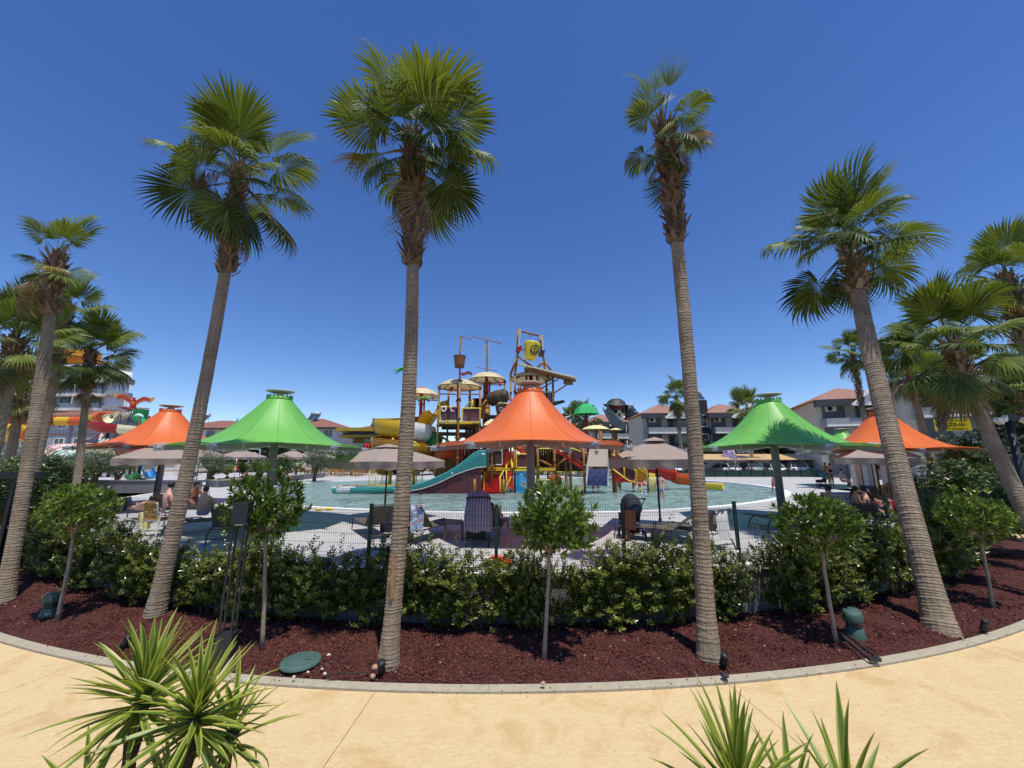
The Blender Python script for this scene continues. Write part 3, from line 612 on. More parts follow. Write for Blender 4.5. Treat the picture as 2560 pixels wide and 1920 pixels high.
for i, (px, Y, rx, rz_, lb) in enumerate(((1040, 50, 3.0, 1.7, 'dark hedge tree far behind the left dome tower'), (1110, 52, 3.2, 1.9, 'dark hedge tree far behind the teal slide'), (1180, 51, 3.0, 1.8, 'dark hedge tree far behind the red stairs'), (1250, 53, 3.2, 2.0, 'dark hedge tree far behind the blue panel'), (1320, 51, 3.0, 1.8, 'dark hedge tree far behind the orange canopy pole'), (1390, 52, 3.2, 1.9, 'dark hedge tree far behind the red spinner'), (1460, 51, 3.0, 1.8, 'dark hedge tree far behind the net wall'), (990, 52, 3, 1.7, 'dark hedge tree far behind the spiral slide'))):
    bush(lb, px, 1158, Y, rx, rz_, 'dark', 'tree', 'tree', 'dark hedge trees beyond the pool', i=i)
for i, (px, py, Y, rx, rz_, lb) in enumerate(((610, 1128, 62, 7, 3.0, 'dark tree mass behind the basketball hoop'), (560, 1128, 60, 5, 2.6, 'dark tree left of the basketball hoop'), (720, 1135, 60, 4, 2.4, 'dark tree behind the far parasols'), (960, 1140, 58, 4, 2.2, 'dark tree behind the spiral slide'), (830, 1150, 52, 2.6, 1.6, 'green tree right of the far parasols'), (880, 1152, 50, 2.4, 1.4, 'green tree below the red sign'))):
    bush(lb, px, py, Y, rx, rz_, 'dark' if i < 4 else 'hedge', 'tree', 'tree', 'trees behind the café', i=i)
# planter plants
def cycad_mesh(seed, n=15, L=.75):
    rs = random.Random(seed); mb = MB()
    for i in range(n):
        az = i * 2.4; e0 = rs.uniform(.5, 1.35); pos = V((0, 0, .12)); pr = V((-sin(az), cos(az), 0))
        for k in range(11):
            e = e0 - 1.1 * (k / 10) ** 1.5; d = V((cos(az) * cos(e), sin(az) * cos(e), sin(e))); q = pos + d * L / 10; up = pr.cross(d) * -1
            wv = .17 * sin(pi * min(1, (k + 1.2) / 11.5))
            for sg in (-1, 1): mb.add([pos, q, q + pr * sg * wv + d * .06, pos + pr * sg * wv + d * .07 - up * 0], [(0, 1, 2)] if k % 2 else [(0, 1, 3)])
            mb.add([pos, q, q + up * .01], [(0, 1, 2)]); pos = q
    return mb.mesh('fronds', 'cycad_leaf')
CY_ = [cycad_mesh(120 + i) for i in range(2)]
tk = MB(); tk.lathe([(.13, -.12), (.15, 0), (.12, .14), (.03, .18)], 9); TK = tk.mesh('stump', 'bark_brown')
for i, (px, py, Y, s_, lb) in enumerate(((470, 1186, 30, 1.7, 'dark spiky cycad left of the yellow cycad'), (532, 1192, 31.2, 1.7, 'bright yellow cycad in the stone planter'), (568, 1191, 32, 1.6, 'yellow-green cycad right of the bright yellow one'), (606, 1188, 33, 2.0, 'tall cycad in the planter behind the seated person'), (640, 1186, 34.5, 2.2, 'big cycad left of the green canopy pole'), (718, 1184, 38, 1.9, 'cycad right of the green canopy pole'), (350, 1200, 27, 1.4, 'cycad under the left taupe parasol'), (740, 1184, 40, 1.9, 'last cycad at the right end of the planter'))):
    c = P(px, py, Y); c.z = DK + (.5 if i != 6 and i != 0 else 0); r_ = thing('cycad', lb, 'plant', c, i, 'cycads in the stone planter'); o = obj('fronds', CY_[i % 2], r_, None, None, s_); obj('stump', TK, r_)
    if i not in (1, 2): o.material_slots[0].link = 'OBJECT'; o.material_slots[0].material = MT['hedge_leaf']
# ---------------------------------------------------------------- yuccas at the front
def yucca_leaf(seed, L, bend):
    rs = random.Random(seed); mb = MB(); pos = V((0, 0, 0)); e = 0; rows = []
    for k in range(9):
        t = k / 8; wv = .024 * (sin(pi * min(1, .22 + t * .8)) ** .7 if t < 1 else .02) + .0008
        d = V((cos(e), 0, sin(e))); up = V((-sin(e), 0, cos(e)))
        rows.append([pos + V((0, y, 0)) * wv + up * abs(y) * wv * .5 for y in (-1, -.55, 0, .55, 1)])
        pos = pos + d * L / 8; e -= bend * t * .28
    for j, mi in ((0, 1), (1, 0), (2, 0), (3, 1)):
        mb.k = mi; mb.grid([[r[j], r[j + 1]] for r in rows], True)
    return mb.mesh('leaf', ['yucca_mid', 'yucca_edge'])
YL = [yucca_leaf(i, .52 + .05 * (i % 3), [.08, .2, .45, .9, 1.5, .3][i]) for i in range(6)]
def yucca(label, heads, base):
    root = thing('yucca', label, 'plant', base, 0, 'yuccas in front of the path')
    for hi, (h, n, s_, emin, emax) in enumerate(heads):
        h = V(h) - V(base); st = MB(); q = V((h.x * .6 + .05 * hi, h.y * .6 + .04 * (hi % 2), 0))
        pts = smooth_path([q, q.lerp(h, .35) + V((.05, 0, 0)), q.lerp(h, .7) - V((.03, .02, 0)), h], 6)
        st.tube(pts, [.036 + .006 * sin(i * 2.6) for i in range(len(pts))], 9); st.build('stem', 'stem_dark', root)
        for i in range(n):
            u = (i + .5) / n; el = radians(emax + (emin - emax) * u) + ru(-.15, .15); az = i * 2.39996 + ru(-.25, .25)
            d = V((cos(az) * cos(el), sin(az) * cos(el), sin(el))); z = V((-cos(az) * sin(el), -sin(az) * sin(el), cos(el))); y = z.cross(d)
            m3 = Matrix((d, y, z)).transposed() @ Matrix.Rotation(ru(-.3, .3), 3, 'X')
            kk = random.choice((0, 1, 5)) if u < .55 else random.choice((1, 2, 3, 4) if u > .8 else (1, 2, 5))
            obj('leaf', YL[kk], root, h + V((0, 0, .05 - .14 * u)), m3.to_euler(), s_ * ru(.85, 1.12))
def at(px, py, dep): return V((0, 0, HC)) + ray(px, py) * dep
yucca('clump of variegated yuccas with three leafy heads at lower left', [(at(358, 1745, 2.25), 84, .68, -30, 80), (at(490, 1790, 2.15), 84, .66, -45, 78), (at(580, 1830, 2.3), 36, .6, -40, 70), (at(420, 1970, 2.35), 18, .55, 0, 70)], (-1.95, 2.6, -.012))
yucca('variegated yucca with upright leaves cut by the bottom edge', [(at(1850, 2000, 2.0), 56, .76, -5, 84), (at(1985, 2045, 2.1), 18, .7, 20, 80)], (1.25, 2.5, -.012))
yucca('second yucca at the bottom right with few leaves showing', [(at(2125, 2035, 2.0), 12, .9, 25, 80)], (1.9, 2.45, -.012))
yucca('yucca whose leaf tips just show at the lower left edge', [(at(205, 2015, 2.2), 14, .7, 0, 70)], (-2.6, 2.4, -.012))
# ================================================================== FENCE ON THE WALL
DA = math.degrees(2.5 / RW); RFN = RW - .12
fc = thing('mesh_fence', 'dark green welded wire mesh fence along the deck edge', 'fence', AR(0, RFN, DK))
pm = MB(); pm.box((0, 0, .6), (.065, .065, 1.2), bev=.01); pm.box((0, 0, 1.205), (.072, .072, .012)); pm.box((0, 0, .008), (.14, .14, .012)); PM = pm.mesh('post', 'fence_green')
for i in range(-9, 10):
    p = AR(i * DA, RFN, DK); obj('post', PM, fc, p - V(fc.location), (0, 0, radians(i * DA)))
    if i == 9: break
    q = AR((i + 1) * DA, RFN, DK); mb = MB(); d = q - p; L = d.length; d.normalize(); nrm = V((d.y, -d.x, 0))
    for k in range(1, 49):
        x = .05 + (L - .1) * k / 49; c = p + d * x
        for (z0, z1, o0, o1) in ((.05, .18, 0, 0), (.18, .23, 0, .03), (.23, .28, .03, 0), (.28, .98, 0, 0), (.98, 1.03, 0, .03), (1.03, 1.08, .03, 0), (1.08, 1.16, 0, 0)):
            a, b = c + nrm * o0 + V((0, 0, z0)), c + nrm * o1 + V((0, 0, z1)); h = .0024
            mb.add([a - d * h, a + d * h, b + d * h, b - d * h], [(0, 1, 2, 3)]); mb.add([a - nrm * h, a + nrm * h, b + nrm * h, b - nrm * h], [(0, 1, 2, 3)])
    for z, o in ((.1, 0), (.18, 0), (.23, .03), (.28, 0), (.46, 0), (.64, 0), (.82, 0), (.98, 0), (1.03, .03), (1.08, 0)):
        mb.beam(p + d * .05 + nrm * o + V((0, 0, z)), q - d * .05 + nrm * o + V((0, 0, z)), .005, .005)
    mb.build('mesh_panel', 'fence_green', fc, True)
# ================================================================== CONE CANOPIES
def cone_canopy(label, c, fab, rot, R=2.75, group='stretched cone sun canopies', s=1.0, name='cone_canopy'):
    root = thing(name, label, 'canopy', c, rot - atan2(c[0], c[1]), group); root.scale = (s, s, s)
    mb = MB(); mb.tube([(0, 0, 0), (0, 0, 2.6), (0, 0, 4.15)], [.125, .12, .1], 16); mb.lathe([(.26, 0), (.26, .03), (.16, .05)], 16); mb.build('pole', 'pole_grey', root)
    zr, zt, rt = 2.46, 4.08, .37; N = 72; K = 13; rows = []
    for k in range(K):
        t = k / (K - 1); row = []
        for j in range(N):
            a = 2 * pi * j / N; q = (a % (pi / 3)) / (pi / 3); sc_ = 4 * q * (1 - q)
            rim = R * (1 - .095 * sc_)                                     # scalloped edge between the arms
            r = rt + (rim - rt) * t; z = zr + (zt - zr) * ((1 - t) ** 2.1 - .035 * max(0, 1 - t * 9)) + .06 * sc_ * t ** 2
            row.append((r * cos(a), r * sin(a), z))
        rows.append(row)
    mb = MB(); mb.grid(rows, True, True); o = mb.build('fabric_cone', fab, root)
    hm = MB(); hm.tube([rows[-1][j % N] for j in range(N + 1)], .018, 5, False); hm.build('hem', fab, o)
    for k in range(12):
        a = k * pi / 6 + .0001; j = int(round(a / (2 * pi) * N)) % N; sm_ = MB(); sm_.tube([V(r[j]) + V((0, 0, .004)) for r in rows], .007, 4, False); sm_.build('seam', fab, o)
    rg = MB(); rg.lathe([(rt + .015, zt - .05), (rt + .02, zt + .03), (rt - .06, zt + .05), (.12, zt + .02)], 30); 
    for k in range(18): rg.box((rt * cos(k * pi / 9), rt * sin(k * pi / 9), zt + .05), (.04, .04, .09), k * pi / 9)
    rg.build('top_ring', fab, root)
    mb = MB(); mb.lathe([(.02, zt + .15), (.28, zt + .18), (.41, zt + .215), (.44, zt + .235), (.41, zt + .255), (.2, zt + .28), (.0, zt + .285)], 30); mb.lathe([(.12, zt - .02), (.11, zt + .16)], 14); mb.build('cap', 'cap_grey', root)
    for k in range(6):
        a = k * pi / 3; d = V((cos(a), sin(a), 0)); mb = MB(); mb.beam(d * .1 + V((0, 0, zr + .10)), d * (R + .22) + V((0, 0, zr - .1)), .085, .12); am = mb.build('arm', 'arm_grey', root)
        mb = MB(); e = d * (R * .62) + V((0, 0, zr - .0)); mb.box(e + V((0, 0, .0)), (.1, .1, .16), a); e = d * (R + .1) + V((0, 0, zr - .03)); mb.box(e, (.1, .1, .09), a); mb.bar(e, d * (R - .05) + V((0, 0, zr + .0)), .02); mb.bar(e, e + d * .25 + V((0, 0, .01)), .014); mb.build('bracket', 'chrome', am)
    return root
def px_at(px, Y): return (px - 1280) / FPX * (Y * cos(TH) - 2.0 * sin(TH) * 1.0)
cone_canopy('green cone canopy left of centre with frond shadow on its front', (px_at(664, 12.9), 12.9, DK), 'fabric_green', radians(2))
cone_canopy('orange cone canopy in the centre before the play structure', (px_at(1328, 11.5), 11.5, DK), 'fabric_orange', radians(1))
cone_canopy('big green cone canopy on the right with palm shadow', (px_at(1958, 13.6), 13.6, DK), 'fabric_green', radians(-4))
cone_canopy('orange cone canopy on the left behind the thick palm', (px_at(388, 18.2), 18.2, DK), 'fabric_orange', radians(8), s=1.05)
cone_canopy('orange cone canopy on the right behind the stout palm', (px_at(2240, 17.4), 17.4, DK), 'fabric_orange', radians(-10))
cone_canopy('distant small green cone canopy behind the right orange one', (px_at(2124, 30), 30, DK), 'fabric_green', 0)
# ================================================================== SQUARE TAUPE PARASOLS
def parasol(label, c, rz, Wd=3.0, zr=2.12, zt=2.72, group='square taupe parasols', base=True, name='parasol', pole='black'):
    root = thing(name, label, 'parasol', c, rz, group); h = Wd / 2
    mb = MB(); mb.tube([(0, 0, 0), (0, 0, zt)], .032, 10); mb.build('pole', pole, root)
    rs = random.Random(len(label) * 7); K = 9
    cn = [(-h, -h), (h, -h), (h, h), (-h, h)]
    for s_ in range(4):
        a, b = V((*cn[s_], zr)), V((*cn[(s_ + 1) % 4], zr)); rows = []
        for k in range(8):
            t = k / 7; row = []
            for j in range(K):
                u = j / (K - 1); e = a.lerp(b, u); top = V((0, 0, zt)); q = top.lerp(e, .16 + .84 * t); q.z -= .10 * 4 * u * (1 - u) * t * (1 - t) + .025 * sin(pi * u) * t; q.z += .03 * sin(pi * t)
                row.append(q)
            rows.append(row)
        mb = MB(); mb.grid(rows); pn = mb.build('canopy_panel', 'canopy_taupe', root)
        mb = MB(); vr = []; nrm = V(((a + b).x, (a + b).y, 0)).normalized()
        for k in range(5):
            t = k / 4; vr.append([rows[-1][0].lerp(rows[-1][-1], j / 16) + V((0, 0, -.025 * sin(pi * j / 16) - .26 * t - .035 * t * sin(j * 1.9 + s_ * 2) * (j % 16 != 0))) + nrm * (.05 * t * sin(j * 1.3 + s_ + rs.random()) - .03 * t) for j in range(17)])
        mb.grid(vr); mb.build('valance', 'canopy_taupe', pn)
        mb = MB(); mb.tube([V((0, 0, zt - .03)), a + V((0, 0, -.03))], .014, 5); mb.tube([V((0, 0, zt - .5)), V((0, 0, zt - .05)).lerp(a, .5) - V((0, 0, .04))], .012, 5); mb.build('rib', pole, root)
    mb = MB(); rows = []
    for r_, z in ((.0, zt + .07), (.22, zt - .0), (.34, zt - .06)): rows.append([(r_ * x * 1.41, r_ * y * 1.41, z) for x, y in ((-.7, -.7), (0, -.72), (.7, -.7), (.72, 0), (.7, .7), (0, .72), (-.7, .7), (-.72, 0))])
    mb.grid(rows, False, True); mb.build('vent_cap', 'canopy_taupe', root)
    if base: mb = MB(); mb.box((0, 0, .04), (.7, .7, .08), 0, bev=.05); mb.lathe([(.06, .08), (.05, .3)], 10); mb.build('base', 'granite', root)
    return root
parasol('wide taupe parasol over the sunbathers at left', (*P(398, 1165, 16.5).xy, DK), radians(38), 2.6, 2.1, 2.7)
parasol('taupe parasol behind the scarred palm with crumpled valance', (*P(968, 1165, 14.2).xy, DK), radians(-38), 2.9, 2.0, 2.54)
parasol('taupe parasol at the pool edge behind the slim palm', (*G(1652, 1322, DK).xy, DK), radians(-24), 2.45, 2.08, 2.68)
parasol('taupe parasol over the sunbathers at right', (*P(2190, 1165, 16.5).xy, DK), radians(-30), 2.4, 2.12, 2.72)
for i, (px, py, Y, lb) in enumerate(((605, 1138, 42, 'distant parasol left of the basketball hoop'), (732, 1140, 44, 'distant parasol right of the green canopy pole'), (785, 1140, 46, 'rightmost distant parasol among small palms'), (500, 1142, 36, 'distant parasol behind the thick palm'))):
    parasol(lb, (*P(px, py, Y).xy, DK), i * .5, 3.4, 2.2, 3.0, 'distant parasols of the café', False)
# ================================================================== SUN LOUNGERS
def lounger(label, loc, rz, back=42, group='sun loungers on the deck', kids=True):
    # head end towards -Y, feet towards +Y
    root = thing('sun_lounger', label, 'sun lounger', loc, rz, group); t = radians(back); hx = -.55
    mb = MB()
    for s_ in (-1, 1):
        x = .31 * s_; mb.tube(smooth_path([(x, -.62, .33), (x, .2, .33), (x, 1.05, .33), (x, 1.15, .3), (x, 1.2, .02)], 4), .018, 6)
        mb.tube(smooth_path([(x, -.35, .33), (x, -.6, .32), (x, -.78, .18), (x, -.86, .0)], 4), .018, 6)
    for y in (-.6, .3, 1.1): mb.bar((-.31, y, .325), (.31, y, .325), .014)
    mb.bar((-.31, -.8, .12), (.31, -.8, .12), .014); mb.build('frame', 'lounger_frame', root)
    mb = MB(); mb.grid([[(x, y, .345 - .02 * sin(pi * (x + .3) / .6)) for x in (-.3, -.15, 0, .15, .3)] for y in (-.3, .2, .7, 1.12)]); mb.build('seat_sling', 'lounger_mesh', root)
    e = V((0, -cos(t), sin(t))); b0 = V((0, -.3, .345)); mb = MB()
    mb.grid([[b0 + e * k + V((x, 0, -.015)) for x in (-.3, -.15, 0, .15, .3)] for k in (0, .25, .5, .72)]); 
    mb.grid([[b0 + e * k + V((x, .012, -.005)) for x in (-.3, .3)] for k in (0, .72)]); bk = mb.build('backrest', 'lounger_mesh', root)
    mb = MB()
    for s_ in (-1, 1): mb.bar(b0 + V((.31 * s_, 0, 0)), b0 + e * .78 + V((.29 * s_, 0, 0)), .017)
    mb.bar(b0 + e * .76 + V((-.29, 0, 0)), b0 + e * .76 + V((.29, 0, 0)), .015)
    mb.bar(b0 + e * .4 + V((.2, 0, 0)), (.2, -.72, .33), .01); mb.bar(b0 + e * .4 + V((-.2, 0, 0)), (-.2, -.72, .33), .01); mb.build('back_frame', 'lounger_frame', bk)
    return root
def dk(px, py): return G(px, py, DK)
lounger('empty grey lounger left of the scarred palm, its back to us', dk(933, 1338), radians(34), 46)
lounger('grey lounger with a blue patterned towel on its raised back', dk(1072, 1345), radians(-24), 50)
lounger('lounger holding the sunbather whose soles show', dk(1228, 1345), radians(-6), 48)
lounger('lounger with a cushion beside the pool-edge parasol pole', dk(1660, 1352), radians(62), 38)
lounger('grey lounger with a white towel behind the slim palm', dk(1742, 1358), radians(20), 45)
lounger('dark lounger in the shade of the big green canopy', dk(1945, 1318), radians(-70), 5)
lounger('lounger under the left green canopy, back to us', dk(572, 1345), radians(24), 46)
lounger('lounger with white lattice towel beside the left parasol', dk(500, 1330), radians(-50), 30)
lounger('dark lounger with raised back behind the wooden armchair', dk(380, 1300), radians(60), 52)
lounger('lounger carrying the red towel at right', dk(2215, 1330), radians(-72), 40)
lounger('lounger in the right group under the parasol', dk(2130, 1318), radians(-60), 20)
lounger('empty lounger behind the right sunbathers', dk(2290, 1296), radians(-80), 30)
lounger('lounger with pale striped cushion beside the white pillars', dk(2195, 1262), radians(-60), 45)
# ================================================================== SMALL THINGS ON THE DECK
def drape(name, label, pts, mat, cat='towel', group=None, th=.008):
    rows = smooth_rows(pts); c = V(rows[0][0]); root = None
    mb = MB(); mb.grid(rows); mb.grid([[V(p) + V((0, -.0, -th)) for p in reversed(r)] for r in rows]); 
    lo = V((sum(p[0] for r in rows for p in r) / sum(len(r) for r in rows), sum(p[1] for r in rows for p in r) / sum(len(r) for r in rows), min(p[2] for r in rows for p in r)))
    mb.v = [(x - lo.x, y - lo.y, z - lo.z) for x, y, z in mb.v]; o = obj(name, mb.mesh(name, mat), None, lo); return tag(o, label, cat, group)
def smooth_rows(rows): return [[V(p) for p in r] for r in rows]
def hang(name, label, top, wdir, wd, back, front, mat, n=9, cat='towel', off=V((0, -.05, 0))):
    # cloth laid over an edge: falls by 'front' on our side and 'back' on the far side
    rows = []; top = V(top); wdir = V(wdir).normalized(); o_ = V((wdir.y, -wdir.x, 0))
    if o_.y > 0: o_ = -o_
    for k, (dz, dy) in enumerate(((-back, -.06), (-back * .5, -.04), (0, 0), (-.02, .03), (-front * .35, .05), (-front * .7, .06), (-front, .07))):
        rows.append([top + wdir * (wd * (j / (n - 1) - .5)) * (1 - .12 * max(0, k - 3) / 3) + V((0, 0, dz - .04 * (k == 6) * abs(sin(j * 1.1)) + .012)) + o_ * (dy + .022 * sin(j * 1.7 + k) * (k > 2)) for j in range(n)])
    return drape(name, label, rows, mat, cat)
p = dk(1072, 1345); tw_ = hang('towel', 'blue patterned beach towel hanging over a lounger back', p + V((-.16, -.74, .93)), (1, .2, 0), .34, .3, .62, 'blue_towel')
# print on the blue towel
m, n, l, b = newmat('towel_print'); co = coords(n, l, 'Object'); f = noise(n, l, co, 9, 2)
l.new(ramp(n, l, f, [(.38, C4(srgb('#4a9fd0'))), (.46, C4(srgb('#e6e2d0'))), (.52, C4(srgb('#5fb0d8'))), (.6, C4(srgb('#d8703c'))), (.66, C4(srgb('#4a9fd0')))]), b.inputs['Base Color']); b.inputs['Roughness'].default_value = .95
tw_.data.materials[0] = m
m, n, l, b = newmat('mauve_stripe'); co = coords(n, l, 'Object'); wv = n.new('ShaderNodeTexWave'); wv.inputs['Scale'].default_value = 5; wv.inputs['Distortion'].default_value = 1.5; l.new(co, wv.inputs[0])
l.new(ramp(n, l, wv.outputs[1], [(.0, C4(srgb('#6f6270'))), (.8, C4(srgb('#7f7180'))), (.95, C4(srgb('#a79ca6')))]), b.inputs['Base Color']); b.inputs['Roughness'].default_value = .95
p = dk(2215, 1330); hang('towel', 'bright red towel draped over a lounger back at right', p + V((.52, -.12, .85)), (.35, -1, 0), .5, .2, .7, 'red_towel')
p = dk(1742, 1358); hang('towel', 'pale towel hanging on the lounger behind the slim palm', p + V((.28, -.75, .88)), (1, .25, 0), .35, .3, .6, 'white_towel')
p = dk(500, 1330); hang('towel', 'white lattice towel spread over a lounger at left', p + V((.55, .1, .36)), (.3, 1, 0), .7, .02, .3, 'white_towel')
p = dk(380, 1300); hang('towel', 'navy towel over the dark lounger back at far left', p + V((-.55, -.4, .8)), (.6, -1, 0), .45, .3, .45, 'navy_cloth')
p = dk(392, 1330); hang('towel', 'pale yellow towel hanging beside the wooden armchair', p + V((-.42, .0, .55)), (.3, 1, 0), .3, .2, .45, 'cream_yellow')
for i, (px, py) in enumerate(((1240, 1402), (1262, 1410))):
    q = dk(px, py); mb = MB(); rows = []
    for k in range(6): rows.append([(.12 * (j - 2.5) / 2.5 * (1 + .3 * sin(k)), .09 * (k - 2.5), .03 + .05 * abs(sin(j * 1.7 + k * 2.1 + i))) for j in range(6)])
    mb.grid(rows); o = mb.build('crumpled_towel', 'orange_bright'); o.location = q; tag(o, 'crumpled orange cloth on the deck by the fence, ' + ('left of the pair' if i == 0 else 'right of the pair'), 'towel', 'orange cloths on the deck')
# stool
def stool(label, loc, rz):
    root = thing('stool', label, 'stool', loc, rz, 'moulded plastic side tables'); mb = MB(); mb.box((0, 0, .44), (.46, .4, .035), bev=.05); mb.box((0, 0, .405), (.44, .38, .04), bev=.05); mb.build('seat', 'plastic_taupe', root)
    for x in (-1, 1):
        for y in (-1, 1):
            mb = MB(); mb.hexa([V((x * (.21 + a * .035), y * (.18 + b * .035), z)) + V((x * (.02 if z == 0 else 0), y * .02 * (z == 0), 0)) for z in (0, .4) for a, b in (((-1, -1), (1, -1), (1, 1), (-1, 1)) if x * y > 0 else ((1, -1), (-1, -1), (-1, 1), (1, 1)))]); mb.build('leg', 'plastic_taupe', root)
    return root
stool('grey moulded plastic side table between two loungers', dk(1134, 1347), .15); stool('grey plastic side table half hidden right of the scarred palm', dk(1012, 1322), -.2)
# basket
mb = MB(); mb.lathe([(.0, .02), (.2, .02)] + [(.2 + .035 * k / 10 + .008 * (k % 2), .02 + .034 * k) for k in range(11)] + [(.215, .35), (.19, .1)], 22); o = mb.build('wicker_basket', 'basket'); o.location = dk(1012, 1350); tag(o, 'round wicker basket beside the blue towel lounger', 'basket')
# bags
for i, (px, py, mt, lb) in enumerate(((968, 1330, 'navy_cloth', 'dark bag hanging right of the empty lounger'), (1640, 1362, 'cloth_black', 'dark bag under the pool-edge parasol'), (440, 1275, 'cloth_black', 'black and white bag among the left sunbathers'), (515, 1258, 'rust_cloth', 'brown bag on the lounger behind the left sunbathers'))):
    root = thing('bag', lb, 'bag', dk(px, py), i); mb = MB(); rows = []
    for z, s_ in ((0, .9), (.08, 1.05), (.22, 1), (.34, .75), (.38, .3)): rows.append([(.2 * s_ * cos(a * .5236) * (1 + .1 * sin(a * 2 + z * 9)), .11 * s_ * sin(a * .5236), z) for a in range(12)])
    mb.grid(rows, True, True); mb.build('body', mt, root); mb = MB(); mb.tube(smooth_path([(-.12, 0, .34), (-.08, 0, .52), (.08, 0, .52), (.12, 0, .34)], 4), .012, 5); mb.build('handle', mt, root)
# wooden armchair with slats
root = thing('armchair', 'white framed armchair with yellow wooden slats, back to us', 'chair', dk(398, 1338), radians(-12))
for s_ in (-1, 1):
    mb = MB(); x = .27 * s_; mb.tube(smooth_path([(x, -.3, 0), (x * .98, -.26, .42), (x * .9, -.3, .62), (x * .86, -.36, .92)], 4), .02, 7); mb.build('back_leg', 'white', root)
    mb = MB(); mb.tube(smooth_path([(x, .3, 0), (x, .27, .5), (x, .22, .64), (x, 0, .66), (x * .95, -.28, .62)], 5), .02, 7); mb.build('arm_leg', 'white', root)
mb = MB(); mb.bar((-.27, -.27, .42), (.27, -.27, .42), .018); mb.bar((-.27, .25, .42), (.27, .25, .42), .018); mb.build('rail', 'white', root)
for k in range(7): mb = MB(); mb.box((0, -.29 - .012 * k, .5 + .062 * k), (.46, .018, .05), 0, .16, bev=.004); mb.build('back_slat', 'wood_slat', root)
for k in range(6): mb = MB(); mb.box((0, -.2 + .085 * k, .44), (.5, .07, .018), bev=.006); mb.build('seat_slat', 'wood_slat', root)
# ---------------------------------------------------------------- pushchairs
def pushchair(label, loc, rz, hood, cover=None, s=1.0):
    root = thing('pushchair', label, 'pushchair', loc, rz, 'pushchairs on the deck'); root.scale = (s, s, s)
    for i, (x, y, r) in enumerate(((-.24, -.3, .11), (.24, -.3, .11), (-.2, .38, .09), (.2, .38, .09))):
        mb = MB(); mb.v = []; t = MB(); t.lathe([(r * .62, -.02), (r, -.018), (r, .018), (r * .62, .02)], 16); t.v = [(z + x, yy + y, xx + r) for xx, yy, z in t.v]; wh = t.build('wheel', 'tyre', root)
        t = MB(); t.lathe([(.0, -.022), (r * .62, -.016), (r * .62, .016), (.0, .022)], 14); t.v = [(z + x, yy + y, xx + r) for xx, yy, z in t.v]; t.build('rim', 'white', wh)
    mb = MB()
    for s_ in (-1, 1):
        x = .24 * s_; mb.tube([(x, -.3, .12), (x * .95, .1, .5), (x * .9, .4, .1)], .014, 6); mb.tube(smooth_path([(x * .8, .38, .1), (x * .9, .0, .55), (x, -.42, 1.0)], 4), .014, 6)
    mb.bar((-.24, -.3, .14), (.24, -.3, .14), .012); mb.build('chassis', 'black', root)
    mb = MB(); mb.tube(smooth_path([(-.24, -.42, 1.0), (-.22, -.48, 1.04), (.22, -.48, 1.04), (.24, -.42, 1.0)], 4), .018, 7); mb.build('handlebar', 'black', root)
    mb = MB(); mb.grid([[(x * wd, y, z) for x in (-1, -.6, 0, .6, 1)] for wd, y, z in ((.19, .34, .42), (.2, .1, .4), (.21, -.1, .42), (.21, -.24, .7), (.2, -.3, .92))]); mb.grid([[(.21, y, z + dz) for dz in (0, .2)] for y, z in ((.3, .42), (-.12, .42), (-.26, .75))]); mb.grid([[(-.21, y, z + dz) for dz in (0, .2)] for y, z in ((.3, .42), (-.12, .42), (-.26, .75))]); mb.box((0, .02, .22), (.38, .42, .16), bev=.06); mb.build('seat', 'cloth_black', root)
    mb = MB(); rows = []
    for k in range(8):
        a = radians(-25 + 155 * k / 7); rows.append([(.23 * cos(pi * j / 10) , -.12 - .0 + (.34 * cos(a)) * (.35 + .65 * sin(pi * j / 10)) * -1 * -1 if False else -.1 - .36 * cos(a) * (.45 + .55 * sin(pi * j / 10)), .78 + .36 * sin(max(a, -.3)) * (.25 + .75 * sin(pi * j / 10))) for j in range(11)])
    mb.grid(rows); mb.build('hood', hood, root)
    if cover:
        mb = MB(); rows = []
        for z, wd, y in ((1.16, .2, -.32), (1.1, .24, -.45), (.9, .27, -.48), (.7, .3, -.5), (.5, .31, -.48), (.33, .3, -.46)): rows.append([(wd * (j / 8 - .5) * 2, y + .16 * abs(j / 8 - .5) ** 2 * 4 * .6 + .018 * sin(j * 2.2 + z * 6), z + .02 * sin(j * 1.5)) for j in range(9)])
        mb.grid(rows); mb.build('draped_cloth', cover, root)
    return root
pushchair('pushchair covered by a mauve striped towel beside the sunbather', dk(1192, 1360), radians(8), 'cloth_black', 'mauve_stripe', 1.12)
pushchair('black hooded pushchair with a rust-coloured cloth hanging behind', dk(1578, 1345), radians(4), 'navy_cloth', None, 1.02)
p = dk(1578, 1345); mb = MB(); mb.grid([[(-.27 + .26 * j / 6, -.5 + .03 * sin(j * 2), z + .015 * sin(j)) for j in range(7)] for z in (.78, .6, .45, .3)]); mb.grid([[(-.27 + .1 * j / 2, -.5 + .03 * sin(j * 2), z) for j in range(3)] for z in (.3, .15, .02)]); o = mb.build('hanging_cloth', 'rust_cloth'); o.location = p; tag(o, 'rust brown cloth hanging from the black pushchair handle', 'cloth')
pushchair('dark pushchair with teal hood beside the standing couple', dk(2058, 1222), radians(25), 'teal_cloth', None, 1.0)
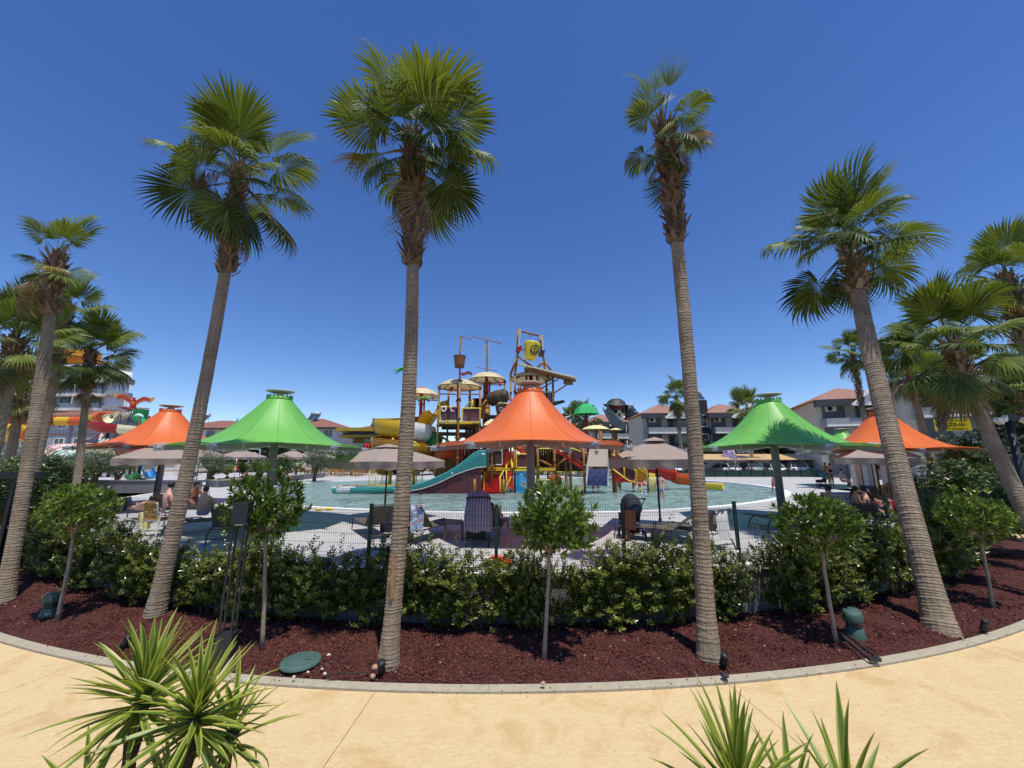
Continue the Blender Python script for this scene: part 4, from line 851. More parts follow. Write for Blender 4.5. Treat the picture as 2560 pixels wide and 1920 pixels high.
# ================================================================== BED FITTINGS
# lattice post light
root = thing('post_light', 'tall black lattice post light with box head and three legs', 'light', gp(556, 1678, .04), radians(14)); root.scale = (1.02, 1.02, 1.1)
mb = MB(); mb.box((0, 0, .22), (.2, .2, .44), bev=.008); mb.build('base_box', 'post_black', root)
for x, y in ((-.075, -.075), (.075, -.075), (.075, .075), (-.075, .075)): mb = MB(); mb.box((x, y, 1.12), (.024, .024, 1.4)); mb.build('leg', 'post_black', root)
mb = MB(); mb.box((0, 0, 1.95), (.2, .2, .27), bev=.006); mb.build('head_box', 'post_black', root)
mb = MB(); mb.box((0, 0, 1.8), (.14, .14, .02)); mb.build('lamp_plate', 'chrome', root)
# fallen one
root = thing('fallen_light_frame', 'black metal frame lying on the mulch beside the mushroom speaker', 'light', gp(2140, 1612, .14), 0)
a, b = gp(2102, 1582, .2), gp(2186, 1648, .1)
d = (b - a).normalized(); s_ = V((-d.y, d.x, 0)) * .06
for k in (-1, 1): mb = MB(); mb.beam(a + s_ * k, b + s_ * k, .028, .028); mb.build('bar', 'post_black', root, True)
mb = MB(); mb.beam(b - s_ * 1.35, b + s_ * 1.35, .05, .05); mb.build('end_plate', 'post_black', root, True)
mb = MB(); mb.beam(a - s_ * 1.2, a + s_ * 1.2, .03, .03); mb.build('cross_bar', 'post_black', root, True)
def speaker(label, loc, rz, s, mat):
    root = thing('garden_speaker', label, 'speaker', loc, rz, 'mushroom garden speakers'); root.scale = (s, s, s)
    mb = MB(); mb.lathe([(.0, .0), (.19, .0), (.185, .05), (.15, .22), (.12, .25), (.0, .25)], 22); mb.build('foot', mat, root)
    mb = MB(); mb.lathe([(.115, .25), (.115, .36)], 18); mb.build('grille', 'black', root)
    mb = MB()
    for k in range(5): a = k * 2 * pi / 5; mb.box((.125 * cos(a), .125 * sin(a), .3), (.02, .03, .12), a)
    mb.build('strut', mat, root)
    mb = MB(); mb.lathe([(.0, .35), (.15, .35), (.17, .365), (.18, .4), (.172, .52), (.16, .55), (.14, .565), (.0, .575)], 22); mb.v = [(x, y * 1.08, z - .18 * y * (z - .34) / .22) for x, y, z in mb.v]; mb.build('cap', mat, root)
speaker('green mushroom garden speaker near the stout palm', gp(2140, 1598, .05), 2.2, .78, 'speaker_green')
speaker('dark garden speaker beside the leftmost small tree', gp(122, 1545, .05), .5, .78, 'speaker_green')
def spot(label, loc, rz):
    root = thing('ground_spotlight', label, 'spotlight', loc, rz, 'small spike spotlights in the bed')
    mb = MB(); mb.lathe([(.0, .04), (.032, .045), (.048, .14), (.052, .2), (.056, .2), (.056, .235), (.0, .24)], 16); mb.v = [(x, y * cos(.35) - (z - .1) * sin(.35), .1 + y * sin(.35) + (z - .1) * cos(.35)) for x, y, z in mb.v]; mb.build('housing', 'post_black', root)
    mb = MB()
    for k in range(8): a = k * pi / 4; mb.box((.043 * cos(a), .043 * sin(a), .1), (.012, .006, .1), a, 0, 0)
    mb.v = [(x, y * cos(.35) - (z - .1) * sin(.35), .1 + y * sin(.35) + (z - .1) * cos(.35)) for x, y, z in mb.v]; mb.build('fin', 'black', root)
    mb = MB(); mb.bar((0, .02, -.08), (0, .01, .06), .012); mb.build('spike', 'black', root)
spot('small dark spotlight at the foot of the scarred palm', gp(953, 1696, .03), 0); spot('small dark spotlight by the slim palm', gp(1810, 1676, .03), .3); spot('spotlight near the kerb right of the stout palm', gp(2462, 1586, .03), 1); spot('spotlight half hidden behind the yucca leaves', gp(308, 1630, .03), 2)
mb = MB(); mb.lathe([(.0, .04), (.25, .04), (.27, .03), (.275, .0)], 32); mb.lathe([(.18, .041), (.18, .047), (.2, .047), (.2, .041)], 32); mb.box((.1, .0, .046), (.08, .03, .01)); o = mb.build('utility_cover', 'cover_green'); o.location = gp(752, 1656, .09); tag(o, 'round green plastic utility cover in the mulch', 'cover')
mb = MB(); mb.tube(smooth_path([gp(812, 1692, .1), gp(860, 1684, .12), (*gp(905, 1684, .1).xy, .11), gp(950, 1676, .1), gp(985, 1668, .14)], 6), .007, 5, True); o = mb.build('irrigation_hose', 'black'); tag(o, 'thin black hose lying on the mulch by the scarred palm', 'hose')
for i, (px, py, s_) in enumerate(((938, 1668, .055), (932, 1690, .04), (1358, 1708, .035), (822, 1638, .035), (812, 1684, .028), (735, 1692, .026), (770, 1680, .022), (805, 1672, .02), (585, 1548, .03), (1812, 1688, .06))):
    mb = MB(); mb.ball((0, 0, 0), (s_, s_ * .8, s_ * .65), 7, 5); mb.v = [(x * ru(.8, 1.15), y * ru(.8, 1.15), z * ru(.8, 1.1)) for x, y, z in mb.v]; mb.sm = [False] * len(mb.sm)
    o = mb.build('stone', 'pale_stone' if i in (3, 4, 5, 6, 7) else ('post_black' if i == 9 else 'dry_bit')); o.location = gp(px, py, .1) ; tag(o, ['larger tan stone at the foot of the scarred palm', 'smaller tan stone by the hose at the scarred palm', 'pale stone by the kerb below the central small tree', 'white stone above the round green cover', 'white stone left of the hose', 'white stone below the round cover', 'white pebble under the round cover rim', 'white pebble right of the round cover', 'pale stone under the shrubs behind the yucca', 'dark wet stone by the kerb near the slim palm'][i], 'stone', 'loose stones on the mulch')
# floodlight pole at the right edge
root = thing('floodlight_pole', 'dark pole with white floodlights at the right edge', 'lamp post', (12.6, 9.0, DK), 0)
tp = P(2520, 1050, 9.0); root.location = (tp.x, 9.0, 0.05)
mb = MB(); mb.tube([(0, 0, 0), (0, 0, tp.z - .05)], .07, 12); mb.build('pole', 'post_black', root)
mb = MB(); mb.box((0, 0, tp.z), (.2, .2, .16)); mb.box((0.1, 0, tp.z - .02), (.3, .1, .1)); mb.build('head', 'post_black', root)
for x, z, r in ((-.28, -.08, .5), (-.14, -.02, -.6), (.3, -.06, .3)): mb = MB(); mb.box((x, -.05, tp.z + z), (.17, .1, .09), .2, 0, r); mb.bar((x, -.03, tp.z + z), (0, 0, tp.z - .04), .012); mb.build('floodlight', 'white', root)
# black gate frame at the left edge
root = thing('gate_frame', 'black metal gate frame at the left edge behind the palm', 'gate', (-13.2, 11.2, .0))
q0, q1 = P(-70, 1188, 11.2), P(103, 1188, 11.2)
mb = MB(); mb.beam(q0, q1, .18, .18); mb.build('beam', 'post_black', root, True)
for px in (40, 68, -60): q = P(px, 1200, 11.25); mb = MB(); mb.box((q.x, q.y, q.z / 2 - .04), (.1, .1, q.z)); mb.build('post', 'post_black', root, True)
# ================================================================== PEOPLE
BASE = dict(pel=(0, 0, .95), sp=(0, 0, 1.12), ch=(0, 0, 1.32), nk=(0, 0, 1.47), hd=(0, -.02, 1.60), ht=(0, -.01, 1.68),
            hL=(-.09, 0, .90), kL=(-.10, 0, .49), aL=(-.10, .02, .09), tL=(-.11, -.13, .03), hR=(.09, 0, .90), kR=(.10, 0, .49), aR=(.10, .02, .09), tR=(.11, -.13, .03),
            sL=(-.17, 0, 1.41), eL=(-.23, .02, 1.13), wL=(-.24, -.06, .88), sR=(.17, 0, 1.41), eR=(.23, .02, 1.13), wR=(.24, -.06, .88))
RAD = dict(pel=(.15, .11), sp=(.135, .1), ch=(.15, .11), nk=(.055, .055), hd=(.078, .092), ht=(.06, .07), hL=(.09, .09), kL=(.058, .058), aL=(.04, .04), tL=(.035, .025), sL=(.062, .06), eL=(.042, .042), wL=(.03, .03))
EDG = [('pel', 'sp'), ('sp', 'ch'), ('ch', 'nk'), ('nk', 'hd'), ('hd', 'ht')] + [(a + s, b + s) for s in 'LR' for a, b in (('h', 'k'), ('k', 'a'), ('a', 't'), ('s', 'e'), ('e', 'w'))] + [('pel', 'hL'), ('pel', 'hR'), ('ch', 'sL'), ('ch', 'sR')]
SIT = dict(pel=(0, 0, .12), sp=(0, .05, .3), ch=(0, .03, .5), nk=(0, -.0, .65), hd=(0, -.04, .78), ht=(0, -.03, .86), hL=(-.09, -.04, .1), kL=(-.14, -.40, .16), aL=(-.1, -.78, .06), tL=(-.1, -.84, .17), hR=(.09, -.04, .1), kR=(.14, -.40, .16), aR=(.1, -.78, .06), tR=(.1, -.84, .17),
           sL=(-.17, .02, .58), eL=(-.22, -.05, .32), wL=(-.17, -.28, .2), sR=(.17, .02, .58), eR=(.22, -.05, .32), wR=(.17, -.28, .2))
KNEE = dict(SIT, kL=(-.12, -.34, .42), aL=(-.1, -.5, .05), tL=(-.1, -.64, .02), kR=(.12, -.34, .42), aR=(.1, -.5, .05), tR=(.1, -.64, .02), eL=(-.24, -.12, .36), wL=(-.1, -.36, .4), eR=(.24, -.12, .36), wR=(.1, -.36, .4))
CHAIR = dict(SIT, kL=(-.12, -.42, .1), aL=(-.12, -.46, -.32), tL=(-.12, -.6, -.38), kR=(.12, -.42, .1), aR=(.12, -.46, -.32), tR=(.12, -.6, -.38))
LIE = dict(pel=(0, 0, .12), sp=(0, .17, .17), ch=(0, .34, .28), nk=(0, .46, .37), hd=(0, .56, .46), ht=(0, .63, .5), hL=(-.09, -.04, .11), kL=(-.11, -.44, .13), aL=(-.09, -.84, .07), tL=(-.1, -.9, .24), hR=(.09, -.04, .11), kR=(.11, -.44, .13), aR=(.1, -.84, .07), tR=(.14, -.9, .24),
           sL=(-.17, .38, .31), eL=(-.26, .22, .16), wL=(-.2, .0, .16), sR=(.17, .38, .31), eR=(.26, .22, .16), wR=(.2, .0, .16))
STEP = dict(BASE, ch=(-.02, -.1, 1.28), sp=(0, -.03, 1.1), nk=(-.03, -.18, 1.42), hd=(-.04, -.24, 1.53), ht=(-.04, -.25, 1.61), kL=(-.1, -.3, .68), aL=(-.1, -.25, .28), tL=(-.1, -.4, .22), aR=(.1, .16, .08), kR=(.1, .02, .5), sL=(-.17, -.12, 1.36), eL=(-.26, .02, 1.12), wL=(-.24, -.2, .95), sR=(.16, -.12, 1.36), eR=(.26, .05, 1.14), wR=(.2, -.2, 1.0))
WADE = dict(BASE, eL=(-.27, .03, 1.15), wL=(-.3, -.08, .92), eR=(.27, .03, 1.15), wR=(.3, -.08, .92))
SPREAD = dict(BASE, eL=(-.36, -.02, 1.24), wL=(-.5, -.08, 1.22), eR=(.36, -.02, 1.24), wR=(.5, -.08, 1.22))
def skin_mesh(name, joints, edges, mat, k=1.0, radf=None):
    names = []; 
    for a, b in edges:
        for q in (a, b):
            if q not in names: names.append(q)
    if 'pel' in names: names.remove('pel'); names.insert(0, 'pel')
    me = bpy.data.meshes.new('tmp'); me.from_pydata([joints[q] for q in names], [(names.index(a), names.index(b)) for a, b in edges], [])
    o = bpy.data.objects.new('tmp', me); col.objects.link(o); md = o.modifiers.new('s', 'SKIN'); md.use_smooth_shade = True; md.branch_smoothing = .6; o.modifiers.new('u', 'SUBSURF').levels = 1
    for i, q in enumerate(names):
        r = (radf or {}).get(q) or RAD.get(q) or RAD.get(q[:-1] + 'L', (.04, .04)); me.skin_vertices[0].data[i].radius = (r[0] * k, r[1] * k)
        me.skin_vertices[0].data[i].use_root = (i == 0)
    dg = bpy.context.evaluated_depsgraph_get(); dg.update(); r = bpy.data.meshes.new_from_object(o.evaluated_get(dg)); r.name = name
    bpy.data.objects.remove(o); r.materials.clear(); r.materials.append(MT[mat])
    r.polygons.foreach_set('use_smooth', [True] * len(r.polygons)); r.polygons.foreach_set('material_index', [0] * len(r.polygons)); return r
def person(label, loc, rz, pose, skin, suit=None, top=None, hair='hair_dark', s=1.0, longhair=False, group=None, hat=None, bare=False):
    root = thing('person', label, 'person', loc, rz, group); root.scale = (s, s, s); J = dict(pose)
    E = list(EDG)
    for sd in 'LR':
        w_, e_ = V(J['w' + sd]), V(J['e' + sd]); d = (w_ - e_).normalized(); x, y = frame(d); J['p' + sd] = tuple(w_ + d * .07); E.append(('w' + sd, 'p' + sd))
        for f in range(4): J['f%d%s' % (f, sd)] = tuple(w_ + d * (.15 - .012 * abs(f - 1)) + x * (f - 1.5) * .024 + y * .012); E.append(('p' + sd, 'f%d%s' % (f, sd)))
        J['th' + sd] = tuple(w_ + d * .075 + x * .06 + y * .02); E.append(('w' + sd, 'th' + sd))
    rf = {'pL': (.032, .022), 'pR': (.032, .022), 'thL': (.011, .011), 'thR': (.011, .011)}; rf.update({'f%d%s' % (f, sd): (.009, .009) for f in range(4) for sd in 'LR'})
    h, nk = V(J['hd']), V(J['nk']); up = (h - nk).normalized(); fw = (V((0, -1, 0)) - up * up.dot(V((0, -1, 0)))).normalized()
    J['no'] = tuple(h + fw * .1 - up * .005); E.append(('hd', 'no')); rf['no'] = (.016, .016)
    bd = obj('body', skin_mesh('body', J, E, skin, 1, rf), root)
    side = up.cross(fw)
    hm = MB(); R3 = Matrix((side, -fw, up)).transposed()
    hm.ball(h - fw * .022 + up * .035, (.083, .09, .09), 12, 8, R3)
    if longhair: hm.tube([h - fw * .06, nk - fw * .08, nk - fw * .1 - up * .22], [.06, .055, .025], 9)
    hm.build('hair', hair, root)
    if suit: obj('trunks', skin_mesh('trunks', J, [('pel', 'hL'), ('pel', 'hR'), ('hL', 'mL'), ('hR', 'mR'), ('pel', 'sp2')], suit, 1.12, {'mL': (.08, .08), 'mR': (.08, .08), 'sp2': (.13, .1)}) if not J.update(mL=tuple(V(J['hL']).lerp(V(J['kL']), .45)), mR=tuple(V(J['hR']).lerp(V(J['kR']), .45)), sp2=tuple(V(J['pel']).lerp(V(J['sp']), .45))) else None, root)
    if top: obj('top', skin_mesh('top', J, [('sp', 'ch'), ('ch', 'sL2'), ('ch', 'sR2'), ('sp', 'pel')], top, 1.08, {'sL2': (.07, .08), 'sR2': (.07, .08)}) if not J.update(sL2=tuple(V(J['ch']).lerp(V(J['sL']), .55)), sR2=tuple(V(J['ch']).lerp(V(J['sR']), .55))) else None, root)
    if hat: mb = MB(); mb.ball(h + up * .06, (.1, .11, .075), 12, 7, R3); mb.box(h + fw * .13 + up * .05, (.12, .1, .012), 0); mb.build('cap', hat, root)
    return root
LOW = 'people in the pool'
water_z = WZ
def wz(px, py, sink): q = G(px, py, WZ); q.z = WZ - sink; return q
person('person in blue swim shorts standing in the pool behind the parasol pole', wz(1655, 1248, .45), radians(150), WADE, 'skin_pink', 'cloth_blue', None, 'hair_brown', 1.05)
person('child with orange armbands standing in the pool', wz(1600, 1232, .4), radians(10), SPREAD, 'skin_pink', 'cloth_yellow', 'cloth_red', 'hair_brown', .72, hat='cloth_red')
q = wz(1600, 1232, .4)
for sg, side_ in ((-1, 'left'), (1, 'right')):
    mb = MB(); mb.v = []; mb.lathe([(.05, -.07), (.085, -.07), (.1, 0), (.085, .07), (.05, .07)], 14); mb.v = [(z, y, x) for x, y, z in mb.v]; o = mb.build('armband', 'float_orange'); o.location = q + V((sg * .31, -.02, .92)); tag(o, 'inflated orange armband on the pool child, %s one in the picture' % side_, 'armband', 'armbands of the pool child')
q = dk(1934, 1228); q.z = DK - .25; person('person in red bottoms stepping out over the right rim of the pool', q, radians(60), STEP, 'skin_tan', 'cloth_red', None, 'hair_dark', .78, longhair=True)
q = G(1052, 1238, WZ); person('swimmer with only a dark head above the water', (q.x, q.y, WZ - 1.32), radians(80), BASE, 'skin_tan', None, 'cloth_black', 'hair_dark', .86)
q = P(1018, 1208, 24.3); person('child splashing at the foot of the teal slide', (q.x, q.y, WZ - .3), 2.0, SPREAD, 'skin_tan', 'cloth_black', None, 'hair_dark', .65)
q = P(1658, 1180, 30.5); person('person in a pink top climbing at the red slide', (q.x, q.y, q.z - 1.1), 2.6, STEP, 'skin_tan', 'cloth_pink', 'cloth_pink', 'hair_dark', .8)
q = G(752, 1262, WZ); person('bather resting at the left rim of the pool behind the tree', (q.x, q.y, WZ - 1.0), -1.2, BASE, 'skin_tan', None, None, 'hair_dark', .9)
PL = 'people resting on the deck'
q = dk(612, 1214); person('bare-chested person sitting on the planter edge', (q.x, q.y, DK + .45), radians(70), CHAIR, 'skin_brown', 'cloth_white', None, 'hair_dark', .85, group=PL)
q = dk(712, 1207); person('person with white shirt and red towel sitting on the planter edge', (q.x, q.y, DK + .45), radians(95), CHAIR, 'skin_tan', 'cloth_white', 'cloth_white', 'hair_dark', .9, group=PL)
hang('towel', 'red towel over the shoulder of the seated person', V((q.x + .12, q.y - .08, DK + .98)), (1, .1, 0), .25, .3, .42, 'red_towel')
# left group
q = dk(408, 1318); person('bare-chested person sitting beside the wooden armchair', (q.x, q.y, DK + .40), radians(150), SIT, 'skin_pink', 'navy_cloth', None, 'hair_dark', 1.06, group=PL)
q = dk(500, 1322); person('person with bare back turned to us in lilac bottoms', (q.x, q.y, DK + .34), radians(200), KNEE, 'skin_pink', 'cloth_lilac', None, 'hair_brown', 1.0, group=PL)
q = dk(478, 1296); person('person in black sitting in the shade behind the thick palm', (q.x, q.y, DK + .38), radians(60), SIT, 'skin_brown', 'cloth_black', 'cloth_black', 'hair_dark', 1.0, True, group=PL)
q = dk(352, 1306); person('person lying on the dark lounger at far left', (q.x, q.y, DK + .34), radians(240), LIE, 'skin_pink', 'cloth_black', None, 'hair_dark', 1.0, group=PL)
q = dk(452, 1288); person('person with arm raised in the left group', (q.x, q.y, DK + .4), radians(300), dict(SIT, eL=(-.3, 0, .75), wL=(-.12, .02, .95)), 'skin_pink', 'cloth_black', 'cloth_black', 'hair_dark', 1.0, group=PL)
# sunbather in the middle
q = dk(1228, 1338); person('sunbather lying on a lounger with soles towards the pool', (q.x + .05, q.y + .25, DK + .34), radians(176), dict(LIE, tL=(-.1, -.86, .34), tR=(.14, -.86, .3)), 'skin_pink', 'cloth_black', None, 'hair_dark', 1.05, group=PL)
# right group
q = dk(2058, 1325); 
for px, py, rz_, po, sk, su, tp_, lh, s_, dz, lb in ((2088, 1322, 200, SIT, 'skin_tan', 'cloth_black', None, False, 1.02, .36, 'person with bare back sitting on a lounger under the right parasol'),
     (2180, 1326, 215, SIT, 'skin_pink', 'cloth_black', 'cloth_black', True, 1.02, .36, 'person in a black swimsuit leaning over on a lounger'),
     (2150, 1312, 30, SIT, 'skin_tan', 'cloth_white', None, True, .92, .38, 'person facing us behind the one in the black swimsuit'),
     (2240, 1306, 120, LIE, 'skin_pink', 'cloth_red', 'cloth_white', True, 1.0, .36, 'person in white and red reclining at the right of the group'),
     (2205, 1290, 80, LIE, 'skin_tan', 'cloth_red', 'cloth_red', False, 1.0, .36, 'person in red lying behind the right group')):
    q = dk(px, py); person(lb, (q.x, q.y, DK + dz), radians(rz_), po, sk, su, tp_, 'hair_dark', s_, lh, group=PL)
q = dk(2082, 1218); person('standing person in a black swimsuit near the teal pushchair', q, radians(10), BASE, 'skin_tan', 'cloth_black', 'cloth_black', 'hair_dark', 1.0, group=PL)
q = dk(2070, 1214); person('standing bare-chested person behind the teal pushchair', q, radians(-20), BASE, 'skin_brown', 'cloth_black', None, 'hair_dark', 1.02, group=PL)
q = dk(2108, 1222); person('person in pink sitting beside the standing one in black', (q.x, q.y, DK + .42), radians(40), CHAIR, 'skin_pink', 'cloth_pink', 'cloth_pink', 'hair_brown', 1.05, group=PL)
# ================================================================== THE PLAY STRUCTURE IN THE POOL
def W(zx, zy, Y): return P(960 + zx * .28933, 780 + zy * .28933, Y)
ps = thing('water_play_structure', 'big pirate-themed water play structure with towers, domes and tipping bucket', 'play structure', (*W(1000, 1500, 27).xy, WZ - .3))
def part(mb, name, mat): return mb.build(name, mat, ps, True)
def post(zx, zt, Y, zb=1600, r=.075, mat='brown_post', name='post'):
    a = W(zx, zt, Y); b = V((a.x, Y, WZ - .3)); 
    if zb < 1500: b.z = W(zx, zb, Y).z
    mb = MB(); mb.tube([b, a], r, 9)
    n_ = int((a.z - b.z) / 1.3)
    for k in range(n_): z = a.z - .15 - k * 1.3; mb.lathe([(r * 1.5, z), (r * 1.5, z + .12)], 9, (a.x, Y, 0), True, cap=True)
    return part(mb, name, mat)
def dome(zx, zrim, ztop, hw, Y, name='dome_roof', mat='fabric_cream', flat=1.0, ribs=True):
    a, t = W(zx, zrim, Y), W(zx, ztop, Y); R = hw * .28933 / FPX * Y; H = t.z - a.z; N = 32; rows = []
    for k in range(7):
        u = k / 6; rr = R * (1 - u ** 2.2) if k < 6 else .02
        row = []
        for j in range(N):
            f = 1 + .03 * cos(j * 2 * pi / N * 8); zz = a.z + H * (1 - (1 - u) ** 1.8 if False else sqrt(max(0, 1 - (rr / R) ** 2)) if R else 0) * 1.0
            row.append((a.x + rr * f * cos(2 * pi * j / N), Y + rr * f * sin(2 * pi * j / N), a.z + H * (1 - (rr / R) ** 2) ** .8 if rr <= R else a.z))
        rows.append(row)
    mb = MB(); mb.grid(rows, True, True); d = part(mb, name, mat)
    if ribs:
        mb = MB()
        for j in range(8):
            an = j * pi / 4 + .2; mb.tube([(a.x + R * f * cos(an), Y + R * f * sin(an), a.z - .04 + H * (1 - f * f) ** .8) for f in (1, .8, .55, .3, .05)], .035, 5)
        mb.tube([(a.x + R * cos(t_ * pi / 12), Y + R * sin(t_ * pi / 12), a.z - .03) for t_ in range(25)], .03, 5, False); mb.build('rib', 'brown_post', d, True) if False else part(mb, 'dome_rib', 'brown_post')
def deck(pts, th=.14, mat='yellow', name='platform'):
    mb = MB(); p = [V(q) for q in pts]; mb.slab([q - V((0, 0, th)) for q in p], V((0, 0, th))); return part(mb, name, mat)
def panel(x0, x1, y0, y1, Y, Y2=None, fr='yellow_bright', fill='planks', name='railing_panel'):
    Y2 = Y if Y2 is None else Y2; A, B, C_, D = W(x0, y1, Y), W(x1, y1, Y2), W(x1, y0, Y2), W(x0, y0, Y)
    mb = MB(); rd = smooth_path([A.lerp(B, .06), A.lerp(B, .94), B.lerp(C_, .06), B.lerp(C_, .94), C_.lerp(D, .06), C_.lerp(D, .94), D.lerp(A, .06), D.lerp(A, .94), A.lerp(B, .06)], 3); mb.tube(rd, .045, 6, False); f = part(mb, name, fr)
    mb = MB(); n = max(3, int((B - A).length / .13)); dy = V((0, .03, 0))
    for k in range(n):
        u0, u1 = .04 + .92 * k / n, .04 + .92 * (k + .92) / n; mb.slab([A.lerp(B, u0).lerp(D.lerp(C_, u0), .05) + dy * (1 + .3 * (k % 2)), A.lerp(B, u1).lerp(D.lerp(C_, u1), .05) + dy * (1 + .3 * (k % 2)), A.lerp(B, u1).lerp(D.lerp(C_, u1), .95) + dy, A.lerp(B, u0).lerp(D.lerp(C_, u0), .95) + dy], (0, .03, 0))
    part(mb, 'plank_infill', fill)
# left dome tower
for zx, Y, zt in ((478, 26.2, 640), (655, 25.4, 570), (832, 26.2, 640), (560, 28.4, 650), (745, 28.4, 650)): post(zx, zt, Y)
post(648, 600, 27, r=.13, mat='red_dark', name='red_column')
dome(650, 650, 582, 187, 27)
deck([W(470, 950, 26.2), W(655, 950, 25.3), W(838, 950, 26.2), W(790, 950, 28.6), W(520, 950, 28.6)])
panel(484, 648, 818, 940, 26.1, 25.5); panel(676, 828, 832, 952, 25.5, 26.1)
for zx in (518, 597):
    c = W(zx, 838, 25.75); mb = MB(); n_ = 9; pts = [c + V((.16 * cos(k * 2 * pi / n_), -.04, .16 * sin(k * 2 * pi / n_))) for k in range(n_ + 1)]; mb.tube(pts, .05, 6, False); part(mb, 'porthole_flower', 'white'); mb = MB(); mb.ball(c + V((-.05, -.05, .02)), (.12, .03, .09), 8, 6); part(mb, 'porthole_emblem', 'red')
for zy in (668, 708):
    mb = MB(); mb.bar(W(478, zy, 26.2), W(655, zy + 4, 25.4), .045); mb.bar(W(655, zy, 25.4), W(832, zy + 4, 26.2), .045); part(mb, 'brace_ring', 'brown_post')
mb = MB(); c = W(582, 672, 25.7); mb.lathe([(.02, -.2), (.16, .16), (.16, .18), (.0, .18)], 12, c); part(mb, 'hanging_bucket', 'red')
# mast with crow's nest
mb = MB(); mb.tube([W(655, 575, 25.4), W(655, 210, 25.4)], .06, 9); mb.bar(W(655, 210, 25.4), W(757, 235, 25.0), .03); mb.bar(W(665, 215, 25.4), W(665, 300, 25.4), .02); part(mb, 'mast', 'brown_post')
c = W(653, 430, 25.4); hh = (W(653, 380, 25.4) - W(653, 478, 25.4)).z / 2; mb = MB()
for k in range(14):
    a0, a1 = k * 2 * pi / 14, (k + .93) * 2 * pi / 14; mb.hexa([c + V((r * cos(a), r * sin(a), z)) for z, ro, ri in ((-hh, .31, .28), (hh, .41, .38)) for r, a in ((ri, a0), (ro, a0), (ro, a1), (ri, a1))])
nest = part(mb, 'crows_nest', 'wood_mid'); mb = MB(); mb.lathe([(.33, -hh + .1), (.335, -hh + .14)], 20, c); mb.lathe([(.415, hh - .06), (.425, hh)], 20, c); mb.lathe([(.0, -hh), (.32, -hh)], 14, c); part(mb, 'nest_hoop', 'wood_dark')
# middle dome tower
for zx, Y, zt in ((742, 30, 590), (912, 28.6, 600), (1046, 29.5, 590), (865, 31, 590)): post(zx, zt, Y)
post(888, 540, 29.6, r=.14, mat='red_dark', name='red_column'); dome(893, 588, 522, 160, 29.6)
mb = MB(); mb.tube([W(890, 545, 29.6), W(890, 215, 29.6)], .055, 8); mb.bar(W(768, 212, 29), W(1012, 272, 30), .035); mb.bar(W(800, 478, 29), W(975, 508, 30), .03); part(mb, 'mast', 'brown_post')
mb = MB()
for sx in (868, 912): mb.bar(W(sx, 262, 29.5), W(sx, 520, 29.5), .012)
for k in range(15): zy = 268 + k * 17; mb.bar(W(868, zy, 29.5), W(912, zy, 29.5), .009)
part(mb, 'rigging_ladder', 'rope_tan')
mb = MB(); mb.grid([[W(665 + 12 * k, 518 + 8 * sin(k * .9) + j * 13, 28.5) for k in range(9)] for j in range(3)]); mb.grid([[W(665 + 12 * k, 518 + 8 * sin(k * .9) + j * 13, 28.52) for k in range(9)] for j in range(3)]); part(mb, 'pennant', 'bandana')
mb = MB(); c = W(1003, 622, 28.8); mb.lathe([(.02, -.22), (.17, .18), (.0, .18)], 12, c); part(mb, 'hanging_bucket', 'red')
for zy in (612, 630): mb = MB(); mb.bar(W(742, zy, 30), W(912, zy, 28.6), .04); mb.bar(W(912, zy, 28.6), W(1046, zy, 29.5), .04); part(mb, 'brace_ring', 'brown_post')
deck([W(760, 895, 28.5), W(1140, 895, 28), W(1140, 895, 31), W(760, 895, 31)], mat='wood_dark')
for zx in (772, 800): mb = MB(); mb.slab([W(zx - 8, 745, 28.6), W(zx + 70, 745, 28.6), W(zx + 70, 890, 28.6), W(zx - 8, 890, 28.6)][::-1], (0, .06, 0)); part(mb, 'dark_boards', 'maroon')
for a, b, c in (((700, 825), (765, 755), 26.3), ((712, 835), (775, 765), 26.6), ((838, 815), (895, 752), 27.5)):
    mb = MB(); A, B = W(*a, c), W(*b, c); mb.bar(A, B, .045); mb.bar(B, B - V((0, 0, .9)), .045); mb.bar(A, A - V((0, 0, .5)), .045); part(mb, 'stair_rail', 'yellow_bright')
# barrel
c = W(985, 740, 27.2); mb = MB(); pr = [(.3, -.75), (.42, -.4), (.47, 0), (.42, .4), (.3, .75)]; pr = [(.0, -.7)] + [(r * 1.2, z) for r, z in pr] + [(.0, .7)]
mb.lathe(pr, 20); ro = Matrix.Rotation(radians(78), 3, 'Y') @ Matrix.Identity(3); mb.v = [tuple(c + Matrix.Rotation(-.25, 3, 'Z') @ (ro @ V(p))) for p in mb.v]; mb.sm = [False] * len(mb.sm); br_ = part(mb, 'barrel', 'wood_dark')
for t_ in (-.5, .5): mb = MB(); mb.lathe([(.5, t_ - .05), (.515, t_ - .05), (.515, t_ + .05), (.5, t_ + .05)], 20); mb.v = [tuple(c + Matrix.Rotation(-.25, 3, 'Z') @ (ro @ V(p))) for p in mb.v]; part(mb, 'barrel_hoop', 'charcoal')
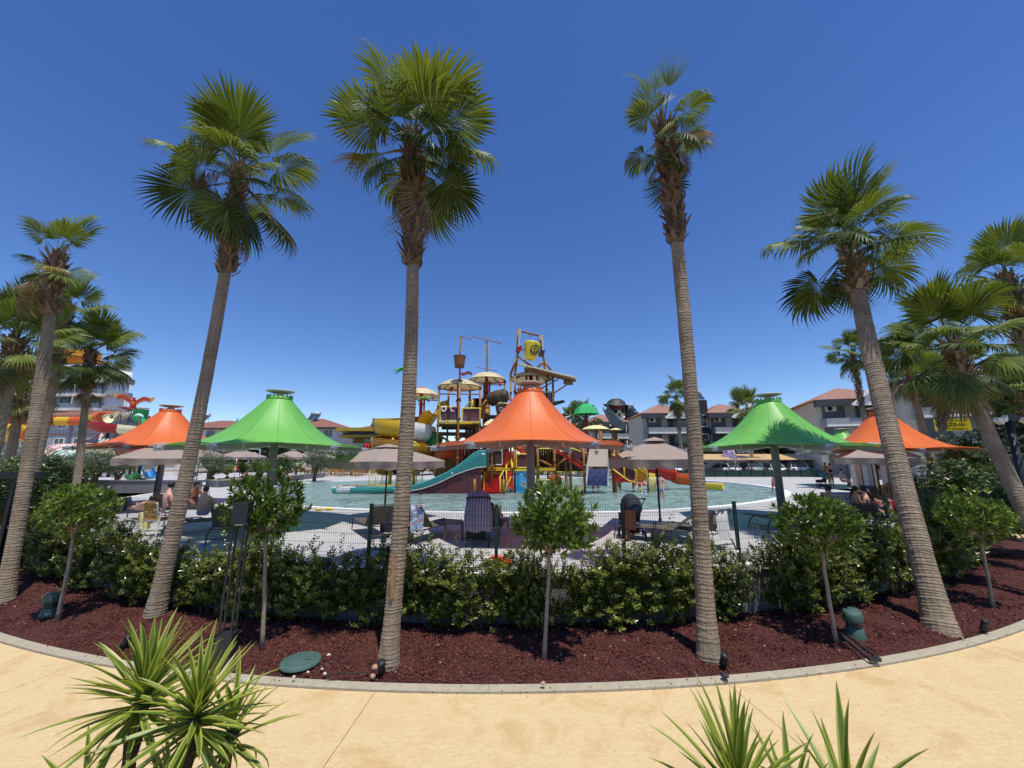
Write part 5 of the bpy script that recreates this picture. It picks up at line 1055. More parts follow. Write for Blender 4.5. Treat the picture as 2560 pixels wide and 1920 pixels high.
# treasure chest with coins
A, B = W(960, 890, 26.8), W(1110, 800, 26.8); mb = MB(); mb.hexa([(A.x + .12, 26.6, A.z), (B.x - .12, 26.6, A.z), (B.x - .12, 27.4, A.z), (A.x + .12, 27.4, A.z), (A.x, 26.5, B.z), (B.x, 26.5, B.z), (B.x, 27.5, B.z), (A.x, 27.5, B.z)]); part(mb, 'treasure_chest', 'wood_dark')
mb = MB()
for k in range(40): mb.ball((ru(A.x + .15, B.x - .1), ru(26.55, 27.4), B.z + ru(-.02, .14)), (.09, .09, .04), 7, 4)
part(mb, 'coin_heap', 'cream_yellow'); mb = MB(); q = W(1012, 842, 26.52); mb.tube([q + V((.13 * cos(k * pi / 3), -.02, .13 * sin(k * pi / 3))) for k in range(7)], .03, 6, False); part(mb, 'chest_lock', 'cap_grey')
# lantern
c = W(889, 840, 26.4); mb = MB(); mb.lathe([(.0, .3), (.08, .28), (.15, .12), (.12, .05)], 12, c); part(mb, 'lantern_top', 'wood_mid'); mb = MB(); mb.lathe([(.13, -.26), (.17, -.34), (.0, -.34)], 12, c); part(mb, 'lantern_base', 'wood_mid'); mb = MB(); mb.lathe([(.11, .05), (.15, -.1), (.12, -.26)], 12, c); part(mb, 'lantern_glass', 'yellow')
# bucket tower
for zx, Y, zt in ((1130, 26.8, 520), (1095, 29.5, 545), (1228, 27.2, 500), (1322, 28.0, 500), (1402, 29.0, 520), (1458, 27.5, 560)): post(zx, zt, Y)
post(1270, 540, 28.4, r=.14, mat='red_dark', name='red_column'); dome(1268, 582, 518, 186, 28.2, ribs=True)
A, B = W(1158, 452, 26.2), W(1672, 578, 26.6); mb = MB(); K = 22
for k in range(K):
    p0, p1 = A.lerp(B, k / K), A.lerp(B, (k + 1.15) / K); mb.slab([p0 + V((0, 0, .05)), p1 + V((0, 0, -.0)), p1 + V((0, 2.6, .55)), p0 + V((0, 2.6, .6))], (0, 0, .07))
part(mb, 'shingle_roof', 'cream'); mb = MB(); mb.beam(A.lerp(B, .12) + V((0, .3, -.1)), A.lerp(B, .98) + V((0, .3, -.1)), .16, .16); mb.beam(A.lerp(B, .12) + V((0, 2.2, .3)), A.lerp(B, .98) + V((0, 2.2, .3)), .16, .16); mb.beam(B + V((-.5, .2, -.25)), B + V((-.5, 2.2, .2)), .4, .3); part(mb, 'roof_beam', 'wood_mid')
for a, b in (((1340, 670), (1505, 580)), ((1470, 700), (1625, 600)), ((1340, 640), (1470, 560))): mb = MB(); mb.bar(W(*a, 27), W(*b, 26.8), .05); part(mb, 'strut', 'brown_post')
for pts in (((1130, 540), (1152, 385), (1172, 150)), ((1092, 545), (1148, 390)), ((1165, 388), (1302, 492)), ((1388, 495), (1380, 400), (1342, 200)), ((1384, 428), (1326, 478)), ((1386, 428), (1442, 505)), ((1150, 350), (1160, 148)), ((1340, 210), (1362, 320))):
    mb = MB(); mb.tube([W(*q, 27) for q in pts], .085, 7); part(mb, 'bucket_frame', 'brown_post')
for sx, sy, ex, ey in ((1180, 150, 1162, 300), (1363, 195, 1374, 330)): mb = MB(); mb.beam(W(sx, sy, 26.8), W(ex, ey, 26.8), .07, .12); part(mb, 'frame_board', 'cap_grey')
mb = MB(); mb.bar(W(1185, 168, 27), W(1346, 206, 27), .07); mb.box(W(1264, 192, 27) - V((0, 0, .08)), (.12, .12, .16)); part(mb, 'top_bar', 'wood_mid')
for q in ((1165, 322), (1362, 355)): mb = MB(); c = W(*q, 27); mb.box(c, (.3, .3, .5), .3, 0, .4); mb.bar(c, W(1280, 335, 27), .05); part(mb, 'pivot', 'red_dark' if q[0] < 1200 else 'wood_dark')
c = W(1272, 342, 27); mb = MB(); mb.lathe([(.0, -.56), (.4, -.56), (.43, -.5), (.63, .52), (.64, .6), (.59, .6), (.56, .5), (.38, -.45), (.0, -.48)], 28); tl = Matrix.Rotation(radians(11), 3, 'Y') @ Matrix.Rotation(radians(-6), 3, 'X'); mb.v = [tuple(c + tl @ V(p)) for p in mb.v]; bk = part(mb, 'tipping_bucket', 'yellow_bright')
em = MB()
def onb(u, z): r = .43 + (.63 - .43) * (z + .5) / 1.02 + .012; a = -pi / 2 + .42 + u / r; return c + tl @ V((r * cos(a), r * sin(a), z))
def stroke(pts, wd): em.tube([onb(*p) for p in pts], wd, 5)
stroke([(.3 * cos(k * pi / 10), -.02 + .36 * sin(k * pi / 10)) for k in range(21)], .03)
stroke([(.0, .22), (.0, -.26)], .032); stroke([(-.1, .14), (.1, .14)], .022); stroke([(.06 * cos(k * pi / 4), .26 + .05 * sin(k * pi / 4)) for k in range(9)], .014)
stroke([(.2 * cos(pi + k * pi / 8), -.06 - .2 * sin(k * pi / 8)) for k in range(9)], .03); stroke([(-.24, -.1), (-.19, -.02)], .02); stroke([(.24, -.1), (.19, -.02)], .02)
part(em, 'anchor_emblem', 'black')
panel(1375, 1458, 690, 790, 27.3); deck([W(1130, 800, 26.8), W(1470, 800, 26.8), W(1470, 800, 30), W(1130, 800, 30)], mat='wood_dark')
mb = MB(); a, b = W(1465, 792, 26.6), W(1552, 772, 26.2); d = (b - a); mb.tube([a - d * .2, a, a.lerp(b, .5), b, b], [.14, .16, .13, .1, .14], 12); mb.lathe([(.1, 0), (.1, .01)], 8, b); part(mb, 'cannon', 'charcoal')
# side single dome on red column and green leaf toppers
post(327, 645, 30, zb=1300, r=.13, mat='red', name='red_column'); dome(330, 722, 655, 140, 30)
for zy in (738, 752): mb = MB(); mb.bar(W(190, zy, 29.5), W(478, zy + 14, 26.8), .04); part(mb, 'brace', 'brown_post')
mb = MB(); c = W(262, 760, 29.4); mb.lathe([(.02, -.2), (.16, .16), (.0, .16)], 12, c); part(mb, 'hanging_bucket', 'red')
def fakepalm(zx, zy, Y, s, n=8):
    mb = MB(); c = W(zx, zy, Y)
    for k in range(n):
        a = k * 2 * pi / n + .3; rows = []
        for t in range(6):
            u = t / 5; r = s * u; z = s * (.35 * u - .65 * u * u); wv = s * .16 * sin(pi * (u * .85 + .15)) + .01; pr = V((-sin(a), cos(a), 0)); q = c + V((cos(a) * r, sin(a) * r, z)); rows.append([q - pr * wv - V((0, 0, wv * .5)), q, q + pr * wv - V((0, 0, wv * .5))])
        mb.grid(rows, False)
    part(mb, 'leaf_topper', 'green_leafy'); post(zx, zy, Y, zb=1000, r=.07)
fakepalm(185, 490, 31, 1.15); fakepalm(350, 740, 29, .9, 6)
# small cream half domes
for zx, zr, zt, hw, Y in ((935, 985, 930, 78, 25), (1830, 1016, 978, 116, 29), (2000, 1020, 1004, 50, 30), (1560, 890, 876, 40, 29)): dome(zx, zr, zt, hw, Y, mat='cream_yellow'); post(zx, zr - 20, Y)
# lower deck, posts and dark interior
for zx, Y, zt in ((596, 28, 1130), (890, 25.6, 1150), (1128, 25.2, 1150), (1328, 25.4, 1140), (1470, 26, 1100), (1605, 27, 1120), (1722, 25.6, 1140), (1965, 25.6, 1140), (780, 29.5, 1000), (1010, 30, 1000), (1180, 30.5, 1000), (1500, 29, 1000)): post(zx, zt, Y)
post(645, 1150, 26.5, r=.2, mat='red_dark', name='red_column')
deck([W(880, 1345, 25.6), W(1480, 1345, 25.6), W(1480, 1345, 30), W(880, 1345, 30)], .2); deck([W(840, 1140, 28.2), W(1760, 1130, 28.2), W(1760, 1120, 31.5), W(840, 1130, 31.5)], .2, 'wood_dark')
mb = MB(); mb.slab([W(700, 1180, 30.6), W(1080, 1180, 30.6), W(1080, 1400, 30.6), W(700, 1400, 30.6)][::-1], (0, .1, 0)); part(mb, 'red_boards', 'red_dark')
panel(900, 1020, 1195, 1320, 25.9, fr='cap_grey', fill='wood_dark'); panel(1145, 1250, 1228, 1345, 25.4); panel(1330, 1470, 1140, 1180, 26, fr='yellow_bright', fill='wood_dark')
mb = MB(); c = W(1168, 1178, 26); mb.ball(c, (.22, .12, .22), 12, 8); mb.ball(c + V((-.1, -.1, .06)), (.05, .05, .07), 8, 6); part(mb, 'fish_figure', 'orange_slide')
mb = MB(); 
for k in range(5): mb.box(W(1215, 1160 + 14 * k, 27 + .25 * (5 - k)), (.7, .3, .1))
part(mb, 'upper_step', 'red')
# dense lower works: under-deck beams, dark boards, red tunnel
for zy, x0, x1, Y in ((975, 470, 840, 26.6), (1000, 500, 1120, 28.6), (1052, 420, 900, 27.6), (1070, 620, 1150, 29.2), (905, 830, 1150, 27.4), (1010, 1130, 1500, 28.4), (1080, 1130, 1700, 29.0)):
    mb = MB(); mb.beam(W(x0, zy, Y), W(x1, zy + 6, Y), .22, .26); part(mb, 'under_beam', 'wood_dark')
for a, b, Y in (((470, 1060), (585, 1135), 26.6), ((600, 1140), (700, 1050), 27.6), ((900, 1100), (1010, 1010), 28), ((1330, 1270), (1470, 1340), 26.2), ((1480, 1340), (1600, 1240), 27), ((1500, 1000), (1600, 1110), 28)):
    mb = MB(); mb.bar(W(*a, Y), W(*b, Y), .08); part(mb, 'diagonal_brace', 'brown_post')
for x0, x1, y0, y1, Y, mt in ((440, 700, 1180, 1330, 30.2, 'red_dark'), (430, 600, 1255, 1420, 29.6, 'amber'), (700, 900, 1000, 1120, 30.4, 'maroon'), (900, 1130, 960, 1150, 30.8, 'wood_dark'), (1130, 1480, 1000, 1130, 30.6, 'maroon'), (1255, 1480, 1150, 1335, 29.6, 'wood_dark'), (1480, 1720, 1220, 1380, 29.4, 'wood_dark'), (1020, 1130, 1200, 1330, 27.5, 'red_dark'), (760, 830, 760, 890, 29.5, 'maroon'), (1130, 1260, 690, 800, 29.6, 'wood_dark')):
    mb = MB(); n = max(3, int((x1 - x0) / 20))
    for k in range(n): u0, u1 = x0 + (x1 - x0) * k / n, x0 + (x1 - x0) * (k + .93) / n; mb.slab([W(u0, y1, Y), W(u1, y1, Y), W(u1, y0, Y), W(u0, y0, Y)], (0, .05 + .03 * (k % 2), 0))
    part(mb, 'board_wall', mt)
mb = MB(); mb.tube([W(450, 1240, 27.6), W(520, 1225, 27.8), W(620, 1215, 28.2)], [.32, .34, .34], 14); part(mb, 'tunnel_slide', 'orange_bright'); mb = MB(); mb.tube([W(400, 1090, 27.5), W(470, 1120, 28)], [.5, .5], 16); part(mb, 'green_tunnel', 'green_tube')
# red stairs with yellow rails
st0, st1 = W(912, 1562, 24.5), W(958, 1402, 26.0); nst = 8
for k in range(nst):
    u = k / (nst - 1); c = V((st0.x + (st1.x - st0.x) * u, 24.6 + 1.5 * u, WZ + (st1.z - WZ) * u)); mb = MB(); mb.box((c.x, c.y, (c.z + WZ - .2) / 2), (1.32 - .2 * u, .24, c.z - WZ + .2)); mb.box((c.x, c.y - .13, c.z - .012), (1.34 - .2 * u, .05, .03)); part(mb, 'step', 'red')
for k in range(3): mb = MB(); q = W(962, 1398 - 22 * k, 26.2 + .25 * k); mb.box(q, (1.0, .3, .2)); part(mb, 'step', 'yellow')
for pts in (((805, 1548), (805, 1440), (915, 1262), (922, 1300)), ((808, 1470), (830, 1470), (922, 1300)), ((1005, 1560), (1003, 1425), (1100, 1262), (1104, 1340)), ((1045, 1545), (1108, 1400), (1108, 1300)), ((862, 1545), (862, 1372)), ((1058, 1480), (1058, 1320))):
    mb = MB(); mb.tube([W(*q, 24.7 + (1560 - q[1]) * .005) for q in pts], .05, 7); part(mb, 'stair_rail', 'yellow_bright')
mb = MB(); mb.slab([W(1060, 1500, 25.2), W(1115, 1545, 25.2), W(1115, 1350, 25.4), W(1060, 1400, 25.4)], (0, .1, 0)); part(mb, 'stair_side', 'red')
mb = MB(); mb.slab([W(825, 1545, 25), W(925, 1545, 26), W(925, 1340, 26), W(825, 1480, 25)], (0.04, .04, 0)); part(mb, 'stair_side', 'orange_slide')
for zx in (784, 1032): post(zx, 1445, 24.4, r=.1)
# painted blue panel: cloud, palm and chest are raised shapes
A, B = W(1140, 1560, 25), W(1252, 1372, 25); mb = MB(); mb.box(((A.x + B.x) / 2, 25, (A.z + B.z) / 2), (B.x - A.x, .1, B.z - A.z)); part(mb, 'blue_panel', 'panel_blue')
def dec(pts, mat, name, dy=.055): mb = MB(); mb.slab([W(x, y, 25) - V((0, dy, 0)) for x, y in pts], (0, -.006, 0)); part(mb, name, mat)
dec([(1141, 1540), (1251, 1540), (1251, 1522), (1220, 1526), (1190, 1510), (1170, 1500), (1141, 1505)], 'panel_blue_dark', 'painted_sea'); dec([(1168, 1408), (1200, 1408), (1196, 1398), (1188, 1393), (1176, 1398)], 'white', 'painted_cloud')
dec([(1148, 1500), (1165, 1500), (1170, 1440), (1160, 1385), (1150, 1400)], 'panel_blue_dark', 'painted_silhouette'); dec([(1238, 1500), (1246, 1500), (1240, 1450), (1226, 1412), (1222, 1416), (1234, 1455)], 'wood_mid', 'painted_trunk')
for a in (20, 70, 120, 165, 200): dec([(1224, 1414), (1224 + 12 * cos(radians(a + 14)), 1414 - 12 * sin(radians(a + 14))), (1224 + 28 * cos(radians(a)), 1414 - 22 * sin(radians(a))), (1224 + 12 * cos(radians(a - 14)), 1414 - 12 * sin(radians(a - 14)))], 'green_tube', 'painted_leaf', .062)
dec([(1196, 1505), (1222, 1508), (1224, 1470), (1196, 1468)], 'yellow', 'painted_chest'); dec([(1200, 1488), (1219, 1488), (1219, 1478), (1200, 1478)], 'wood_dark', 'painted_chest_lid', .064)
mb = MB(); mb.box(((A.x + B.x) / 2, 24.98, B.z + .05), (B.x - A.x + .1, .2, .12)); part(mb, 'panel_top', 'yellow_bright')
# red spinner
c = W(1484, 1450, 24.6); mb = MB(); pr = [(.0, -.06), (.28, -.06), (.36, -.03), (.36, .12), (.0, .14)]; mb.lathe(pr, 18); mb.v = [tuple(c + V((x, -z * 1.0 - .0, y))) for x, y, z in mb.v]; part(mb, 'spinner', 'red'); mb = MB()
for k in range(7): a = k * 2 * pi / 7; mb.ball(c + V((.22 * cos(a), -.15, .22 * sin(a))), (.055, .03, .055), 8, 5)
mb.ball(c + V((0, -.15, 0)), (.07, .04, .07), 8, 5); part(mb, 'spinner_stud', 'orange_bright'); mb = MB(); mb.bar(W(1325, 1455, 25), c, .05); part(mb, 'spinner_arm', 'yellow_bright'); mb = MB(); mb.lathe([(.38, 0), (.38, .5)], 16); mb.v = [tuple(c + V((x, z + .02, y))) for x, y, z in mb.v]; part(mb, 'spinner_drum', 'charcoal')
# sloped stair flight on the right with red stringer, then the net wall
for (a, b, th, mt) in (((1478, 1170), (1742, 1345), 34, 'red'), ((1480, 1150), (1745, 1318), 12, 'orange_slide')):
    mb = MB(); mb.slab([W(a[0], a[1], 26.4), W(b[0], b[1], 25.6), W(b[0], b[1] + th, 25.6), W(a[0], a[1] + th, 26.4)][::-1], (0, .12, 0)); part(mb, 'stringer', mt)
for x0, x1 in ((1482, 1598), (1618, 1742)):
    f = lambda x: 1160 + (x - 1480) * .655; mb = MB(); n = 10
    for k in range(n): u0, u1 = x0 + (x1 - x0) * k / n, x0 + (x1 - x0) * (k + .9) / n; mb.slab([W(u0, f(u0) - 4, 25.9), W(u1, f(u1) - 4, 25.9), W(u1, f(u1) - 120, 25.9), W(u0, f(u0) - 120, 25.9)], (0, .05, 0))
    part(mb, 'plank_infill', 'planks')
mb = MB(); mb.bar(W(1480, 1130, 26), W(1755, 1222, 25.6), .05); part(mb, 'stair_rail', 'yellow_bright')
mb = MB(); mb.slab([W(1748, 1335, 25.2), W(1932, 1335, 25.2), W(1936, 1185, 26.0), W(1775, 1185, 26.0)], (0, .06, .0)); part(mb, 'net_wall', 'net_grey')
dq = [W(1815 + x, 1192 + y, 25.95 - y * .0054) - V((0, .03, 0)) for x, y in ((0, 10), (14, 0), (24, 8), (36, 6), (38, 14), (28, 20), (30, 34), (18, 30), (10, 40), (12, 22))]; mb = MB(); mb.slab(dq, (0, -.012, 0)); part(mb, 'painted_emblem', 'maroon')
mb = MB(); n = 16
for k in range(n): x0, x1 = 1770 - 15 * 0 + 0, 0; a, b = W(1772 + 153 * k / n, 1358, 25.1), W(1757 + 174 * k / n, 1500, 24.5); mb.tube([a, b], .03, 5)
for k in range(13): y = 1362 + 11 * k; mb.tube([W(1772 - 15 * k / 12 + t * (153 + 21 * k / 12) / 8, y + 3 * sin(t * 2 + k), 25.08 - .05 * k) for t in range(9)], .03, 5)
part(mb, 'climbing_net', 'navy'); mb = MB(); mb.slab([W(1757, 1500, 24.65), W(1931, 1500, 24.65), W(1925, 1358, 25.2), W(1772, 1358, 25.2)], (0, .05, 0)); part(mb, 'net_backing', 'charcoal')
for s_ in (0, 1):
    x = (1748, 1940)[s_]; x2 = (1770, 1925)[s_]; mb = MB(); mb.slab([W(x, 1495, 24.6), W(x2, 1495, 24.7), W(x2 + (12 if not s_ else -2), 1200, 26), W(x, 1330, 25.0)] if not s_ else [W(x2, 1495, 24.7), W(x + 8, 1495, 24.6), W(x + 6, 1300, 25.0), W(x2 + 10, 1200, 26)], (0, .08, 0)); part(mb, 'net_side', 'cap_grey')
mb = MB(); mb.slab([W(1700, 1130, 27), W(1960, 1130, 27), W(1960, 1175, 27), W(1700, 1175, 27)][::-1], (0, .1, 0)); part(mb, 'yellow_board', 'yellow')
for zx in (1560, 1790, 2020, 2130): post(zx, 1100, 28.5)
# right stairs and slides
def S6(x, y, Y): return P(1400 + x * .14467, 980 + y * .14467, Y)
mb = MB(); mb.slab([S6(925, 1560, 25.4), S6(1300, 1560, 25.0), S6(1200, 1545, 25.0), S6(925, 1340, 25.4)], (0, .12, 0)); part(mb, 'stair_side', 'red')
for x0, x1 in ((925, 1095), (1130, 1290)):
    top = lambda x: 1090 + (x - 925) * .56; bot = lambda x: 1330 + (x - 925) * .7; mb = MB(); n = 8
    for k in range(n): u0, u1 = x0 + (x1 - x0) * k / n, x0 + (x1 - x0) * (k + .9) / n; mb.slab([S6(u0, min(1545, bot(u0)), 25.2), S6(u1, min(1545, bot(u1)), 25.2), S6(u1, top(u1), 25.2), S6(u0, top(u0), 25.2)], (0, .05, 0))
    part(mb, 'plank_infill', 'planks')
for pts in (((905, 1075), (1000, 1150)), ((1065, 1205), (1320, 1365), (1328, 1555)), ((915, 1335), (1190, 1540), (1300, 1555)), ((1100, 1220), (1115, 1480)), ((1275, 1215), (1495, 1360), (1505, 1555)), ((1180, 1205), (1495, 1410)), ((1290, 1225), (1300, 1330))):
    mb = MB(); mb.tube([S6(*q, 25.1) for q in pts], .05, 7); part(mb, 'stair_rail', 'yellow_bright')
mb = MB(); mb.slab([S6(1330, 1530, 25.6), S6(1500, 1530, 25.6), S6(1500, 1420, 25.6), S6(1180, 1210, 25.6), S6(1180, 1330, 25.6)], (0, .1, 0)); part(mb, 'stair_side', 'amber')
for k in range(6): mb = MB(); q = S6(1300 - 22 * k, 1545 - 55 * k, 26 + .2 * k); mb.box(q, (1.0, .3, .12)); part(mb, 'step', 'orange_slide')
for zx in (930, 1510): q = S6(zx, 1050, 25.5); post((q.x * 0 + zx * .5 + 1520), 1140 if zx < 1000 else 1400, 25.4)
mb = MB()
for k in range(6): a = S6(1545 + 18 * k, 1395 + 3 * k, 25.3); mb.bar(a, V((a.x, a.y, WZ - .1)), .02)
part(mb, 'water_curtain_bar', 'yellow_bright')
# ---------------------------------------------------------------- open half-pipe flumes
def flume(root, path, prof, cols, seg, name='flume_segment'):
    # prof: (across, up) points; cols: material per segment; seg: path points per segment
    k = len(path); i = 0; ci = 0
    while i < k - 1:
        j = min(i + seg, k - 1); mb = MB(); rows = []; rows2 = []
        for q in range(i, j + 1):
            d = (path[min(q + 1, k - 1)] - path[max(q - 1, 0)]); d.z *= .5; d.normalize(); s_ = d.cross(V((0, 0, 1))).normalized(); u = s_.cross(d)
            rows.append([path[q] + s_ * a + u * b for a, b in prof]); rows2.append([path[q] + s_ * a * 1.05 + u * (b - .05) for a, b in reversed(prof)])
        full = [r + r2 for r, r2 in zip(rows, rows2)]; mb.grid(full, True, True); mb.tube([r[0] for r in rows], .035, 5); mb.tube([r[-1] for r in rows], .035, 5)
        fx = rows[-1]; mb.tube([V(p) for p in fx], .04, 5)
        mb.build(name, cols[ci % len(cols)], root, True); ci += 1; i = j
U = [(-.62, .75), (-.6, .4), (-.5, .12), (-.3, -.06), (0, -.12), (.3, -.06), (.5, .12), (.6, .4), (.62, .75)]
UO = [(-.7, .2), (-.55, .05), (-.3, -.08), (0, -.12), (.3, -.02), (.52, .2), (.62, .55), (.64, 1.0)]
ys = thing('spiral_slide', 'yellow and brown open spiral water slide left of the dome tower', 'slide', (*P(1010, 1180, 27.6).xy, WZ - .2))
c0 = P(1003, 1100, 28.0); path = []
z0 = P(1003, 1030, 28.0).z; 
path += [W(470, 880, 26.8), W(420, 890, 27.6)]
for k in range(0, 64):
    a = radians(35 + k * 14.2); path.append(V((c0.x + .15 + 1.6 * cos(a), 28.2 + 1.6 * sin(a), z0 - .95 - 1.32 * (k * 14.2) / 360)))
path += [path[-1] + V((.3, .3, -.1))]
flume(ys, path, [(a * 1.0, b) for a, b in UO], ['yellow', 'amber', 'amber', 'yellow', 'white', 'yellow', 'amber'], 5)
mb = MB()
for a in (20, 110, 200, 290): x, y = c0.x + .15 + .8 * cos(radians(a)), 28.2 + .8 * sin(radians(a)); mb.tube([(x, y, WZ - .2), (x, y, z0 - 1.6)], .1, 8)
mb.build('support_post', 'yellow', ys, True); mb = MB()
for a, b in (((180, 1080), (300, 1150)), ((265, 1085), (200, 1115)), ((180, 1150), (310, 1155)), ((180, 1350), (290, 1355))): mb.bar(W(*a, 26), W(*b, 26), .06)
mb.build('support_strut', 'yellow_bright', ys, True)
for (x0, x1, y, Y, cols, lb) in ((838, 968, 1213, 25.6, ['white', 'amber', 'amber', 'yellow'], 'white-tipped amber slide run-out floating left of the palm'), (838, 968, 1222, 24.6, ['teal', 'white', 'teal', 'teal'], 'teal slide run-out with a white band left of the palm')):
    A, B = P(x0, y, Y), P(x1 + 20, y - 2, Y + .3); A.z = WZ + .12; B.z = WZ + .22; rt = thing('slide_run_out', lb, 'slide', (*A.xy, WZ)); path = smooth_path([A, A.lerp(B, .12) + V((0, 0, .05)), A.lerp(B, .5), B], 4)
    flume(rt, path, [(-.5, .18), (-.48, .05), (-.3, -.05), (.3, -.05), (.48, .05), (.5, .18)], cols, 3)
# teal slide with plank skirt
tsl = thing('teal_slide', 'teal hump slide with maroon plank skirt beside the red stairs', 'slide', (*W(560, 1545, 25).xy, WZ - .2))
TOP = [(885, 1197), (820, 1200), (770, 1225), (720, 1270), (640, 1330), (550, 1385), (450, 1430), (340, 1475), (240, 1505), (185, 1540)]
BOT = [(885, 1338), (800, 1345), (715, 1370), (620, 1405), (530, 1450), (440, 1490), (350, 1522), (280, 1538), (220, 1546), (185, 1552)]
for Y, nm in ((24.6, 'side_wall'), (25.75, 'side_wall')):
    mb = MB(); mb.grid([[W(*t, Y) for t in TOP], [W(*t, Y) + V((0, .07, 0)) for t in TOP], [W(*t, Y) + V((0, .07, 0)) for t in BOT], [W(*t, Y) for t in BOT], [W(*t, Y) for t in TOP]]); mb.tube([W(*t, Y + .03) for t in TOP], .05, 6); mb.build(nm, 'teal', tsl, True)
mb = MB(); mb.grid([[W(*t, Y) + V((0, 0, .12)) for t in BOT] for Y in (24.67, 25.2, 25.75)]); mb.build('slide_bed', 'teal_light', tsl, True)
mb = MB(); mb.tube([W(*t, 24.56) for t in BOT], .03, 5); mb.build('lower_trim', 'cap_grey', tsl, True)
mb = MB(); n = 38
def bz(x):
    for (xa, ya), (xb, yb) in zip(BOT[:-1], BOT[1:]):
        if xb <= x <= xa: return ya + (yb - ya) * (xa - x) / (xa - xb)
    return 1550
for k in range(n):
    x0 = 215 + (842 - 215) * k / n; x1 = 215 + (842 - 215) * (k + .93) / n; off = ru(0, .03)
    t0, t1 = W(x0, bz(x0), 24.64), W(x1, bz(x1), 24.64); mb.slab([(t0.x, t0.y + off, WZ - .1), (t1.x, t1.y + off, WZ - .1), (t1.x, t1.y + off, t1.z), (t0.x, t0.y + off, t0.z)], (0, .05, 0))
mb.build('plank_skirt', 'planks', tsl, True); mb = MB(); q = W(858, 1226, 24.58); mb.box(q, (.2, .01, .1)); q = W(590, 1392, 24.58); mb.box(q, (.1, .01, .08), 0, 0, -.5); mb.build('label_plate', 'white', tsl, True)
# red and yellow slides at right
rs_ = thing('red_slide', 'red curved slide with long orange trough right of the stairs', 'slide', (*S6(1800, 1560, 28).xy, WZ - .2))
path = smooth_path([S6(1480, 1340, 27.5), S6(1650, 1420, 27.2), S6(1820, 1470, 27.4), S6(1900, 1500, 28), S6(2050, 1560, 28), S6(2330, 1580, 28)], 5)
for q in path[14:]: q.z = max(q.z, WZ + .15)
flume(rs_, path, [(a * .75, b * .8) for a, b in U], ['red', 'red', 'red', 'orange_slide', 'orange_slide'], 5)
ye = thing('yellow_run_out', 'yellow slide run-out trough at the right of the pool', 'slide', (*P(1780, 1212, 27).xy, WZ - .1)); a, b = P(1735, 1208, 27.6), P(1806, 1213, 26.6); a.z = b.z = WZ + .16
flume(ye, smooth_path([a, a.lerp(b, .5), b], 4), [(a_ * .75, b_ * .38) for a_, b_ in U], ['yellow_bright'], 8)
# yellow bar fences in the pool
for i, (x0, x1, y0, y1, Y, lb) in enumerate(((1318, 1735, 1385, 1490, 26.5, 'yellow bar railing beside the red spinner'), (170, 330, 1378, 1470, 31, 'yellow bar railing behind the scarred palm'), (-130, 40, 1372, 1450, 33, 'pale yellow bar railing by the pool left of the scarred palm'))):
    A, B = W(x0, y1, Y), W(x1, y1 - 8, Y + (1.2 if i == 0 else 0)); r_ = thing('bar_railing', lb, 'railing', (A.x, A.y, WZ - .3), 0, 'yellow bar railings in the pool'); h = W(x0, y0, Y).z - WZ
    mb = MB(); n = int((B - A).length / .11)
    for k in range(n + 1): q = A.lerp(B, k / n); mb.beam((q.x, q.y, WZ - .2), (q.x, q.y, WZ + h), .022, .022)
    mb.build('bars', 'cream_yellow', r_, True); mb = MB(); mb.bar((A.x, A.y, WZ + h), (B.x, B.y, WZ + h), .03); mb.bar((A.x, A.y, WZ + .1), (B.x, B.y, WZ + .1), .025); mb.build('rail', 'yellow_bright', r_, True)
    for k in range(4): q = A.lerp(B, k / 3); mb = MB(); mb.bar((q.x, q.y, WZ - .25), (q.x, q.y, WZ + h), .035); mb.build('post', 'yellow_bright', r_, True)
# yellow toy by the pool rim
mb = MB(); mb.ball((0, 0, .05), (.16, .08, .05), 10, 6); mb.ball((.35, .12, .06), (.17, .09, .06), 10, 6); mb.bar((0, 0, .05), (.35, .1, .05), .02); o = mb.build('pool_toy', 'yellow_bright'); o.location = dk(797, 1277); tag(o, 'yellow pool toy lying by the near pool rim', 'toy')
# pirate skull figurehead, behind the play structure
pk = thing('pirate_skull', 'pirate skull sculpture with dark hat on a grey ship prow', 'sculpture', (*P(1530, 1150, 40).xy, DK))
def S(px, py, Y=40): return P(px, py, Y)
hc = S(1541, 1030); mb = MB(); mb.ball(hc, (.85, .8, .95), 16, 10); mb.ball(hc + V((.12, -.2, -.75)), (.55, .6, .45), 12, 8); mb.build('skull', 'skull_bone', pk, True)
for dx in (-.3, .42): mb = MB(); mb.ball(hc + V((dx + .05, -.68, .05)), (.24, .2, .28), 10, 7); mb.build('eye_socket', 'black', pk, True)
mb = MB(); mb.ball(hc + V((.1, -.78, -.35)), (.1, .1, .16), 8, 6); mb.build('nose_hole', 'black', pk, True)
mb = MB(); mb.lathe([(.9, .1), (.93, .35), (.75, .62)], 18, hc); mb.build('bandana', 'bandana', pk, True)
mb = MB(); mb.grid([[hc + V((r * cos(a) * (1.15), r * sin(a), .5 + z + .35 * abs(cos(a)) ** 2 * (r > .9))) for a in [k * 2 * pi / 18 for k in range(18)]] for r, z in ((1.15, 0), (.9, .1), (.8, .55), (.45, .85), (.02, .92))], True, True); mb.build('hat', 'charcoal', pk, True)
rows = []
for k in range(9): t = k / 8; q = S(1512 + 48 * t, 1018 + 42 * sin(t * 2.0) + 6 * t); wv = 1.0 * (.35 + .65 * sin(pi * (.15 + .7 * t))); rows.append([q + V((0, y, z * wv)) for y, z in ((-1.0, .35), (-.8, -.35), (0, -.65), (.8, -.35), (1.0, .35))])
mb = MB(); mb.grid(rows); mb.grid([[p + V((0, .0, .06)) for p in reversed(r)] for r in rows]); mb.build('prow', 'wall_dark', pk, True)
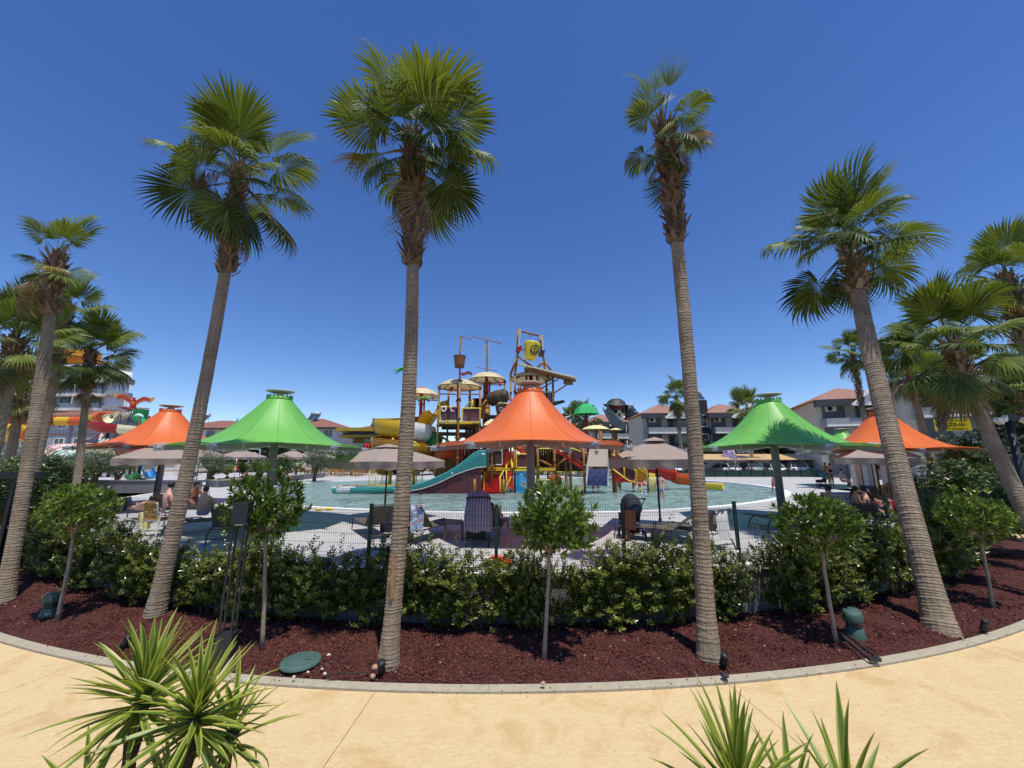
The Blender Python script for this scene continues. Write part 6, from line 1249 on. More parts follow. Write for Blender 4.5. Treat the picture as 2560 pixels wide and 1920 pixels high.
mb = MB(); q = S(1560, 1038); mb.tube([q, q + V((.5, -.2, .6))], .3, 8); mb.ball(q + V((.5, -.1, .5)), .55, 10, 7); mb.build('cannon', 'charcoal', pk, True); mb = MB(); q = S(1535, 1060); mb.tube([(q.x, q.y, DK), (q.x, q.y, q.z)], .3, 10); mb.tube([(q.x - 1.6, q.y, DK), (q.x - 1.4, q.y, q.z)], .2, 8); mb.build('support', 'wood_mid', pk, True)
gu = thing('green_parasol_roof', 'green dome canopy among palms left of the pirate skull', 'canopy', (*P(1470, 1100, 44).xy, DK)); c = P(1466, 1036, 44); R = 1.5; mb = MB(); mb.lathe([(R, 0), (R * .7, .75), (R * .35, 1.15), (.03, 1.3)], 8, c, False); mb.build('canopy', 'green_leafy', gu, True); mb = MB(); mb.tube([(c.x, c.y, DK), (c.x, c.y, c.z + 1.2)], .14, 8); mb.build('pole', 'red_dark', gu, True)
# ================================================================== SLIDES AND STATUE AT LEFT
def Z3(x, y, Y): return P(x * .18083, 860 + y * .18083, Y)
def tube_slide(root, path, r, cols, seg, sq=1.0):
    i = ci = 0; k = len(path)
    while i < k - 1:
        j = min(i + seg, k - 1); mb = MB(); mb.tube(path[i:j + 1], r, 14, False); mb.tube([path[j], path[j] + (path[j] - path[j - 1]).normalized() * .06], r * 1.08, 14); mb.build('tube_segment', cols[ci % len(cols)], root, True); ci += 1; i = j
ts_ = thing('tube_slide', 'orange and yellow tube slide crossing at far left', 'slide', (*Z3(700, 1400, 50).xy, DK))
path = smooth_path([Z3(-300, 1075, 50), Z3(100, 1070, 50), Z3(420, 1068, 50), Z3(690, 1066, 50), Z3(1000, 1066, 50), Z3(1230, 1050, 50), Z3(1350, 1015, 49.5), Z3(1440, 1000, 48.6), Z3(1420, 1015, 47.8)], 6)
tube_slide(ts_, path, .58, ['orange_slide', 'orange_slide', 'orange_slide', 'yellow', 'orange_slide', 'yellow', 'orange_slide', 'yellow', 'yellow', 'orange_slide', 'orange_slide', 'orange_slide'], 4)
path = smooth_path([Z3(-200, 1190, 48), Z3(60, 1180, 48), Z3(200, 1180, 48), Z3(300, 1190, 48.4), Z3(380, 1230, 49), Z3(330, 1270, 49.8), Z3(100, 1280, 50), Z3(-200, 1290, 50)], 6)
tube_slide(ts_, path, .68, ['orange_slide', 'orange_slide', 'yellow', 'yellow', 'yellow', 'yellow', 'orange_slide'], 3)
mb = MB()
for x in (180, 640, 620, 1000): q = Z3(x, 1090, 50.5); mb.tube([(q.x, q.y, DK), q], .22, 8)
mb.build('support', 'wall_grey', ts_, True)
fr_ = thing('red_cream_flume', 'red and cream striped open spiral flume behind the left orange canopy', 'slide', (*P(320, 1150, 46).xy, DK)); c = P(322, 1060, 46); path = []
for k in range(56): a = radians(190 + k * 13); path.append(V((c.x + 3.4 * cos(a), 46 + 2.6 * sin(a), P(322, 1070, 46).z - 2.35 * k * 13 / 360)))
flume(fr_, path, [(a * .9, b * .85) for a, b in UO], ['slide_red', 'slide_red', 'cream', 'slide_red', 'slide_red', 'cream'], 4)
path = smooth_path([Z3(1500, 1080, 45), Z3(1560, 1040, 45.5), Z3(1640, 1040, 46), Z3(1720, 1000, 47)], 5); flume(fr_, path, [(a * .9, b * .8) for a, b in U], ['cream'], 20)
mb = MB()
for a in (10, 100, 190, 280): x, y = c.x + 2 * cos(radians(a)), 46 + 1.6 * sin(radians(a)); mb.tube([(x, y, DK), (x, y, c.z + 1)], .16, 8)
mb.build('support', 'charcoal', fr_, True)
gt = thing('green_tube_slide', 'dark green tube slide with pale ring beside the eagle statue', 'slide', (*Z3(1940, 1300, 52).xy, DK)); q = Z3(1940, 990, 52)
mb = MB(); mb.box(q + V((0, 0, .1)), (1.35, 1.3, 1.5), bev=.2); mb.build('start_box', 'green_tube', gt, True); path = smooth_path([Z3(1920, 1010, 51.3), Z3(1900, 1050, 50.6), Z3(1950, 1085, 50.2), Z3(2100, 1105, 50), Z3(2350, 1130, 50)], 6); tube_slide(gt, path, .52, ['mint', 'green_tube', 'green_tube', 'green_leafy', 'green_tube'], 4)
mb = MB()
for x in (1760, 1850, 1990): q = Z3(x, 1000, 53); mb.tube([(q.x, q.y, DK), q], .1, 6)
for k in range(12): a, b = Z3(1745 + 12 * k, 960, 53), Z3(1745 + 12 * k, 1080, 53); mb.bar(a, b, .03, 4)
mb.bar(Z3(1745, 960, 53), Z3(1880, 960, 53), .04); mb.build('stair_tower', 'charcoal', gt, True)
rc = thing('racer_slide', 'multi-lane pink and mint racer slide descending at far left', 'slide', (*P(130, 1180, 42).xy, DK))
for ln, (mt, dx, dy) in enumerate((('pink', 0, 0), ('white', 4, 5), ('pink', 8, 9), ('white', 12, 14), ('mint', 24, 18), ('white', 34, 22), ('mint', 44, 26))):
    path = smooth_path([P(262 + dx * .6, 1084 + dy * .5, 46), P(225 + dx * .8, 1104 + dy * .5, 45), P(190 + dx, 1112 + dy * .6, 44), P(140 + dx, 1114 + dy * .8, 43), P(100 + dx, 1136 + dy * .8, 42), P(52 + dx, 1160 + dy, 41), P(0 + dx, 1173 + dy, 40.5), P(-60 + dx, 1180 + dy, 40)], 5)
    mb = MB(); mb.grid([[p + V((0, -.32, .1)), p + V((0, -.26, 0)), p + V((0, .26, 0)), p + V((0, .32, .1)), p + V((0, .3, -.12)), p + V((0, -.3, -.12))] for p in path], True, True); mb.build('lane', mt, rc, True)
mb = MB()
for px, py in ((240, 1100), (190, 1118), (140, 1122), (95, 1142)): q = P(px, py, 44); mb.tube([(q.x, q.y, DK), q], .15, 8)
mb.build('support', 'wall_grey', rc, True)
eg = thing('eagle_statue', 'orange eagle statue with spread wings on a tall pole', 'statue', (*Z3(1830, 1200, 54).xy, DK)); c = Z3(1842, 830, 54)
mb = MB(); q = Z3(1805, 900, 54); mb.tube([(q.x, q.y, DK), q], .2, 10); mb.build('pole', 'wall_grey', eg, True); mb = MB(); mb.bar(Z3(1640, 872, 54), Z3(2065, 892, 54), .07); mb.lathe([(.9, 0), (.9, .08), (.0, .1)], 14, q); mb.build('perch', 'red_dark', eg, True)
mb = MB(); mb.ball(c + V((0, 0, -.15)), (.36, .4, .72), 12, 8); mb.ball(c + V((.05, -.12, .8)), (.16, .22, .2), 10, 7); mb.tube([c + V((.02, 0, .35)), c + V((.05, -.08, .8))], [.26, .15], 8); mb.tube([c + V((.05, -.3, .8)), c + V((.05, -.45, .7))], [.07, .02], 6); mb.slab([c + V((-.5, .2, -.85)), c + V((.5, .2, -.85)), c + V((.15, .1, -.3)), c + V((-.15, .1, -.3))], (0, .1, 0)); mb.build('body', 'eagle_orange', eg, True)
for sg, tipx, tipy in ((-1, 1615, 705), (1, 2088, 758)):
    tip = Z3(tipx, tipy, 54); sh = c + V((sg * .2, 0, .25)); mid = sh.lerp(tip, .5) + V((0, 0, .55)); top = smooth_path([sh + V((0, 0, .2)), mid, tip], 6); n = len(top); mb = MB()
    for k in range(n - 1):
        a, b = top[k], top[k + 1]; u = k / n; dn = V((-sg * .12, .02, -(.75 - .35 * abs(u - .35))))
        mb.slab([a, b, b + dn * 1.0 + V((sg * .1, 0, 0)), a + dn + V((sg * .22, 0, 0))], (0, .07, 0))
    w_ = mb.build('wing', 'eagle_orange', eg, True); mb = MB()
    for k in range(5): d = V((sg * (.55 - .05 * k), 0, .28 - .17 * k)); mb.slab([tip + V((-sg * .3, -.01, .02 - .09 * k)), tip + d * .7 + V((0, -.01, .06)), tip + d, tip + d * .7 + V((0, -.01, -.06))], (0, .06, 0))
    mb.build('wing_tip', 'eagle_tip', eg, True)
# ================================================================== BUILDINGS AT LEFT
def win(root, p0, w_, h_, nrm_y, fr='trim_white', mull=1, name='window', dy=.0):
    mb = MB(); x, y, z = p0; t = .09; mb.box((x, y, z + h_ / 2), (t, .1, h_)); mb.box((x + w_, y, z + h_ / 2), (t, .1, h_)); mb.box((x + w_ / 2, y, z), (w_ - t, .1, t)); mb.box((x + w_ / 2, y, z + h_), (w_ - t, .1, t))
    for k in range(mull): mb.box((x + w_ * (k + 1) / (mull + 1), y, z + h_ / 2), (t * .8, .08, h_ - t))
    f = mb.build(name, fr, root); mb = MB(); mb.box((x + w_ / 2, y + .03, z + h_ / 2), (w_ - .02, .03, h_ - .02)); mb.build('pane', 'glass', f); return f
hx0, hx1 = P(-160, 1000, 75).x, P(262, 1000, 75).x
ho = thing('hotel', 'tall grey hotel block with balconies and orange top awning at far left', 'building', (hx0, 75, DK)); wd = hx1 - hx0; top = P(200, 905, 75).z - DK
mb = MB(); mb.box((wd / 2, 2.5, top / 2), (wd, 3, top)); mb.build('wall', 'wall_grey', ho); fh = 2.85; nf = int(top / fh)
for f in range(nf + 1):
    z = f * fh; mb = MB(); mb.box((wd / 2 - .5, .3, z), (wd + .5, 2.2, .55)); mb.build('balcony_slab', 'wall_white', ho)
    if f == nf: break
    for k in range(7):
        x = 1.2 + k * (wd - 2) / 7; win(ho, (x, .97, z + .45), (wd - 2) / 7 - 1.1, 2.0, 0, 'post_black', 1, 'balcony_door')
        if k % 2 == 0: mb = MB(); mb.box((x - .4, .1, z + 1.4), (.25, 1.6, 2.3)); mb.build('fin', 'wall_white', ho)
    mb = MB(); mb.box((wd / 2, -.72, z + .75), (wd - .4, .05, .85)); mb.build('glass_railing', 'glass_rail', ho)
mb = MB(); mb.tube([(wd - .3, 2.4, 0), (wd - .3, 2.4, top - 1.5)], 1.7, 16); mb.build('round_bay', 'wall_white', ho)
for f in range(3, nf): mb = MB(); mb.lathe([(1.75, f * fh), (2.3, f * fh), (2.3, f * fh + .9), (1.75, f * fh + .9)], 20, (wd - .3, 2.4, 0), False); mb.build('round_balcony', 'wall_grey', ho)
mb = MB(); mb.box((wd * .72, 1.2, top + 1.6), (8, 3, 1.9), 0, -.1); mb.box((wd * .72, 3, top + .4), (9, 4, 1.0)); mb.build('awning', 'awning_orange', ho)
def hip(mb, x0, x1, y0, y1, z, h, ov=.7):
    x0 -= ov; x1 += ov; y0 -= ov; y1 += ov; r = min((y1 - y0) / 2, (x1 - x0) / 2) * .95; ym = (y0 + y1) / 2
    mb.add([(x0, y0, z), (x1, y0, z), (x1, y1, z), (x0, y1, z), (x0 + r, ym, z + h), (x1 - r, ym, z + h)], [(0, 1, 5, 4), (1, 2, 5), (2, 3, 4, 5), (3, 0, 4), (3, 2, 1, 0)])
def block(label, px0, px1, py_eave, Y, dep, wallm, roofm, rh, floors, nwin, name='house', solar=None, fr='trim_white'):
    x0, x1 = P(px0, 1100, Y).x, P(px1, 1100, Y).x; h = P(px0, py_eave, Y).z - DK; r_ = thing(name, label, 'building', (x0, Y, DK)); w_ = x1 - x0
    mb = MB(); mb.box((w_ / 2, dep / 2, h / 2), (w_, dep, h)); mb.build('wall', wallm, r_)
    mb = MB(); hip(mb, 0, w_, 0, dep, h + .01, rh); rf = mb.build('roof', roofm, r_); mb = MB(); mb.box((w_ / 2, -.72, h - .02), (w_ + 1.5, .08, .3)); mb.build('eave_board', 'fascia', rf)
    fh_ = h / floors
    for f in range(floors):
        for k in range(nwin):
            x = (k + .5) * w_ / nwin; win(r_, (x - .8, -.04, f * fh_ + fh_ * .35), 1.6, 1.3, 0, fr, 1)
        if f: mb = MB(); mb.box((w_ / 2, -.06, f * fh_), (w_, .12, .2)); mb.build('string_course', 'roof_brown', r_)
    if solar:
        for sx in solar: solar_heater(r_, V((sx * w_, dep * .4, h + rh * .75)))
    return r_
def solar_heater(root, p):
    mb = MB(); mb.tube([p + V((-.9, .5, 1.5)), p + V((.9, .5, 1.5))], .32, 12); o = mb.build('solar_tank', 'chrome', root)
    mb = MB()
    for s_ in (-1, 1): mb.slab([p + V((s_ * .5 - .45, -.9, .1)), p + V((s_ * .5 + .45, -.9, .1)), p + V((s_ * .5 + .45, .4, 1.2)), p + V((s_ * .5 - .45, .4, 1.2))], (0, -.05, .06))
    mb.build('solar_panel', 'solar', o); mb = MB()
    for x in (-.8, .8): mb.bar(p + V((x, .5, -.4)), p + V((x, .5, 1.4)), .03); mb.bar(p + V((x, -.9, -.3)), p + V((x, .5, 1.2)), .03)
    mb.build('stand', 'steel', o)
block('low white house with brown roof behind the tube slide', 30, 268, 1042, 66, 10, 'wall_grey', 'roof_brown', 1.6, 3, 5)
block('long pale house with red-brown hip roof behind the left green canopy', 415, 590, 1072, 70, 11, 'wall_white', 'roof_brown', 2.0, 3, 4, solar=[.2])
block('pale house with red-brown roof and solar heater right of the green canopy', 690, 838, 1070, 70, 11, 'wall_white', 'roof_brown', 2.2, 3, 4, solar=[.4])
block('small distant house behind the spiral slide with brown roof', 860, 975, 1078, 78, 9, 'wall_cream', 'roof_brown', 1.6, 3, 3, solar=[.55])
# mustard building with sign
yb = thing('mustard_building', 'flat mustard-coloured building with dark base and red letter sign', 'building', (P(850, 1100, 60).x, 60, DK)); x1 = P(990, 1100, 60).x - yb.location[0]
def zz(py, Y=60): return P(900, py, Y).z - DK
mb = MB(); mb.box((x1 / 2 + .8, 5, zz(1085) / 2), (x1 - 1.6, 8, zz(1085))); mb.build('wall', 'mustard', yb)
for a, b, m_, ov in ((1070, 1079, 'mustard', .3), (1082, 1087, 'fascia', -.6), (1088, 1094, 'mustard', -.2)): mb = MB(); mb.box((x1 / 2, 4.5, (zz(a) + zz(b)) / 2), (x1 + ov * 2, 11 + ov, zz(a) - zz(b))); mb.build('roof_slab', m_, yb)
mb = MB(); mb.box((x1 / 2 + .3, -.2, zz(1109) / 2), (x1 - 1.2, 3.5, zz(1109))); mb.build('dark_base', 'wall_dark', yb)
win(yb, (P(906, 1100, 60).x - yb.location[0], .96, zz(1104)), 1.0, zz(1093) - zz(1104) + .3, 0)
q = P(920, 1115, 58); sg = thing('led_sign', 'red letter sign reading TE on the dark base of the mustard building', 'sign', (q.x, q.y - .1, q.z)); mb = MB(); mb.box((0, 0, 0), (1.1, .12, .85)); mb.build('panel', 'sign_red_dark', sg)
def text_part(root, txt, size, loc, mat, name='lettering', rot=(pi / 2, 0, 0), ext=.015):
    cu = bpy.data.curves.new('t', 'FONT'); cu.body = txt; cu.size = size; cu.align_x = 'CENTER'; cu.align_y = 'CENTER'; cu.extrude = ext; o = bpy.data.objects.new('t', cu); col.objects.link(o)
    dg = bpy.context.evaluated_depsgraph_get(); dg.update(); me = bpy.data.meshes.new_from_object(o.evaluated_get(dg)); bpy.data.objects.remove(o); me.materials.clear(); me.materials.append(MT[mat]); return obj(name, me, root, loc, rot)
text_part(sg, 'TE', .82, (0, -.09, 0), 'led_red')
# Norfolk pines
for i, (px, pt, pb, Y, lb) in enumerate(((292, 985, 1050, 80, 'distant tiered conifer left of the eagle statue'), (592, 1044, 1060, 110, 'tiny distant conifer above the brown roof'))):
    t, b = P(px, pt, Y), P(px, pb, Y); r_ = thing('conifer', lb, 'tree', (b.x, Y, DK), 0, 'distant conifers'); mb = MB(); mb.tube([(0, 0, 0), (0, 0, t.z - DK)], [.35, .05], 7); mb.build('trunk', 'bark_brown', r_); mb = MB(); Ht = t.z - b.z
    for k in range(11):
        z = b.z - DK + Ht * k / 11; R = Ht * .36 * (1 - k / 12)
        for j in range(9):
            a = j * .7 + k * .4; d = V((cos(a), sin(a), .12))
            for m_ in range(7): p = V((0, 0, z)) + d * R * (m_ + 1) / 7; leaf2(mb, p, (d + rdir(random) * .6).normalized(), V((0, 0, 1)), R * .38, R * .14)
    mb.build('crown', 'dark_leaf', r_)
# ================================================================== STONE PLANTER, CAFÉ, HOOP
pl_ = [G(514, 1216, DK), G(539, 1219, DK), G(640, 1211, DK), G(757, 1199, DK)]
pt = thing('stone_planter', 'low grey granite planter wall left of the pool', 'planter', pl_[1])
mb = MB(); bk = [p + V((0, 4.5, 0)) for p in pl_]; poly = pl_ + bk[::-1]
mb.slab(poly, V((0, 0, .46))); mb.build('body', 'granite', pt, True)
for a, b in zip(pl_[:-1], pl_[1:]): mb = MB(); mb.beam(a.lerp(b, .004) + V((0, .12, .5)), a.lerp(b, .996) + V((0, .12, .5)), .34, .07); mb.build('cap_stone', 'kerb_stone', pt, True)
mb = MB(); mb.slab([p + V((0, .3, .462)) for p in pl_] + [p + V((0, -.2, .462)) for p in bk[::-1]], V((0, 0, .03))); mb.build('soil', 'earth', pt, True)
mb = MB(); q = G(355, 1232, DK); mb.box((0, 0, .35), (7, .35, .7)); mb.box((0, 0, .73), (7.1, .45, .06)); o = mb.build('low_wall', 'granite'); o.location = q; tag(o, 'low granite wall under the left taupe parasol', 'wall')
def cafe_chair():
    r_ = thing('cafe_chair', 'x', 'chair', (0, 0, 0), 0, 'teak chairs of the café')
    for s_ in (-1, 1):
        mb = MB(); mb.beam((s_ * .26, -.22, 0), (s_ * .26, -.25, .95), .05, .05); mb.build('back_leg', 'teak', r_); mb = MB(); mb.beam((s_ * .26, .22, 0), (s_ * .26, .22, .66), .05, .05); mb.beam((s_ * .26, -.24, .66), (s_ * .26, .26, .66), .06, .035); mb.build('front_leg', 'teak', r_)
    mb = MB(); mb.box((0, 0, .44), (.5, .48, .04)); mb.build('seat', 'teak', r_); mb = MB(); mb.slab([(-.24, -.25, .55), (.24, -.25, .55), (.24, -.27, .93), (-.24, -.27, .93)], (0, .03, 0)); mb.build('backrest', 'teak', r_); return r_
cc = cafe_chair(); ct = ['leftmost teak café chair', 'second teak café chair from the left', 'third teak café chair from the left', 'fourth teak café chair from the left', 'fifth teak café chair from the left', 'sixth teak café chair from the left', 'seventh teak café chair from the left', 'eighth teak café chair from the left', 'ninth teak café chair from the left', 'tenth teak café chair from the left', 'eleventh teak café chair from the left', 'rightmost teak café chair, half under the parasol']
for i, (px, py) in enumerate(((757, 1190), (775, 1191), (790, 1187), (806, 1190), (822, 1191), (833, 1188), (843, 1192), (860, 1192), (876, 1191), (889, 1192), (905, 1190), (925, 1190))):
    o = cc if i == 0 else copy_tree(cc); place(o, G(px, py, DK), i * 1.7, 1.05, ct[i])
for i, (px, py) in enumerate(((766, 1189), (798, 1188), (850, 1189), (898, 1189))):
    r_ = thing('cafe_table', ['leftmost small teak café table', 'second small teak café table from the left', 'third small teak café table from the left', 'rightmost small teak café table'][i], 'table', G(px, py, DK), i, 'teak tables of the café'); mb = MB(); mb.box((0, 0, .74), (.9, .9, .04)); mb.build('table_top', 'teak', r_)
    for x in (-.38, .38):
        for y in (-.38, .38): mb = MB(); mb.box((x, y, .36), (.05, .05, .72)); mb.build('leg', 'teak', r_)
bh = thing('basketball_hoop', 'basketball hoop with white framed backboard beyond the planter', 'hoop', (*P(622, 1150, 44).xy, DK)); c = P(632, 1135, 44)
mb = MB(); mb.tube([(P(622, 1150, 44).x, 44, DK), (P(622, 1150, 44).x, 44, c.z), c + V((0, .1, 0))], .07, 8); mb.build('post', 'cap_grey', bh, True); mb = MB()
for a, b in (((-.8, -.5), (.8, -.5)), ((.8, -.5), (.8, .55)), ((.8, .55), (-.8, .55)), ((-.8, .55), (-.8, -.5)), ((-.3, -.3), (.3, -.3)), ((-.3, .15), (.3, .15)), ((-.3, -.3), (-.3, .15)), ((.3, -.3), (.3, .15))): mb.beam(c + V((a[0], 0, a[1])), c + V((b[0], 0, b[1])), .07, .07)
mb.build('backboard_frame', 'white', bh, True); mb = MB(); mb.tube([c + V((.23 * cos(k * pi / 6), -.35 + .23 * sin(k * pi / 6), -.4)) for k in range(13)], .02, 5, False); mb.build('rim', 'orange_bright', bh, True)
fg = thing('red_flag', 'red flag on a short pole beyond the planter', 'flag', (*P(592, 1150, 36).xy, DK)); q = P(592, 1150, 36); mb = MB(); mb.tube([(q.x, 36, DK), (q.x, 36, q.z + .1)], .03, 6); mb.build('pole', 'white', fg, True); mb = MB(); mb.grid([[V((q.x + .1 * k, 36 + .05 * sin(k * 1.5), q.z - .12 * j - .05 * k)) for k in range(6)] for j in range(8)]); mb.build('cloth', 'cloth_red', fg, True)
for i, (px, py, m_, lb) in enumerate(((322, 1190, 'green_tube', 'small green curved play slide beyond the left parasol'), (366, 1182, 'panel_blue_dark', 'small blue play slide beyond the left parasol'))):
    a, b = P(px, py - 4, 30), P(px + 14, py + 12, 29.5); r_ = thing('mini_slide', lb, 'slide', (b.x, b.y, DK), 0, 'small slides beyond the planter'); flume(r_, smooth_path([a, a.lerp(b, .5) + V((0, 0, -.15)), b], 4), [(x * .5, y * .5) for x, y in U], [m_], 4)
    mb = MB(); mb.tube([(a.x, a.y, DK), a], .05, 6); mb.build('post', m_, r_, True)
# ================================================================== HOUSES AT RIGHT
def grey_house():
    r_ = thing('grey_house', 'x', 'building', (0, 0, 0), 0, 'grey gabled houses'); H_ = 8.9; 
    def B(nm, m_, c, d, par=None): mb = MB(); mb.box(c, d); return mb.build(nm, m_, par or r_)
    B('wall', 'wall_cream', (4.2, 6, H_ / 2), (8.2, 9, H_)); B('wall', 'wall_cream', (14.2, 6, H_ / 2), (8.2, 9, H_)); B('stair_core', 'wall_char', (9.2, 4.2, (H_ + 2.2) / 2), (1.76, 7, H_ + 2.2))
    for f in (0, 1, 2): 
        z = f * 2.95
        win(r_, (8.62, .66, z + 1.0), 1.2, 1.8, 0, 'trim_white', 0)
        for ox in (0, 10):
            if f: B('balcony', 'wall_grey', (ox + 4.3, .55, z + .35), (7.6, 1.9, .95)); B('balcony_band', 'trim_white', (ox + 4.3, -.43, z - .02), (7.7, .12, .2))
            else: B('porch_roof', 'trim_white', (ox + 4.3, .3, 2.6), (6, 1.6, .15))
            win(r_, (ox + 4.0, 1.46, z + .95), 3.0, 1.75, 0, 'wall_grey', 2, 'balcony_door'); B('side_panel', 'wall_dark', (ox + 1.9, 1.44, z + 1.6), (2.2, .12, 2.6)); B('side_panel', 'wall_dark', (ox + 7.6, 1.44, z + 1.6), (.9, .12, 2.6))
            if f == 2:
                ac = B('air_conditioner', 'white', (ox + 1.6, 1.2, z + 2.1), (1.0, .35, .65)); mb = MB(); mb.lathe([(.0, 0), (.24, 0), (.26, .03)], 14); mb.v = [(x + ox + 1.45, -.02 - z_ + 1.02, y + z + 2.1) for x, y, z_ in mb.v]; mb.build('fan', 'black', ac)
            mb = MB(); mb.bar((ox + 6.6, -.3, z), (ox + 6.6, -.3, z + 2.95), .08, 8); mb.build('column', 'trim_white', r_)
    for ox in (0, 10):
        mb = MB(); hip(mb, ox, ox + 8.3, .2, 10.5, H_ + .02, 2.1, .5); rf = mb.build('roof', 'roof_tile', r_); B('eave_board', 'fascia', (ox + 1.35, -.1, H_ - .35), (3.4, .6, .8), rf); B('eave_board', 'fascia', (ox + 7.6, -.1, H_ - .35), (2.2, .6, .8), rf)
        A, T, C_ = V((ox + 3.1, -.6, H_ - .75)), V((ox + 4.8, -.6, H_ + .75)), V((ox + 6.5, -.6, H_ - .75)); mb = MB(); mb.slab([A + V((.15, .06, .05)), C_ + V((-.15, .06, .05)), T + V((0, .06, -.15))], (0, .5, 0)); g_ = mb.build('gable', 'wall_white', r_)
        mb = MB(); mb.beam(A, T + V((0, 0, .04)), .3, .28); mb.beam(T + V((0, 0, .04)), C_, .3, .28); mb.beam(A + V((.1, -.02, 0)), C_ + V((-.1, -.02, 0)), .2, .18); mb.build('gable_trim', 'trim_white', g_)
        mb = MB(); c = V((ox + 7.0, 2.0, H_ + 1.4)); mb.lathe([(.0, .0), (.35, .06), (.55, .18)], 16); mb.v = [tuple(c + Matrix.Rotation(1.1, 3, 'X') @ V(p)) for p in mb.v]; mb.bar(c, c - V((0, 0, .9)), .04); mb.build('satellite_dish', 'white', r_)
    solar_heater(r_, V((9.2, 2.4, H_ + 2.3))); return r_
gh = grey_house(); hp = P(1614, 1100, 60); place(gh, (hp.x, 60, DK), radians(-3), 1.0, 'grey gabled house with dark stair core behind the slim palm')
o = copy_tree(gh); hp = P(2058, 1100, 43); place(o, (hp.x, 43, DK), radians(-20), .95, 'grey gabled house behind the right orange canopy')
o = copy_tree(gh); hp = P(1486, 1100, 74); place(o, (hp.x, 74, DK), radians(12), 1.0, 'distant grey house behind the pirate skull')
o = copy_tree(gh); hp = P(2300, 1100, 36); place(o, (hp.x, 36.5, DK), radians(-32), 1.0, 'grey house with a yellow banner at the right edge')
# yellow banner
q = P(2381, 1062, 30.0); bn = thing('sale_banner', 'yellow banner with black lettering hanging on the right-edge house', 'banner', q, radians(-32)); mb = MB(); mb.grid([[(-.98 + 1.96 * k / 8, .02 * sin(k * 1.3), -.45 + .9 * j / 3) for k in range(9)] for j in range(4)]); mb.grid([[(-.98 + 1.96 * k / 8, .02 * sin(k * 1.3) + .02, -.45 + .9 * j / 3) for k in range(8, -1, -1)] for j in range(4)]); mb.build('cloth', 'sign_yellow', bn)
text_part(bn, 'SATILIK', .42, (0, -.05, 0), 'black'); mb = MB()
for k in range(14): mb.box((-.8 + .12 * k, -.04, .31), (.085, .012, .07)); mb.box((-.7 + .11 * k, -.04, -.32), (.075, .012, .07))
mb.build('small_print', 'black', bn)
sh = thing('shed', 'low grey shed with flat roof behind the carport end', 'building', (*P(2015, 1150, 52).xy, DK)); mb = MB(); mb.box((3, 2, 1.55), (6, 4, 3.1)); mb.build('wall', 'wall_dark', sh); mb = MB(); mb.box((3, 2, 3.2), (6.6, 4.8, .2), 0, .06); mb.build('roof', 'cap_grey', sh); win(sh, (.6, -.06, .8), 1.6, 1.6, 0); win(sh, (3.4, -.06, .8), 1.8, 1.6, 0)
# ---------------------------------------------------------------- carport, cars, far fence
cpt = thing('carport', 'long carport with corrugated cream roof over the parked cars', 'carport', (*P(1960, 1200, 47).xy, DK)); xa, xb = P(1690, 1150, 46.5).x, P(2140, 1150, 46.5).x
zf, zb = P(1900, 1149, 46.5).z, P(1900, 1136, 53).z; mb = MB(); n = 260; rows = [[], []]
for k in range(n + 1): x = xa + (xb - xa) * k / n; c_ = .06 * (1 if k % 2 else -1); rows[0].append((x, 46.5, zf + c_)); rows[1].append((x, 53, zb + c_))
mb.grid(rows, False); mb.build('roof_sheet', 'carport_roof', cpt, True)
for k in range(8):
    x = xa + (xb - xa) * k / 7; mb = MB(); mb.tube([(x, 47.2, DK), (x, 47.2, zf)], .06, 8); mb.build('post', 'steel', cpt, True); mb = MB(); mb.beam((x, 46.6, zf - .08), (x, 52.9, zb - .1), .08, .1); mb.build('beam', 'steel', cpt, True); mb = MB(); mb.tube([(x, 52.5, DK), (x, 52.5, zb - .1)], .06, 8); mb.build('post', 'steel', cpt, True)
mb = MB(); mb.box(((xa + xb) / 2, 54.2, DK + 1.3), (xb - xa + 6, .2, 2.6)); o = mb.build('back_wall', 'wall_dark'); tag(o, 'dark wall behind the parked cars', 'wall')
def car_mesh():
    # length along Y, rear towards -Y
    st = [(-2.1, .35, .55, .72), (-2.05, .3, .85, .8), (-1.9, .28, .95, .85), (-1.2, .25, .98, .88), (-.2, .25, .96, .89), (.9, .25, .92, .88), (1.7, .28, .78, .84), (2.05, .32, .62, .75), (2.12, .4, .5, .7)]
    mb = MB(); rows = [[(-w_, y, z0), (-w_ * 1.02, y, (z0 + z1) / 2), (-w_ * .95, y, z1), (0, y, z1 + .03), (w_ * .95, y, z1), (w_ * 1.02, y, (z0 + z1) / 2), (w_, y, z0), (0, y, z0 - .03)] for y, z0, z1, w_ in st]; mb.grid(rows, True, True); mb.add(rows[0], [tuple(range(8))]); mb.add(rows[-1], [tuple(range(7, -1, -1))])
    body = mb; gh_ = MB(); g = [(-1.85, .92, .78, .94), (-1.35, 1.38, .62, .7), (-.6, 1.48, .62, .66), (.2, 1.47, .62, .66), (1.0, .92, .78, .9)]
    rows = [[(-wb, y, .88), (-wt, y, zt), (wt, y, zt), (wb, y, .88)] for y, zt, wt, wb in [(a, b, c, d) for a, b, c, d in g]]; gh_.grid(rows, False)
    rf = MB(); rows = [[(-.63, y, z), (-.3, y, z + .03), (.3, y, z + .03), (.63, y, z)] for y, z in ((-1.32, 1.405), (-.6, 1.5), (.2, 1.49), (.32, 1.42))]; rf.grid(rows); 
    for s_ in (-1, 1): rf.tube([(s_ * .79, -1.82, .94), (s_ * .64, -1.36, 1.39), (s_ * .64, -.6, 1.49), (s_ * .64, .22, 1.48), (s_ * .8, .98, .94)], .035, 5); rf.tube([(s_ * .8, -.5, .93), (s_ * .65, -.55, 1.48)], .035, 5)
    return body, gh_, rf
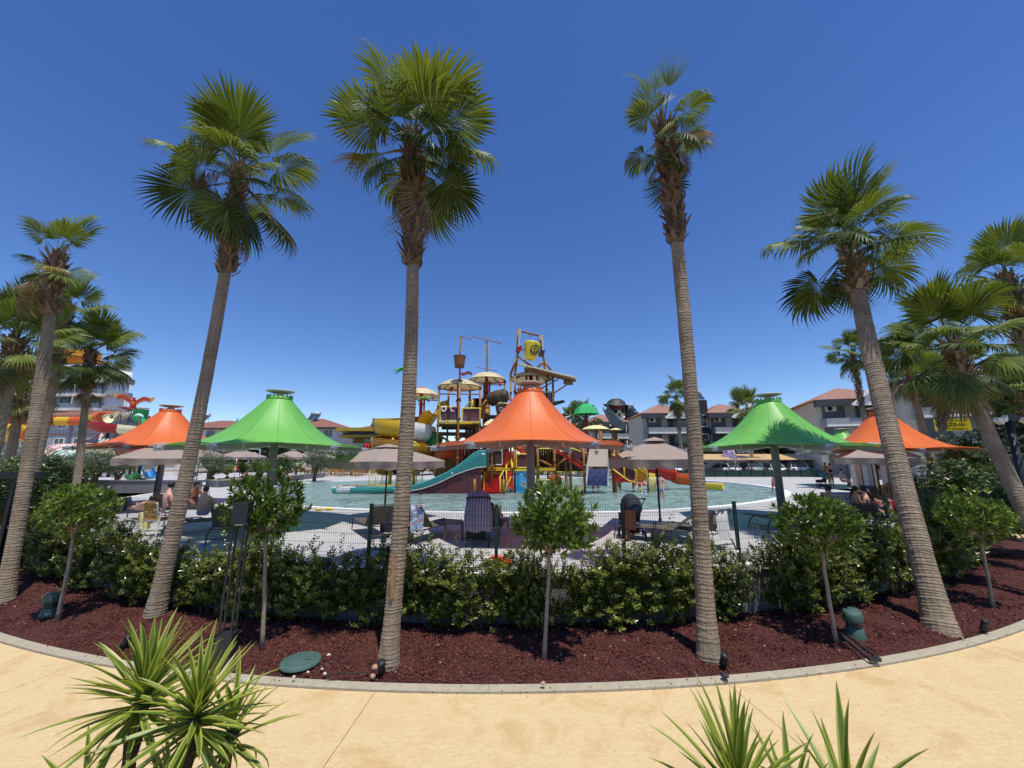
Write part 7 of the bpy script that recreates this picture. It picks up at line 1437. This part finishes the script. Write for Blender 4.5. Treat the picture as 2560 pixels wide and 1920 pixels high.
def car(label, px, mat, rz, s=1.0, py=1197):
    q = P(px, 1180, 47.9); r_ = thing('parked_car', label, 'car', (q.x, 47.9, DK + .012), rz, 'cars parked under the carport'); r_.scale = (s, s, s); a, b, c = car_mesh(); a.build('body', mat, r_); b.build('windows', 'glass', r_); c.build('roof', mat, r_)
    for x in (-.8, .8):
        for y in (-1.35, 1.3):
            mb = MB(); mb.lathe([(.2, -.1), (.31, -.1), (.33, 0), (.31, .1), (.2, .1)], 16); mb.v = [(z + x, xx + y, yy + .32) for xx, yy, z in mb.v]; w_ = mb.build('wheel', 'tyre', r_); mb = MB(); mb.lathe([(.0, -.08), (.2, -.09), (.2, .09), (.0, .08)], 12); mb.v = [(z + x, xx + y, yy + .32) for xx, yy, z in mb.v]; mb.build('rim', 'chrome', w_)
        mb = MB(); mb.box((x * .82, -2.07, .76), (.3, .08, .16)); mb.build('tail_light', 'lamp_red', r_); mb = MB(); mb.box((x * .8, 2.08, .6), (.32, .08, .13)); mb.build('headlight', 'chrome', r_)
    mb = MB(); mb.box((0, -2.12, .58), (.5, .03, .11)); mb.build('number_plate', 'white', r_); return r_
for px, m_, rz_, s_, lb in ((1575, 'car_dark', .2, 1, 'dark parked car behind the red slide'), (1632, 'car_silver', .15, 1, 'silver parked car left of the pool-edge parasol pole'), (1678, 'car_white', .1, 1, 'white parked car right of the parasol pole'), (1745, 'car_dark', 0, 1, 'dark parked car just right of the slim palm'), (1808, 'car_white', .3, 1, 'rounded white parked car near the banner pole'), (1873, 'car_silver', -.1, 1.05, 'silver estate car parked in the middle of the row'), (1927, 'car_white', -.1, .98, 'white hatchback left of the green canopy pole'), (1988, 'car_white', -.35, 1.08, 'white off-roader right of the green canopy pole'), (2035, 'car_white', -.15, 1, 'white parked car beside the teal pushchair'), (2118, 'car_gold', -.2, 1, 'beige parked car behind the right shelter')): car(lb, px, m_, rz_, s_)
ff = thing('far_fence', 'dark netted fence between the far pool rim and the cars', 'fence', (*P(1900, 1190, 44.2).xy, DK)); xa, xb = P(1540, 1190, 44.2).x, P(2160, 1190, 44.2).x
for k in range(21): x = xa + (xb - xa) * k / 20; mb = MB(); mb.box((x, 44.2, DK + .75), (.06, .06, 1.5)); mb.build('post', 'fence_green', ff, True)
mb = MB(); mb.box(((xa + xb) / 2, 44.26, DK + .38), (xb - xa, .03, .7)); mb.build('shade_net', 'fence_green', ff, True)
for z in (.75, 1.4): mb = MB(); mb.box(((xa + xb) / 2, 44.22, DK + z), (xb - xa, .03, .03)); mb.build('rail', 'fence_green', ff, True)
fp = thing('banner_pole', 'pale pole with a furled purple and white flag before the carport', 'flag', (*P(1833, 1180, 45.2).xy, DK)); q = P(1832, 1108, 45.2); mb = MB(); mb.tube([(q.x, 45.2, DK), q], .09, 8); mb.build('pole', 'rope_tan', fp, True)
mb = MB(); mb.grid([[q + V((-.25 * k + .1 * j * .5, .06 * sin(k * 2 + j), -.1 - .28 * j - .02 * k + .12 * k * (j > 3))) for k in range(7)] for j in range(8)]); mb.build('flag_cloth', 'cloth_lilac', fp, True)
# shelter with white pillars at right
sl = thing('pillar_shelter', 'open shelter with white pillars and dark panels behind the right parasol', 'shelter', (*P(2190, 1200, 20.5).xy, DK)); zt = 2.55
for px, Y in ((2140, 19.5), (2168, 21.5), (2215, 19.5), (2245, 21.5)): q = P(px, 1180, Y); mb = MB(); mb.box((q.x, Y, DK + zt / 2), (.28, .28, zt)); mb.build('pillar', 'wall_white', sl, True)
for px, Y, wv in ((2156, 22, 1.1), (2232, 21, .8)): q = P(px, 1180, Y); mb = MB(); mb.box((q.x, Y, DK + 1.2), (wv, .08, 2.4)); mb.build('dark_panel', 'wall_char', sl, True)
q = P(2192, 1180, 20.5); mb = MB(); mb.box((q.x, 20.5, DK + zt + .08), (3.4, 3.2, .14)); mb.build('roof', 'wall_dark', sl, True); mb = MB(); mb.box((q.x, 20.7, DK + .12), (3.6, 3, .24)); mb.build('plinth', 'granite', sl, True)
mb = MB(); 
for k in range(8): mb.box((0, 0, .05 + .11 * k), (5.5, .3, .1))
o = mb.build('brown_wall', 'brick_wall'); o.location = (*P(2345, 1190, 18.5).xy, DK); tag(o, 'low brown banded wall behind the round hedge bush', 'wall')
